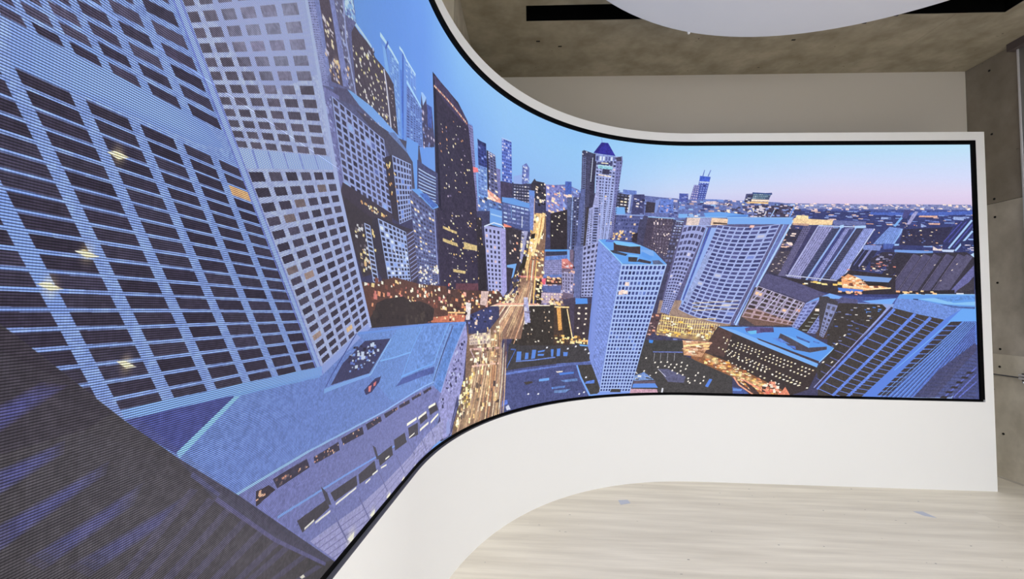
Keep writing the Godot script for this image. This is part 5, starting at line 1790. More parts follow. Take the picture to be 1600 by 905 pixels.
	line([1240,1501,1141,1371,1030,1250],6.49835,6.53118,Color8(140,104,92,230))
	line([1153,1541,1081,1475,1006,1412],4.66346,6.55303,Color8(250,210,160,150))
	line([1365,1502,1341,1434,1313,1368],6.22317,8.33755,Color8(180,130,116,150))
	line([1224,1572,1145,1485,1061,1402],4.76909,8.58914,Color8(206,140,104,150))
	line([1191,1507,1164,1476,1136,1446],4.30976,9.99985,Color8(250,210,160,190))
	line([1305,1643,1155,1450,980,1275],5.91683,9.40596,Color8(206,140,104,190))
	line([1239,1667,1062,1517,868,1383],6.9448,8.01607,Color8(250,210,160,190))
	line([1424,1696,1386,1536,1332,1379],4.74155,9.02085,Color8(255,232,200,230))
	line([1179,1529,1099,1448,1013,1370],4.6268,7.38194,Color8(255,232,200,190))
	line([1303,1588,1226,1470,1140,1358],4.559,8.01083,Color8(140,104,92,150))
	line([1187,1590,1086,1499,979,1413],6.13481,9.29381,Color8(206,140,104,230))
	line([1056,1500,890,1381,709,1276],5.79853,10.7027,Color8(226,170,130,230))
	line([1218,1559,1090,1423,948,1298],4.22759,9.34887,Color8(255,232,200,190))
	line([1163,1552,1016,1422,856,1304],6.39753,8.51174,Color8(255,232,200,230))
	line([1041,1511,970,1460,895,1411],4.67122,10.9162,Color8(140,104,92,150))
	line([1216,1636,1017,1468,795,1321],5.52884,9.9489,Color8(255,232,200,230))
	line([1380,1630,1317,1473,1239,1323],6.60515,8.54362,Color8(140,104,92,190))
	line([1415,1672,1353,1457,1263,1251],5.70194,9.99756,Color8(104,80,76,150))
	line([1365,1711,1234,1502,1075,1309],4.06036,8.39394,Color8(104,80,76,230))
	line([1181,1500,1149,1465,1117,1431],4.85485,8.58468,Color8(255,232,200,230))
	line([1426,1678,1397,1546,1358,1417],6.03573,9.7181,Color8(250,210,160,230))
	line([1256,1634,1104,1478,934,1337],5.61328,10.7532,Color8(104,80,76,150))
	line([1296,1637,1156,1461,994,1300],4.40308,8.11388,Color8(180,130,116,150))
	line([1366,1590,1337,1518,1305,1447],5.66471,6.24682,Color8(104,80,76,230))
	line([1268,1629,1152,1498,1023,1375],6.39599,10.4334,Color8(255,232,200,230))
	line([1373,1672,1314,1548,1247,1428],4.49816,8.93717,Color8(140,104,92,190))
	line([1364,1547,1300,1391,1220,1242],4.559,8.65582,Color8(226,170,130,230))
	line([1291,1661,1093,1447,862,1259],4.0843,9.58208,Color8(180,130,116,230))
	line([1397,1572,1367,1472,1332,1375],6.12148,7.65125,Color8(255,232,200,150))
	line([1092,1531,1007,1465,918,1403],5.3929,9.47325,Color8(140,104,92,150))
	line([974,1527,1508,1531],20,16,Color8(226,160,140))
	line([797,1514,1625,1527],8,8,Color8(250,220,190))
	poly([1328,1584,1373,1585,1409,1393,1343,1394],Color8(166,166,210))
	strew([1334,1584,1373,1585,1415,1393,1343,1386],12,14,30,0.6,[Color8(220,216,230),Color8(130,120,150)],93)
	strew([1084,1592,1230,1604,1219,1550,1073,1539],40,16,34,0.6,[Color8(255,240,196),Color8(250,220,150),Color8(150,110,80)],94)
	halo(1145,1571,60,45,Color8(255,236,180,150))
	strew([1164,1824,1285,1890,1291,1607,1169,1602],30,12,30,1,[Color8(60,50,48),Color8(84,70,60),Color8(240,206,150)],95)
	poly([676,1400,1050,1437,1068,759,505,768,561,908,658,1071],Color8(124,96,80))
	line([873,1340,835,1150,784,968],5.64821,8.02563,Color8(255,236,206,150))
	line([890,1334,843,1140,781,955],6.82888,6.17948,Color8(240,196,140,230))
	line([1085,1286,1058,1007,1004,740],4.26015,10.241,Color8(120,90,80,230))
	line([924,1303,864,1003,770,727],4.02163,8.04359,Color8(190,150,130,230))
	line([1112,1253,1093,992,1052,740],5.35412,7.63258,Color8(255,236,206,190))
	line([1048,1195,1037,1024,1017,856],6.10264,7.01544,Color8(176,120,90,230))
	line([846,1210,800,1055,744,908],5.30777,10.1214,Color8(120,90,80,230))
	line([1019,1361,981,1120,923,890],4.36644,12.5421,Color8(240,196,140,190))
	line([919,1130,880,923,823,727],4.05456,8.02298,Color8(120,90,80,150))
	line([1057,1196,1040,960,1004,732],5.85319,12.2586,Color8(190,150,130,190))
	line([848,1293,810,1138,763,989],5.36436,8.55634,Color8(250,216,160,190))
	line([1135,1314,1133,1023,1104,740],4.17802,6.38689,Color8(206,140,96,150))
	line([1018,1221,978,991,918,773],6.99291,6.85591,Color8(120,90,80,230))
	line([936,1325,886,1116,819,918],5.23187,6.25808,Color8(176,120,90,190))
	line([965,1319,929,1111,877,912],4.76318,7.69672,Color8(250,216,160,150))
	line([1055,1283,1033,1000,983,730],5.69603,12.934,Color8(120,90,80,190))
	line([1132,1162,1129,1041,1121,922],4.27873,7.47645,Color8(255,236,206,230))
	line([1117,1181,1095,953,1056,734],6.44448,9.69617,Color8(120,90,80,230))
	line([1083,1261,1059,1017,1016,782],6.88532,10.6785,Color8(190,150,130,150))
	line([946,1304,887,1004,792,726],6.06356,9.25203,Color8(150,112,96,190))
	line([1077,1377,1043,1043,972,729],5.83003,7.80137,Color8(250,216,160,190))
	line([1085,1215,1064,969,1023,732],4.4857,10.2579,Color8(240,196,140,230))
	line([1060,1370,1053,1152,1030,938],5.46649,12.053,Color8(206,140,96,230))
	line([1031,1123,1010,924,975,731],6.51307,11.7929,Color8(190,150,130,150))
	line([1115,1086,1105,944,1089,805],6.56642,8.80041,Color8(176,120,90,150))
	line([840,1243,780,1049,704,867],4.20075,12.1693,Color8(176,120,90,150))
	line([1043,1344,1004,1053,937,777],6.62286,7.23446,Color8(120,90,80,150))
	line([888,1112,868,1044,846,977],4.01669,8.18272,Color8(150,112,96,230))
	line([843,1239,774,1034,685,845],6.54271,8.49753,Color8(255,236,206,150))
	line([1137,1193,1133,1008,1117,827],6.34736,9.97837,Color8(176,120,90,230))
	line([1072,1336,1050,1027,997,731],6.95769,8.38031,Color8(120,90,80,190))
	line([826,1336,742,1025,615,747],4.59246,11.5573,Color8(120,90,80,230))
	line([977,1113,963,1007,945,903],4.98002,8.10406,Color8(120,90,80,150))
	line([1012,1353,988,1093,940,843],4.4754,10.0892,Color8(206,140,96,190))
	line([1022,1111,979,914,922,726],5.95467,10.7278,Color8(150,112,96,230))
	line([859,1148,797,960,718,785],6.69062,10.9251,Color8(240,196,140,190))
	line([930,1232,882,1029,817,838],5.51885,12.7866,Color8(255,236,206,190))
	line([902,1331,839,1068,748,824],5.21259,8.72052,Color8(120,90,80,150))
	line([801,1118,739,917,658,731],6.73076,11.2889,Color8(190,150,130,190))
	line([873,1168,838,1051,797,939],4.20724,6.9285,Color8(240,196,140,150))
	line([861,1232,772,968,653,731],4.05558,7.7177,Color8(190,150,130,150))
	line([899,1307,801,1007,664,740],5.82921,10.4205,Color8(190,150,130,150))
	line([1047,1122,1022,923,983,730],6.08129,11.0659,Color8(120,90,80,230))
	line([855,1301,787,1065,695,847],4.5041,12.1235,Color8(255,236,206,190))
	line([975,1265,946,1086,906,913],5.26926,6.19636,Color8(250,216,160,230))
	line([849,1341,731,1037,571,774],4.69605,9.87468,Color8(250,216,160,190))
	line([1109,1242,1101,986,1073,737],5.00869,7.20802,Color8(255,236,206,230))
	line([968,1120,950,991,926,864],5.8003,6.26058,Color8(255,236,206,230))
	line([867,1220,797,980,702,759],5.87516,8.37403,Color8(176,120,90,150))
	line([1117,1180,1100,954,1066,736],5.58128,12.9121,Color8(120,90,80,190))
	line([1094,1223,1085,976,1055,736],4.11691,10.7317,Color8(240,196,140,190))
	line([1086,1343,1061,1030,1004,731],4.21448,7.5829,Color8(250,216,160,190))
	line([990,1370,976,1082,932,805],4.63943,7.74448,Color8(150,112,96,230))
	line([1066,1264,1035,1002,981,752],4.5186,9.45586,Color8(250,216,160,150))
	line([1062,1175,1029,947,978,729],4.96553,7.50296,Color8(255,236,206,190))
	line([1110,1152,1092,976,1063,804],4.96362,10.3408,Color8(255,236,206,190))
	line([865,1215,811,992,737,785],5.83877,8.18944,Color8(150,112,96,150))
	line([1024,1305,1002,1093,965,887],6.29298,10.5185,Color8(176,120,90,150))
	line([984,1310,914,1005,809,725],6.39262,8.2127,Color8(206,140,96,230))
	line([976,1191,945,954,893,728],6.26779,11.6086,Color8(250,216,160,230))
	line([851,1293,777,998,665,730],6.95887,7.13649,Color8(120,90,80,150))
	line([753,1137,673,934,572,751],6.11296,10.6765,Color8(190,150,130,190))
	line([815,1254,747,1040,659,843],5.08658,11.206,Color8(120,90,80,150))
	line([1032,1315,1023,1091,997,874],6.81713,10.7424,Color8(240,196,140,190))
	line([945,1327,901,1091,836,867],4.06359,6.82444,Color8(240,196,140,190))
	line([1089,1230,1081,1079,1066,930],6.40112,11.6152,Color8(190,150,130,150))
	line([845,1286,783,1067,701,864],5.34232,11.2032,Color8(150,112,96,230))
	line([1024,1205,1013,1070,995,937],5.44494,12.8162,Color8(206,140,96,230))
	line([842,1293,790,1138,727,992],5.14841,7.61949,Color8(250,216,160,230))
	line([831,1306,771,1080,690,870],5.62286,8.6036,Color8(120,90,80,230))
	line([893,1115,834,914,757,727],5.79048,12.7558,Color8(190,150,130,150))
	line([983,1323,955,1063,903,814],4.22181,10.3936,Color8(206,140,96,150))
	line([1118,1199,1120,1058,1117,919],6.62256,6.56371,Color8(120,90,80,150))
	line([1070,1300,1060,1113,1038,929],6.64736,7.96558,Color8(176,120,90,230))
	line([930,1111,889,914,832,726],6.75633,6.31496,Color8(190,150,130,190))
	line([1007,1358,970,1085,905,826],6.4023,11.5223,Color8(206,140,96,150))
	line([890,1155,857,1034,818,918],6.99576,6.07414,Color8(206,140,96,150))
	line([1118,1357,1118,1053,1089,758],6.00322,10.4124,Color8(120,90,80,230))
	line([1013,1339,989,1026,932,729],6.89493,9.61983,Color8(206,140,96,230))
	line([916,1349,863,1057,778,786],5.80537,6.0359,Color8(206,140,96,150))
	line([1061,1289,1044,1056,1008,830],5.57424,9.75469,Color8(150,112,96,150))
	line([1133,1078,1127,908,1111,741],5.7418,9.99115,Color8(250,216,160,150))
	line([882,1216,819,989,733,779],4.48586,7.12346,Color8(120,90,80,190))
	line([1093,1194,1080,1022,1057,853],4.9456,12.0436,Color8(150,112,96,190))
	strew([596,1060,779,1096,725,915,566,790,504,797],60,14,34,0.9,[Color8(250,226,160),Color8(120,110,60),Color8(255,240,206),Color8(110,84,60),Color8(236,190,90)],96)
	line([713,1241,1056,1226],14,14,Color8(206,160,150))
	line([737,1133,1059,1120],14,12,Color8(226,180,160))
	line([713,1241,818,1124],8,8,Color8(200,170,180))
	strew([710,1314,1052,1378,1058,1132,716,1146],50,18,44,0.5,[Color8(240,214,170),Color8(150,120,110),Color8(206,170,160),Color8(250,236,206),Color8(120,90,80)],97)
	poly([700,1326,911,1360,952,1335,954,1261,702,1268],Color8(214,196,180))
	facade([700,1326,951,1358,954,1261,702,1268],8,3,0.6,0.6,Color8(214,190,170),Color8(150,130,130),{"lit":0.3,"glow":[Color8(250,226,180)],"seed":30})
	poly([662,1504,1049,1507,1050,1437,912,1337,689,1337],Color8(62,62,96))
	poly([704,1483,967,1495,951,1369,689,1347],Color8(58,62,108))
	strew([683,1494,1027,1496,912,1348,689,1347],22,12,30,0.6,[Color8(110,120,190),Color8(230,200,180),Color8(40,40,60)],98)
	strew([791,1353,1052,1390,1067,805,607,799,563,869,719,1083],90,8,26,1.4,[Color8(96,72,62),Color8(70,58,60),Color8(255,226,170),Color8(255,236,200),Color8(250,206,140)],99)
	halo(726,873,110,120,Color8(255,214,150,120))
	halo(824,939,110,120,Color8(255,214,150,120))
	halo(667,804,110,120,Color8(255,214,150,120))
	halo(921,1011,110,120,Color8(255,214,150,120))
	halo(976,1162,110,120,Color8(255,214,150,120))
	halo(808,813,110,120,Color8(255,214,150,120))
	halo(770,1054,110,120,Color8(255,214,150,120))
	halo(1196,1495,90,90,Color8(255,220,160,120))
	halo(1291,1559,90,90,Color8(255,220,160,120))
	halo(1124,1420,90,90,Color8(255,220,160,120))
	halo(1338,1640,90,90,Color8(255,220,160,120))
	halo(1052,1347,90,90,Color8(255,220,160,120))
	halo(980,1278,90,90,Color8(255,220,160,120))
	halo(1222,1403,90,90,Color8(255,220,160,120))
	# left side of the avenue
	poly([1041,2392,1565,2491,1587,2279,1046,2180],Color8(60,60,92))
	facade([1048,2703,1164,2718,1178,2410,1060,2397],5,13,0.7,0.55,Color8(92,116,206),Color8(60,74,150),{"lit":0.35,"glow":[Color8(176,190,240),Color8(214,210,236)],"seed":31})
	line([1048,2703,1164,2715],6,6,Color8(190,210,250))
	poly([1294,2574,1341,2605,1375,2576,1372,2462,1292,2431],Color8(96,110,180))
	strew([1294,2580,1370,2575,1372,2462,1297,2438],18,12,24,0.8,[Color8(210,216,240),Color8(60,66,120),Color8(130,150,220)],101)
	poly([1192,2467,1290,2505,1292,2431,1194,2413],Color8(150,176,236))
	poly([1400,2462,1436,2508,1455,2493,1547,2500,1567,2374,1402,2330],Color8(54,50,66))
	strew([1400,2456,1556,2489,1558,2333,1421,2283],34,12,26,0.7,[Color8(230,206,190),Color8(120,120,150),Color8(36,32,40),Color8(250,220,180)],102)
	poly([1041,2392,1184,2405,1177,2290,1044,2272],Color8(66,58,86))
	facade([1194,2407,1381,2439,1384,2301,1197,2276],6,6,0.7,0.5,Color8(50,50,76),Color8(120,120,150),{"lit":0.4,"glow":[Color8(226,220,226),Color8(180,186,220)],"seed":32})
	poly([1063,2282,1196,2306,1384,2301,1394,2246,1065,2184],Color8(104,150,222))
	poly([1373,2405,1438,2413,1440,2254,1385,2245],Color8(110,146,222))
	poly([1565,2491,1757,2515,1759,2306,1568,2276],Color8(120,124,190))
	strew([1565,2485,1757,2508,1759,2306,1568,2276],46,14,34,0.7,[Color8(236,200,190),Color8(84,92,170),Color8(150,170,236),Color8(250,214,170),Color8(230,160,150)],103)
	facade([758,2591,862,2586,879,2437,767,2424],3,8,0.7,0.6,Color8(56,66,140),Color8(44,52,110),{"seed":33,"lit":0.1,"glow":[Color8(120,140,210)]})
	poly([754,2592,778,2588,862,2597,863,2570,759,2565],Color8(44,48,100))
	facade([875,2557,974,2556,1025,2262,888,2263],3,14,0.7,0.5,Color8(96,100,150),Color8(60,58,86),{"lit":0.35,"glow":[Color8(240,214,190),Color8(214,216,236)],"seed":34})
	poly([869,2555,889,2556,907,2290,887,2296],Color8(44,40,60))
	facade([763,2423,873,2435,889,2241,780,2236],3,10,0.7,0.5,Color8(110,140,206),Color8(84,110,180),{"lit":0.3,"glow":[Color8(180,206,240)],"seed":35})
	poly([724,2520,760,2528,774,2405,734,2413],Color8(120,166,236))
	poly([990,2470,1038,2473,1048,2267,1025,2262],Color8(110,110,170))
	poly([887,2296,1044,2266,1054,2234,899,2232],Color8(226,150,130))
	strew([887,2285,1044,2266,1045,2232,899,2232],14,14,30,0.7,[Color8(250,200,180),Color8(250,226,200)],104)
	poly([780,2225,1064,2236,1065,2184,783,2125],Color8(84,110,176))
	strew([780,2225,1064,2236,1065,2184,783,2125],26,14,40,0.5,[Color8(140,170,226),Color8(60,60,90),Color8(240,220,210),Color8(96,130,206)],105)
	facade([637,2643,695,2651,783,2125,730,2113],3,34,0.55,0.5,Color8(124,122,176),Color8(84,82,130),{"seed":36})
	line([637,2643,690,2651,699,2632],8,8,Color8(120,160,230))
	poly([684,2387,764,2402,775,2378,705,2354],Color8(236,120,126))
	poly([157,2698,189,2703,368,2715,505,2712,632,2651,678,2487,752,2201,821,1547,343,1536,249,2004],Color8(54,46,68))
	poly([152,2698,190,2699,318,2020,265,2042],Color8(36,30,48))
	poly([171,2692,368,2712,556,2690,632,2651,633,2619,372,2629,184,2639],Color8(66,58,90))
	poly([179,2645,194,2647,193,2636,176,2632],Color8(230,170,140))
	poly([199,2648,214,2650,212,2639,196,2636],Color8(250,210,180))
	poly([219,2651,233,2653,232,2642,216,2639],Color8(190,120,100))
	poly([238,2654,253,2655,252,2644,235,2641],Color8(230,170,140))
	poly([258,2656,272,2658,271,2646,255,2644],Color8(250,210,180))
	poly([277,2659,291,2660,290,2648,274,2646],Color8(190,120,100))
	poly([297,2660,311,2661,309,2650,294,2647],Color8(230,170,140))
	poly([316,2662,330,2662,329,2651,313,2649],Color8(250,210,180))
	poly([335,2663,349,2663,348,2652,332,2650],Color8(190,120,100))
	poly([354,2664,368,2664,367,2653,351,2651],Color8(230,170,140))
	poly([373,2664,387,2664,385,2653,370,2651],Color8(250,210,180))
	poly([391,2664,405,2664,404,2653,389,2651],Color8(190,120,100))
	poly([410,2664,424,2664,423,2652,407,2651],Color8(230,170,140))
	poly([429,2664,443,2664,441,2652,426,2650],Color8(250,210,180))
	poly([447,2663,461,2663,460,2651,445,2649],Color8(190,120,100))
	poly([466,2662,479,2661,478,2649,463,2648],Color8(230,170,140))
	poly([484,2660,498,2660,497,2648,482,2647],Color8(250,210,180))
	poly([503,2659,516,2658,515,2646,500,2645],Color8(190,120,100))
	poly([521,2656,534,2656,533,2643,518,2643],Color8(230,170,140))
	poly([539,2654,553,2653,551,2641,536,2640],Color8(250,210,180))
	poly([557,2651,571,2650,570,2638,555,2637],Color8(190,120,100))
	poly([575,2648,589,2647,588,2634,573,2634],Color8(230,170,140))
	poly([594,2645,607,2643,606,2631,591,2631],Color8(250,210,180))
	poly([612,2641,625,2639,624,2627,609,2627],Color8(190,120,100))
	strew([218,2537,608,2621,704,2229,314,2089],60,8,17,0.7,[Color8(250,214,150),Color8(226,160,110),Color8(180,160,180),Color8(250,236,206),Color8(110,100,140)],106)
	strew([318,2020,739,2115,803,1608,390,1590],90,8,20,0.6,[Color8(250,214,140),Color8(240,190,110),Color8(226,214,200),Color8(120,110,130),Color8(250,230,170)],107)
	poly([339,1944,522,1945,522,1930,340,1930],Color8(240,210,130,200))
	poly([342,1878,525,1878,542,1858,343,1860],Color8(240,210,130,200))
	poly([605,1898,778,1899,779,1866,622,1857],Color8(240,210,130,200))
	poly([483,1723,643,1723,636,1706,484,1705],Color8(240,210,130,200))
	poly([519,1641,802,1658,820,1563,522,1555],Color8(96,58,70))
	strew([404,1644,518,1652,522,1555,409,1552],10,10,20,0.8,[Color8(220,110,100),Color8(250,206,150),Color8(90,50,50)],108)
	poly([756,2078,819,2090,896,1591,805,1546],Color8(48,42,52))
	strew([755,2119,818,2111,878,1675,801,1670],18,8,16,0.8,[Color8(240,200,130),Color8(110,100,120)],109)
	poly([1068,2089,1295,2078,1300,1835,1136,1634],Color8(56,50,60))
	strew([1164,2047,1277,2051,1262,1856,1169,1835],12,12,22,0.8,[Color8(236,160,130),Color8(250,214,190),Color8(120,110,120)],110)
	poly([1086,2102,1178,2110,1178,2087,1087,2074],Color8(236,130,110))
	poly([1063,2273,1375,2290,1397,2081,1067,2101],Color8(74,84,140))
	facade([1073,2253,1375,2265,1378,2116,1086,2104],6,5,0.8,0.4,Color8(0,0,0,0),Color8(110,120,176),{"lit":0.2,"glow":[Color8(190,210,245)],"seed":37})
	poly([1063,2285,1384,2304,1375,2265,1063,2250],Color8(110,160,230))
	line([1300,2190,1298,2103],8,8,Color8(226,236,250))
	line([1169,2249,1177,2156],6,6,Color8(130,170,230))
	poly([1383,2367,1438,2366,1425,2097,1387,2104],Color8(110,130,200))
	line([1439,2353,1432,2111],6,6,Color8(240,190,170))
	poly([920,2174,1065,2193,1068,2066,923,2064],Color8(116,164,232))
	line([931,2137,1066,2141],10,10,Color8(170,206,246))
	line([930,2181,1065,2187],8,8,Color8(70,100,170))
	poly([1295,2078,1369,2089,1300,1835,1281,1846],Color8(150,150,190))
	strew([1291,2072,1360,2076,1290,1846,1271,1857],20,12,26,0.8,[Color8(230,226,240),Color8(80,76,100),Color8(250,220,180)],111)
	poly([1132,1808,1244,1830,1209,1732,1144,1681],Color8(124,176,240))
	poly([1094,1793,1207,1791,1155,1611,1098,1609],Color8(54,48,62))
	poly([865,2048,1106,2067,1136,1622,1090,1575,927,1592],Color8(168,170,224))
	facade([856,2035,1049,2046,1080,1586,924,1586],4,15,0.5,0.55,Color8(176,180,230),Color8(58,56,84),{"lit":0.04,"glow":[Color8(216,180,180)],"seed":38})
	facade([1053,2043,1110,2059,1132,1634,1084,1586],2,14,0.5,0.4,Color8(150,146,206),Color8(176,170,224),{"seed":39})
	line([855,2038,971,2084,1068,2084,1106,2063],9,9,Color8(216,230,250))
	poly([899,1580,1080,1586,1062,1553,899,1558],Color8(60,52,56))
	poly([791,1891,869,1913,908,1580,811,1577],Color8(44,38,46))
	poly([-599,1578,1046,1618,1122,1554,433,1395,-443,1498],Color8(82,58,54))
	strew([-577,1580,1046,1614,1092,1544,349,1432,-498,1519],170,12,34,0.7,[Color8(250,216,150),Color8(250,190,110),Color8(226,140,100),Color8(110,70,56),Color8(60,46,44),Color8(255,240,206),Color8(236,170,150)],112)
	poly([229,1468,653,1457,639,1414,214,1422],Color8(196,110,84))
	line([279,1474,653,1469],10,10,Color8(250,196,130))
	poly([172,1533,588,1526,589,1480,193,1481],Color8(84,56,52))
	poly([650,1535,713,1528,701,1425,655,1426],Color8(226,214,214))
	poly([834,1609,925,1613,898,1514,821,1522],Color8(206,176,170))
	strew([83,1525,667,1520,655,1418,126,1431],50,14,32,0.6,[Color8(240,170,120),Color8(206,120,90),Color8(60,44,44),Color8(250,220,170)],113)
	# towers at the left of the sky
	poly([-6,2509,64,2517,75,2491,154,2505,203,2357,200,2326,-11,2243],Color8(70,66,100))
	poly([-11,2506,18,2518,68,2520,58,2498,23,2457],Color8(160,196,246))
	poly([83,2495,154,2513,160,2407,102,2389],Color8(66,84,160))
	strew([-1,2445,198,2363,200,2326,14,2253],30,8,20,0.8,[Color8(190,180,206),Color8(120,140,210),Color8(60,56,80)],121)
	poly([-310,2532,-264,2545,-234,2536,-95,2544,-77,2467,-1,2437,38,2262,-206,2166,-278,2341,-260,2486],Color8(112,150,226))
	facade([-230,2532,-95,2544,-74,2431,-217,2442],4,12,0.6,0.55,Color8(120,160,230),Color8(92,124,206),{"lit":0.3,"glow":[Color8(190,216,246)],"seed":41})
	facade([-206,2434,-1,2437,26,2257,-196,2170],6,22,0.6,0.5,Color8(96,124,196),Color8(70,84,146),{"lit":0.35,"glow":[Color8(150,180,232),Color8(56,60,106)],"seed":42})
	line([-207,2447,-1,2437],16,10,Color8(170,212,250))
	line([-301,2534,-264,2541,-214,2535,-94,2540],11,9,Color8(190,224,250))
	line([-260,2534,-231,2173],13,13,Color8(56,84,176))
	poly([-491,2459,-448,2471,-440,2464,-306,2472,-286,2457,-247,2187,-284,2172,-367,2352,-432,2359,-458,2409],Color8(110,150,224))
	facade([-399,2453,-306,2469,-256,2183,-359,2236],4,30,0.6,0.5,Color8(120,160,226),Color8(90,120,196),{"lit":0.3,"glow":[Color8(170,204,242)],"seed":43})
	line([-489,2461,-447,2465,-376,2468,-305,2465],16,10,Color8(186,220,250))
	line([-417,2481,-438,2440,-383,2349],10,10,Color8(66,90,170))
	poly([-468,2439,-438,2440,-384,2361,-432,2359],Color8(130,176,238))
	line([-277,2456,-232,2193],14,12,Color8(70,110,206))
	poly([-735,2348,-705,2360,-645,2360,-554,2372,-526,2355,-455,2363,-401,2364,-350,2355,-283,2166,-354,2174,-653,2152,-694,2276],Color8(76,68,82))
	strew([-696,2296,-546,2354,-447,2356,-371,2179,-506,2165,-643,2158],95,6,13,0.8,[Color8(226,214,190),Color8(250,220,150),Color8(190,180,190),Color8(240,236,230)],122)
	line([-735,2353,-706,2367,-634,2371,-554,2372],14,10,Color8(176,206,246))
	line([-447,2359,-421,2316,-362,2174],12,12,Color8(206,206,226))
	poly([-408,2354,-350,2355,-283,2166,-346,2178],Color8(70,62,76))
	strew([-400,2346,-359,2350,-293,2175,-338,2181],14,6,12,0.8,[Color8(226,206,190),Color8(160,150,170)],123)
	strew([-584,2347,-534,2379,-533,2357,-583,2331],8,6,12,1,[Color8(60,50,70),Color8(180,180,200)],124)
	poly([-958,2239,-695,2444,-669,2376,-698,2325,-653,2152,-716,2134,-789,2104,-877,2065],Color8(92,96,140))
	poly([-753,2398,-700,2440,-669,2376,-705,2365,-735,2353],Color8(140,180,236))
	strew([-748,2397,-700,2435,-671,2379,-730,2354],40,7,14,0.7,[Color8(190,214,246),Color8(96,110,170)],125)
	facade([-958,2239,-895,2288,-810,2093,-869,2070],6,40,0.75,0.4,Color8(126,134,190),Color8(92,94,136),{"jit":0.2,"seed":44})
	poly([-898,2282,-876,2298,-809,2135,-824,2117],Color8(110,120,176))
	poly([-876,2298,-830,2334,-781,2249,-716,2144,-799,2117,-838,2206],Color8(80,70,86))
	strew([-868,2300,-837,2319,-737,2152,-799,2126],26,6,14,0.8,[Color8(160,150,170),Color8(200,190,200),Color8(236,206,170)],126)
	poly([-826,2337,-805,2353,-697,2154,-736,2138],Color8(116,124,180))
	poly([-805,2353,-753,2394,-654,2157,-696,2150],Color8(96,96,130))
	strew([-801,2352,-757,2381,-665,2161,-702,2152],46,6,13,0.8,[Color8(170,176,206),Color8(70,66,90),Color8(140,150,196)],127)
	line([-753,2394,-727,2280,-654,2154],10,10,Color8(140,150,200))
	poly([-781,2188,-768,2195,-762,2180,-777,2171],Color8(250,210,160))
	halo(-774,2182,26,26,Color8(255,214,160,200))
	strew([-853,2175,-712,2235,-697,2154,-807,2113],26,6,16,0.9,[Color8(200,196,220),Color8(226,180,140),Color8(90,90,130)],128)
	# block with a white grid front and rounded roof
	poly([-869,2070,-823,2091,-789,2102,-716,2139,-607,2149,-354,2174,-208,2183,-124,2198,-119,2131,-721,1918,-804,1931],Color8(86,88,128))
	poly([-789,2109,-706,2144,-417,2153,-207,2176,-185,2150,-350,2113,-604,2098,-788,2086],Color8(82,80,112))
	poly([-711,2142,-686,2150,-534,2175,-355,2180,-187,2184,-283,2159,-476,2139,-630,2133],Color8(124,168,236))
	strew([-628,2118,-418,2159,-246,2174,-351,2137],24,6,12,0.6,[Color8(180,190,226),Color8(220,180,150)],129)
	poly([-865,2075,-757,2098,-721,1907,-668,1827,-739,1826,-795,1931],Color8(108,112,166))
	strew([-855,2064,-763,2086,-723,1925,-740,1845,-795,1935],60,7,16,0.5,[Color8(136,146,206),Color8(90,92,140),Color8(150,160,214)],130)
	poly([-804,2073,-637,2124,-397,2103,-146,2134,261,2109,232,2000,56,1912,-320,1845,-702,1846],Color8(84,86,124))
	poly([-658,2109,-303,2167,-18,2246,90,2092,226,2099,267,2008,-48,2022,-349,2060,-427,2091],Color8(74,70,92))
	facade([-798,2078,-428,2107,-328,1858,-710,1850],9,12,0.66,0.66,Color8(140,154,212),Color8(66,62,84),{"lit":0.1,"glow":[Color8(120,146,220),Color8(150,180,240),Color8(90,100,160)],"seed":45})
	poly([-721,1860,-327,1857,-325,1823,-365,1746,-507,1738,-672,1764,-732,1824],Color8(66,58,72))
	strew([-632,1837,-372,1843,-393,1825,-616,1824],26,8,18,0.6,[Color8(250,206,130),Color8(240,226,200),Color8(200,150,100)],131)
	facade([-348,2080,-127,2122,-85,1893,-246,1834],6,12,0.66,0.66,Color8(156,172,224),Color8(60,56,80),{"lit":0.08,"glow":[Color8(110,140,220)],"seed":46})
	strew([-376,2043,-318,2055,-270,1916,-320,1912],14,8,16,0.8,[Color8(250,206,140),Color8(240,180,100)],132)
	poly([-420,2044,-348,2080,-252,1838,-322,1841,-381,1956],Color8(58,50,62))
	strew([-409,2048,-365,2056,-309,1933,-356,1929],12,8,14,0.8,[Color8(250,210,140),Color8(226,160,90)],133)
	poly([-563,1777,-455,1816,-170,1835,17,1851,2,1606,-308,1588,-375,1575,-521,1674],Color8(58,52,66))
	poly([-718,1821,-511,1799,-461,1619,-567,1594,-653,1699],Color8(62,54,62))
	strew([-657,1754,-491,1772,-461,1619,-568,1609],60,8,18,0.7,[Color8(226,180,130),Color8(200,200,206),Color8(110,100,110),Color8(250,206,140)],134)
	facade([-571,1772,-524,1772,-434,1580,-487,1585],1,13,0.7,0.62,Color8(168,184,230),Color8(58,52,64),{"seed":47})
	facade([-464,1811,-169,1816,-88,1611,-342,1586],7,13,0.66,0.62,Color8(164,182,232),Color8(60,58,76),{"lit":0.14,"glow":[Color8(140,170,236),Color8(226,236,250)],"seed":48})
	strew([-342,1741,-137,1773,-127,1648,-287,1634],22,8,16,0.8,[Color8(236,240,250),Color8(190,210,246)],135)
	poly([-169,1816,16,1861,32,1651,-78,1602],Color8(70,64,84))
	line([-156,1804,2,1869],5,5,Color8(126,136,190))
	line([-149,1788,4,1849],5,5,Color8(126,136,190))
	line([-142,1772,5,1830],5,5,Color8(126,136,190))
	line([-135,1755,7,1810],5,5,Color8(126,136,190))
	line([-128,1738,8,1790],5,5,Color8(126,136,190))
	line([-121,1722,10,1770],5,5,Color8(126,136,190))
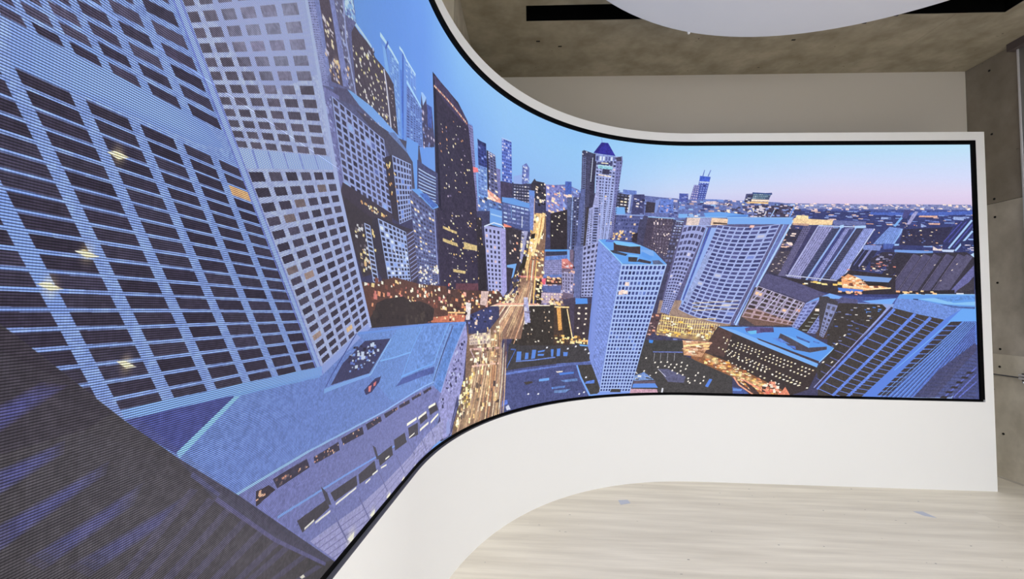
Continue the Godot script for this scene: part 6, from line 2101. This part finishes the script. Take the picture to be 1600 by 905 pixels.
	line([-113,1705,11,1750],5,5,Color8(126,136,190))
	line([-106,1688,13,1730],5,5,Color8(126,136,190))
	line([-99,1671,15,1710],5,5,Color8(126,136,190))
	line([-91,1654,16,1691],5,5,Color8(126,136,190))
	line([-84,1636,18,1671],5,5,Color8(126,136,190))
	line([-76,1619,19,1651],5,5,Color8(126,136,190))
	poly([-185,2218,-31,2251,-31,2030,-63,2026,-104,2140,-195,2156],Color8(110,156,230))
	poly([-327,2177,-181,2162,-180,2152,-394,2148],Color8(96,120,176))
	poly([-42,2173,253,2207,278,2044,-32,2040],Color8(66,68,108))
	line([-19,2139,230,2173],6,6,Color8(180,204,240))
	line([-18,2123,231,2158],6,6,Color8(150,176,226))
	line([-17,2108,232,2143],6,6,Color8(180,204,240))
	line([-15,2092,233,2127],6,6,Color8(150,176,226))
	line([-14,2077,233,2112],6,6,Color8(180,204,240))
	line([-13,2061,234,2097],6,6,Color8(150,176,226))
	line([-12,2046,235,2081],6,6,Color8(180,204,240))
	line([-10,2030,236,2066],6,6,Color8(150,176,226))
	line([-9,2015,237,2051],6,6,Color8(180,204,240))
	poly([-119,2015,2,2050,262,2041,278,2030,202,2002,39,2017],Color8(110,160,232))
	poly([3,2029,102,2057,263,2035,202,2008],Color8(70,100,180))
	facade([-139,1994,218,2003,287,1612,36,1608],8,24,0.7,0.5,Color8(92,100,150),Color8(70,68,98),{"lit":0.4,"glow":[Color8(180,200,236),Color8(150,160,206),Color8(60,58,80),Color8(250,214,170)],"seed":49})
	line([218,2003,301,1624],12,12,Color8(130,140,200))
	strew([29,1704,296,1720,286,1623,52,1609],40,12,30,0.5,[Color8(250,226,190),Color8(236,236,240),Color8(120,110,130)],136)
	poly([-565,1565,-286,1616,36,1608,405,1618,430,1454,-343,1432,-505,1446],Color8(92,62,54))
	strew([-567,1587,-285,1607,36,1608,405,1605,411,1492,-489,1484],130,12,30,0.7,[Color8(250,206,140),Color8(236,150,110),Color8(120,70,60),Color8(255,236,206),Color8(206,120,110),Color8(80,56,52)],137)
	poly([-470,1484,-453,1512,-372,1529,-280,1536,-176,1544,-87,1522,42,1529,170,1514,248,1492,236,1434,50,1412,-494,1426,-514,1454],Color8(54,46,46))
	strew([-472,1507,202,1503,207,1423,-486,1438],26,16,40,0.7,[Color8(62,54,52),Color8(46,38,40),Color8(70,60,56)],138)
	# the big tower in the foreground
	poly([-1112,1767,-1291,2014,-1579,2406,-2020,3020,-1345,3020,-955,2293,-790,1890,-700,1700],Color8(152,164,214))
	poly([-1291,2014,-955,2293,-742,1825,-497,1428,-798,1317,-1087,1728],Color8(152,164,214))
	facade([-1112,1767,-771,1879,-509,1444,-799,1339],6,18,0.7,0.6,Color8(0,0,0,0),Color8(64,58,76),{"lit":0.05,"glow":[Color8(110,96,100),Color8(150,126,118),Color8(206,170,130)],"seed":50,"jit":0.1})
	facade([-1251,1959,-939,2197,-797,1905,-1133,1799],6,10,0.7,0.64,Color8(0,0,0,0),Color8(84,78,96),{"lit":0.015,"glow":[Color8(110,96,100),Color8(150,126,118),Color8(206,170,130)],"seed":51,"jit":0.08,"v0":-34})
	poly([-1133,1800,-794,1908,-771,1880,-1114,1767],Color8(150,172,236))
	line([-1130,1800,-1111,1768],1.6,1.6,Color8(184,204,250))
	line([-1124,1802,-1105,1770],1.6,1.6,Color8(184,204,250))
	line([-1118,1804,-1098,1772],1.6,1.6,Color8(184,204,250))
	line([-1111,1806,-1092,1774],1.6,1.6,Color8(184,204,250))
	line([-1105,1808,-1086,1776],1.6,1.6,Color8(184,204,250))
	line([-1098,1810,-1079,1779],1.6,1.6,Color8(184,204,250))
	line([-1092,1812,-1072,1781],1.6,1.6,Color8(184,204,250))
	line([-1085,1815,-1066,1783],1.6,1.6,Color8(184,204,250))
	line([-1079,1817,-1059,1785],1.6,1.6,Color8(184,204,250))
	line([-1072,1819,-1052,1788],1.6,1.6,Color8(184,204,250))
	line([-1065,1821,-1045,1790],1.6,1.6,Color8(184,204,250))
	line([-1058,1824,-1038,1792],1.6,1.6,Color8(184,204,250))
	line([-1050,1826,-1030,1795],1.6,1.6,Color8(184,204,250))
	line([-1043,1828,-1023,1797],1.6,1.6,Color8(184,204,250))
	line([-1036,1831,-1015,1800],1.6,1.6,Color8(184,204,250))
	line([-1028,1833,-1008,1802],1.6,1.6,Color8(184,204,250))
	line([-1020,1835,-1000,1805],1.6,1.6,Color8(184,204,250))
	line([-1012,1838,-992,1807],1.6,1.6,Color8(184,204,250))
	line([-1004,1841,-984,1810],1.6,1.6,Color8(184,204,250))
	line([-996,1843,-976,1813],1.6,1.6,Color8(184,204,250))
	line([-988,1846,-967,1816],1.6,1.6,Color8(184,204,250))
	line([-980,1849,-959,1818],1.6,1.6,Color8(184,204,250))
	line([-971,1851,-950,1821],1.6,1.6,Color8(184,204,250))
	line([-962,1854,-941,1824],1.6,1.6,Color8(184,204,250))
	line([-953,1857,-932,1827],1.6,1.6,Color8(184,204,250))
	line([-944,1860,-923,1830],1.6,1.6,Color8(184,204,250))
	line([-935,1863,-914,1833],1.6,1.6,Color8(184,204,250))
	line([-926,1866,-904,1836],1.6,1.6,Color8(184,204,250))
	line([-916,1869,-895,1840],1.6,1.6,Color8(184,204,250))
	line([-906,1872,-885,1843],1.6,1.6,Color8(184,204,250))
	line([-896,1875,-875,1846],1.6,1.6,Color8(184,204,250))
	line([-886,1879,-864,1850],1.6,1.6,Color8(184,204,250))
	line([-876,1882,-854,1853],1.6,1.6,Color8(184,204,250))
	line([-865,1885,-843,1857],1.6,1.6,Color8(184,204,250))
	line([-854,1889,-832,1860],1.6,1.6,Color8(184,204,250))
	line([-843,1892,-821,1864],1.6,1.6,Color8(184,204,250))
	line([-832,1896,-810,1868],1.6,1.6,Color8(184,204,250))
	line([-821,1900,-798,1871],1.6,1.6,Color8(184,204,250))
	line([-809,1903,-787,1875],1.6,1.6,Color8(184,204,250))
	line([-797,1907,-774,1879],1.6,1.6,Color8(184,204,250))
	line([-1091,1813,-1072,1781],5,4,Color8(110,126,196))
	line([-1045,1827,-1025,1796],5,4,Color8(110,126,196))
	line([-993,1844,-973,1814],5,4,Color8(110,126,196))
	line([-935,1863,-914,1833],5,4,Color8(110,126,196))
	line([-869,1884,-847,1855],5,4,Color8(110,126,196))
	poly([-799,1339,-509,1444,-497,1426,-798,1314],Color8(146,164,226))
	poly([-955,2293,-945,2301,-728,1829,-487,1428,-508,1428,-749,1823],Color8(170,184,236))
	poly([-1512,1844,-1291,2014,-1087,1728,-798,1317,-1320,1334,-1494,1493],Color8(116,142,210))
	poly([-2760,1340,-1320,1333,-1112,1764,-1291,2014,-1579,2406,-2020,3020,-2760,3020],Color8(116,142,210))
	facade([-3168,2900,-2268,2900,-1483,1812,-2383,1812],12,29,0.72,0.62,Color8(0,0,0,0),Color8(56,52,76),{"seed":71,"lit":0.02})
	soft([-1492,1819,-1408,1841,-1196,1823,-1139,1787,-1193,1772,-1404,1761,-1488,1745],6,Color8(150,180,244,150))
	soft([-1500,1611,-1438,1658,-1381,1477,-1483,1467],5,Color8(140,170,244,110))
	facade([-1547,1763,-1112,1764,-808,1331,-1333,1341],6,19,0.75,0.76,Color8(0,0,0,0),Color8(50,44,64),{"lit":0.012,"glow":[Color8(250,220,140),Color8(255,240,190),Color8(214,160,110)],"seed":52,"jit":0.06,"u0":-18,"v0":0})
	facade([-1497,1927,-1290,1994,-1153,1813,-1412,1810],4,7,0.72,0.64,Color8(0,0,0,0),Color8(62,56,80),{"lit":0.02,"glow":[Color8(110,96,100),Color8(150,126,118),Color8(206,170,130)],"seed":54,"u0":-2,"v0":-34})
	poly([-1364,1704,-1353,1710,-1334,1707,-1349,1699],Color8(255,240,190))
	halo(-1349,1705,16,26,Color8(255,226,150,150))
	poly([-1433,1521,-1423,1524,-1405,1516,-1419,1514],Color8(255,240,190))
	halo(-1419,1519,16,26,Color8(255,226,150,150))
	poly([-1396,1565,-1385,1568,-1366,1561,-1381,1558],Color8(255,240,190))
	halo(-1381,1563,16,26,Color8(255,226,150,150))
	poly([-1337,1419,-1326,1419,-1307,1407,-1322,1407],Color8(255,240,190))
	halo(-1322,1413,16,26,Color8(255,226,150,150))
	line([-1291,2014,-1087,1728,-798,1317],22,13,Color8(150,174,240))
	line([-1286,2018,-1080,1730,-791,1316],5,4,Color8(110,126,200))
	line([-1298,2008,-1098,1725,-814,1318],4,4,Color8(100,116,196))
	poly([-1320,1334,-798,1316,-799,1339,-1327,1350],Color8(126,164,240))
	poly([-1320,1333,-1494,1493,-2760,2660,-2760,740,-700,740,-760,800],Color8(54,49,58))
	soft([-1560,1420,-1480,1440,-1980,880,-2080,880],6,Color8(74,78,150,140))
	soft([-1690,1380,-1610,1400,-2110,850,-2210,850],6,Color8(74,78,150,140))
	soft([-1820,1340,-1740,1360,-2240,820,-2340,820],6,Color8(74,78,150,140))
	soft([-1950,1300,-1870,1320,-2370,790,-2470,790],6,Color8(74,78,150,140))
	soft([-2080,1260,-2000,1280,-2500,760,-2600,760],6,Color8(74,78,150,140))
	soft([-2210,1220,-2130,1240,-2630,730,-2730,730],6,Color8(74,78,150,140))
	soft([-2340,1180,-2260,1200,-2760,700,-2860,700],6,Color8(74,78,150,140))
	soft([-2470,1140,-2390,1160,-2890,670,-2990,670],6,Color8(74,78,150,140))
	soft([-2600,1100,-2520,1120,-3020,640,-3120,640],6,Color8(74,78,150,140))
	# podium roof of the big tower
	poly([-1320,1334,-1152,1328,-798,1314,-497,1426,655,1414,614,1254,322,993,-855,1130,-1090,1131,-1201,1213],Color8(98,124,194))
	poly([-1320,1334,-1102,1325,-1227,1252,-1274,1290],Color8(66,72,140))
	line([-1095,1327,-1230,1253],9,13,Color8(140,190,250))
	line([-1113,1326,-807,1314],6,6,Color8(120,160,236))
	poly([-602,1414,645,1409,345,1011,253,1090,-277,1129,-504,1269,-391,1313],Color8(98,132,202))
	poly([-242,1410,95,1410,-66,1301,-391,1307,-408,1327],Color8(100,140,210))
	poly([119,1409,433,1407,246,1213,-126,1210,-87,1277],Color8(98,136,208))
	poly([-538,1386,-313,1378,-407,1324,-498,1274,-749,1280,-684,1332],Color8(58,58,96))
	strew([-634,1377,-395,1368,-436,1300,-671,1296],60,8,22,0.5,[Color8(90,110,190),Color8(52,48,76),Color8(130,160,226),Color8(44,40,60),Color8(200,214,245)],141)
	poly([-564,1354,-541,1351,-542,1325,-562,1327],Color8(196,210,246))
	line([-304,1377,-407,1315,-484,1269,-497,1268],6,6,Color8(150,190,245))
	line([-784,1270,-659,1271,-497,1268],13,10,Color8(130,170,240))
	line([-602,1414,-746,1307,-776,1280],5,4,Color8(66,80,150))
	line([95,1410,-66,1301,-178,1204],7,7,Color8(120,170,240))
	line([-406,1304,-253,1300,-62,1300],6,6,Color8(130,180,245))
	line([-179,1211,37,1208,246,1208],9,9,Color8(120,170,240))
	poly([-244,1182,-168,1202,269,1192,260,1158,-79,1173],Color8(60,70,140,180))
	line([444,1409,257,1207],9,9,Color8(130,180,245))
	line([498,1395,252,1108],8,10,Color8(60,66,110))
	line([472,1401,235,1093],4,5,Color8(150,196,250))
	poly([519,1404,645,1406,344,1029,275,1086],Color8(88,128,202))
	line([655,1408,465,1186,325,988],9,8,Color8(150,186,245))
	poly([-534,1224,-447,1248,-394,1247,-408,1230,-472,1206,-519,1205],Color8(56,54,96))
	poly([-499,1229,-474,1230,-484,1210,-500,1212],Color8(214,120,120))
	poly([-460,1234,-434,1237,-442,1223,-459,1223],Color8(206,110,110))
	line([-590,1414,-398,1412,-184,1414,95,1414,655,1411],8,8,Color8(110,150,226))
	poly([-854,1126,-306,1042,230,1099,323,1015,350,920,230,724,-845,984],Color8(106,118,180))
	poly([-1090,1131,-855,1130,250,1099,369,1034,326,925,136,751,-759,763,-944,928],Color8(106,112,170))
	poly([655,1405,679,1316,637,1074,505,777,400,779,349,929,325,988,465,1186],Color8(140,140,196))
	strew([657,1369,596,1080,391,946,357,990,487,1183],70,8,20,0.9,[Color8(54,52,86),Color8(190,196,236),Color8(80,80,130)],142)
	poly([568,986,591,932,504,787,463,770],Color8(64,66,110))
	poly([438,852,469,882,494,790,441,786],Color8(150,160,216))
	line([561,918,483,793],7,7,Color8(120,120,176))
	poly([-824,1109,-695,1108,-686,1081,-817,1089],Color8(56,50,70))
	strew([-824,1109,-695,1108,-686,1081,-817,1089],16,4,8,0.9,[Color8(236,180,150),Color8(200,140,120),Color8(120,96,100)],150)
	poly([-680,1113,-538,1107,-526,1080,-666,1089],Color8(56,50,70))
	strew([-680,1113,-538,1107,-526,1080,-666,1089],6,4,8,0.9,[Color8(236,180,150),Color8(200,140,120),Color8(120,96,100)],151)
	poly([-513,1108,-389,1103,-375,1082,-497,1084],Color8(56,50,70))
	strew([-513,1108,-389,1103,-375,1082,-497,1084],5,4,8,0.9,[Color8(236,180,150),Color8(200,140,120),Color8(120,96,100)],152)
	poly([-357,1103,-223,1098,-215,1085,-339,1083],Color8(56,50,70))
	strew([-357,1103,-223,1098,-215,1085,-339,1083],3,4,8,0.9,[Color8(236,180,150),Color8(200,140,120),Color8(120,96,100)],153)
	poly([-200,1098,-69,1094,-61,1076,-189,1083],Color8(56,50,70))
	strew([-200,1098,-69,1094,-61,1076,-189,1083],2,4,8,0.9,[Color8(236,180,150),Color8(200,140,120),Color8(120,96,100)],154)
	poly([-41,1095,88,1092,99,1078,-26,1081],Color8(56,50,70))
	strew([-41,1095,88,1092,99,1078,-26,1081],2,4,8,0.9,[Color8(236,180,150),Color8(200,140,120),Color8(120,96,100)],155)
	poly([121,1091,226,1095,236,1083,141,1076],Color8(56,50,70))
	strew([121,1091,226,1095,236,1083,141,1076],1,4,8,0.9,[Color8(236,180,150),Color8(200,140,120),Color8(120,96,100)],156)
	line([-1100,1132,-855,1132,-357,1112,266,1113],5,7,Color8(150,186,245))
	line([251,1116,242,1088],8,8,Color8(130,160,220))
	poly([-986,1118,-856,1116,-840,1089,-969,1091],Color8(56,50,70))
	strew([-977,1113,-856,1109,-845,1092,-968,1095],14,4,9,0.9,[Color8(226,170,140),Color8(190,130,110),Color8(110,90,96)],149)
	poly([-1039,1114,-998,1110,-975,1091,-1037,1082],Color8(56,48,60))
	strew([-1038,1109,-1005,1104,-1004,1090,-1038,1094],8,4,8,0.9,[Color8(236,170,140)],160)
	line([-964,1025,-639,993,-88,930],6,6,Color8(124,160,236))
	line([-1024,1081,-963,1015,-848,910],4,4,Color8(110,116,180))
	line([-888,970,-737,961],4,4,Color8(84,88,140))
	poly([-888,980,-749,969,-735,940,-863,939],Color8(62,58,70))
	poly([-732,979,-572,964,-562,930,-706,944],Color8(62,58,70))
	poly([-557,961,-431,960,-409,911,-547,927],Color8(62,58,70))
	poly([-403,966,-267,960,-252,918,-381,923],Color8(62,58,70))
	poly([-245,974,-119,966,-87,916,-230,927],Color8(62,58,70))
	poly([-77,973,58,960,68,902,-53,919],Color8(62,58,70))
	poly([81,974,174,987,191,946,95,940],Color8(62,58,70))
	poly([202,996,300,1002,330,956,227,952],Color8(62,58,70))
	line([-855,944,-811,944],6,6,Color8(255,250,230))
	line([-805,934,-729,928],6,6,Color8(246,240,226))
	line([-699,933,-570,925],6,6,Color8(255,250,230))
	line([-501,911,-463,910],6,6,Color8(246,240,226))
	line([-446,917,-399,914],6,6,Color8(255,250,230))
	line([-370,912,-318,904],6,6,Color8(246,240,226))
	line([-330,929,-291,927],6,6,Color8(255,250,230))
	line([-60,926,15,924],6,6,Color8(246,240,226))
	line([-93,991,41,984],12,12,Color8(255,250,230))
	line([63,978,174,981],12,12,Color8(246,240,226))
	line([202,996,292,996],12,12,Color8(255,250,230))
	line([91,915,207,920],12,12,Color8(246,240,226))
	line([235,913,332,933],12,12,Color8(255,250,230))
	poly([-828,899,-708,882,-542,856,-324,843,-24,839,402,893,402,788,215,779,-276,770,-688,770],Color8(142,142,190))
	line([-806,878,-485,824,136,827],3,3,Color8(110,108,160))
	line([-783,857,-442,794,189,812],3,3,Color8(110,108,160))
	line([-759,835,-396,762,241,798],3,3,Color8(110,108,160))
	line([-734,812,-348,728,292,784],3,3,Color8(110,108,160))
	line([-708,788,-296,692,343,770],3,3,Color8(110,108,160))
	line([-697,894,-613,777],6,5,Color8(96,98,150))
	line([-544,881,-452,763],6,5,Color8(96,98,150))
	line([-399,915,-301,800],6,5,Color8(96,98,150))
	line([-216,905,-110,791],6,5,Color8(96,98,150))
	line([-89,935,23,823],6,5,Color8(96,98,150))
	line([93,895,188,789],6,5,Color8(96,98,150))
	line([207,920,290,822],6,5,Color8(96,98,150))
	poly([-620,792,-574,792,-582,762],Color8(255,250,226))
	halo(-596,781,54.4,54.4,Color8(255,246,210,190))
	poly([-458,785,-415,786,-422,761],Color8(255,250,226))
	halo(-436,777,41.6,41.6,Color8(255,246,210,190))
	poly([-310,780,-269,782,-276,760],Color8(255,250,226))
	halo(-289,774,32,32,Color8(255,246,210,190))
	poly([-145,776,-106,779,-113,759],Color8(255,250,226))
	halo(-125,771,25.6,25.6,Color8(255,246,210,190))
	poly([7,771,46,774,39,755],Color8(255,250,226))
	halo(27,766,22.4,22.4,Color8(255,246,210,190))
	poly([-785,1019,-750,987,-724,943,-748,954],Color8(66,64,80))
	poly([-453,1020,-425,1003,-392,951,-412,957],Color8(66,64,80))
	# dark building in the left foreground
	poly([-1480,1491,-1451,1464,-1322,1335,-1236,1255,-1084,1124,-936,981,-707,782,-676,753,-855,753,-1465,1103],Color8(60,56,62))
	poly([-1480,1480,-1454,1466,-1402,1414,-1337,1348,-1370,1335,-1472,1332],Color8(52,46,58,220))
	soft([-1471,1313,-1393,1329,-1394,1312,-1469,1281],6,Color8(74,78,160,150))
	soft([-1468,1252,-1338,1284,-1341,1267,-1466,1219],6,Color8(74,78,160,150))
	soft([-1427,1203,-1286,1235,-1300,1206,-1407,1179],6,Color8(74,78,160,150))
	soft([-1474,1379,-1422,1405,-1393,1396,-1473,1346],6,Color8(74,78,160,150))
	soft([-1381,1168,-1199,1183,-1224,1155,-1356,1140],6,Color8(74,78,160,150))
	poly([-1203,1190,-1186,1180,-1324,1092,-1340,1103],Color8(70,66,90))
	poly([-1164,1157,-1146,1145,-1291,1070,-1309,1082],Color8(70,66,90))
	poly([-1120,1120,-1101,1107,-1254,1046,-1273,1058],Color8(70,66,90))
	poly([-1071,1079,-1051,1065,-1214,1018,-1234,1032],Color8(70,66,90))
	poly([-1016,1032,-994,1017,-1167,987,-1189,1002],Color8(70,66,90))
	poly([-954,979,-930,962,-1115,952,-1138,968],Color8(70,66,90))
	poly([-931,946,-908,928,-1088,934,-1112,950],Color8(70,66,90))
	poly([-865,886,-840,867,-1030,895,-1055,912],Color8(70,66,90))
	poly([-790,818,-763,797,-963,850,-990,869],Color8(70,66,90))
	poly([-703,740,-674,717,-884,798,-914,818],Color8(70,66,90))
	poly([-602,649,-571,623,-792,736,-825,758],Color8(70,66,90))
	poly([-1236,1255,-1084,1124,-707,782,-781,816,-1136,1131],Color8(66,64,84))
	line([-1145,1146,-973,982,-745,793],8,8,Color8(84,82,126))
	line([-1201,1212,-1138,1150],8,6,Color8(76,76,120))
	poly([-852,832,-844,821,-859,826,-868,836],Color8(250,240,200))
	soft([-1493,1467,-1316,1348,-839,883,-831,753,-1478,1192],4,Color8(110,104,116,60))
	soft([-1249,2049,-930,2314,-795,2133,-1049,1932,-1204,1969],5,Color8(176,186,230,90))


# ---------------------------------------------------------------------------- the round panel under the ceiling
func ceiling_disc() -> void:
	var t := thing("ceiling_disc", "large round pale white panel hung just under the concrete ceiling", "ceiling panel", Vector3(1.75, 3.70, -1.33))
	obj("panel", lathe([Vector2(0, 0), Vector2(1.96, 0), Vector2(1.995, 0.001), Vector2(2.003, 0.006), Vector2(2.005, 0.012), Vector2(2.005, 0.115), Vector2(2.0, 0.12), Vector2(0, 0.12)], 128), disc_white, t)
	obj("hanger_ring", lathe([Vector2(1.55, 0.12), Vector2(1.60, 0.12), Vector2(1.60, 0.255), Vector2(1.55, 0.255), Vector2(1.55, 0.12)], 64), mat(Color8(60, 58, 56), 0.6), t)
	var a := atan2(-3.251 + 1.33, 1.222 - 1.75)
	obj("rim_clip", lathe([Vector2(0, -0.012), Vector2(0.008, -0.010), Vector2(0.012, 0), Vector2(0.008, 0.010), Vector2(0, 0.012)], 16), mat(Color8(248, 248, 248), 0.3), t, Vector3(2.005 * cos(a), 0.004, 2.005 * sin(a)))
	for d in [[2.504, -3.197], [2.671, -3.118]]:
		var b := atan2(d[1] + 1.33, d[0] - 1.75)
		obj("rim_joint", bevel_box(Vector3(0.03, 0.008, 0.012), 0.002), mat(Color8(40, 38, 38), 0.6), t, Vector3(2.008 * cos(b), 0.008, 2.008 * sin(b)))


func small_things() -> void:
	# steel edge of an opening in the right wall, with its dark head box
	var j := thing("door_jamb", "narrow brushed steel jamb standing against the right concrete wall", "door frame", Vector3(4.347, 0, -3.845))
	obj("edge_strip", boxes([[Vector3(-0.024, 0.0, 0.0), Vector3(0.01, 3.90, 0.012)]]), mat(Color8(232, 232, 236), 0.35, 0.4), j)
	obj("face_plate", boxes([[Vector3(-0.016, 0.0, 0.012), Vector3(0.01, 3.90, 0.30)]]), mat(Color8(150, 150, 152), 0.35, 0.8), j)
	obj("head_box", boxes([[Vector3(-0.07, 3.885, -0.035), Vector3(0.01, 3.954, 0.34)]]), mat(Color8(92, 82, 80), 0.6), j)
	# rail end
	var r := thing("handrail", "short polished steel double rail fixed to the right concrete wall", "handrail", Vector3(4.335, 0.957, -3.895))
	for y in [-0.0095, 0.0165]:
		obj("rail", bevel_box(Vector3(0.016, 0.019, 0.90), 0.004), mat(Color8(226, 224, 228), 0.3, 0.5), r, Vector3(-0.05, y, 0.45))
	for z in [0.01, 0.80]:
		obj("bracket", bevel_box(Vector3(0.046, 0.066, 0.05), 0.004), mat(Color8(58, 55, 56), 0.5, 0.4), r, Vector3(-0.019, 0.002, z + 0.025))
	obj("end_knob", lathe([Vector2(0, -0.011), Vector2(0.007, -0.009), Vector2(0.010, 0), Vector2(0.007, 0.009), Vector2(0, 0.011)], 16), steel, r, Vector3(-0.046, -0.042, 0.03))
	# two pale blue stickers on the floor
	var blue := mat(Color8(186, 190, 204), 0.5)
	var k2 := 0
	for p in [[[0.699, -3.387], [0.775, -3.400], [0.785, -3.345], [0.703, -3.313]], [[2.913, -3.375], [2.985, -3.379], [3.000, -3.285], [2.935, -3.310]]]:
		var st := begin()
		st.set_smooth_group(-1)
		var v := []
		for q in p:
			v.append(Vector3(q[0], 0.0, q[1]))
		var c: Vector3 = (v[0] + v[1] + v[2] + v[3]) / 4
		for i in 4:
			v[i] -= c
		var lift := Vector3(0, 0.0012, 0)
		quad(st, v[3] + lift, v[2] + lift, v[1] + lift, v[0] + lift)
		for i in 4:
			var a: Vector3 = v[i]
			var b: Vector3 = v[(i + 1) % 4]
			quad(st, b, a, a + lift, b + lift)
		var o := obj("floor_sticker", done(st), blue, null, Vector3(c.x, 0.0, c.z))
		tag(o, ["small pale blue sticker on the floor near the middle of the curved plinth", "small pale blue slanted sticker on the floor near the right end of the plinth"][k2], "sticker")
		k2 += 1
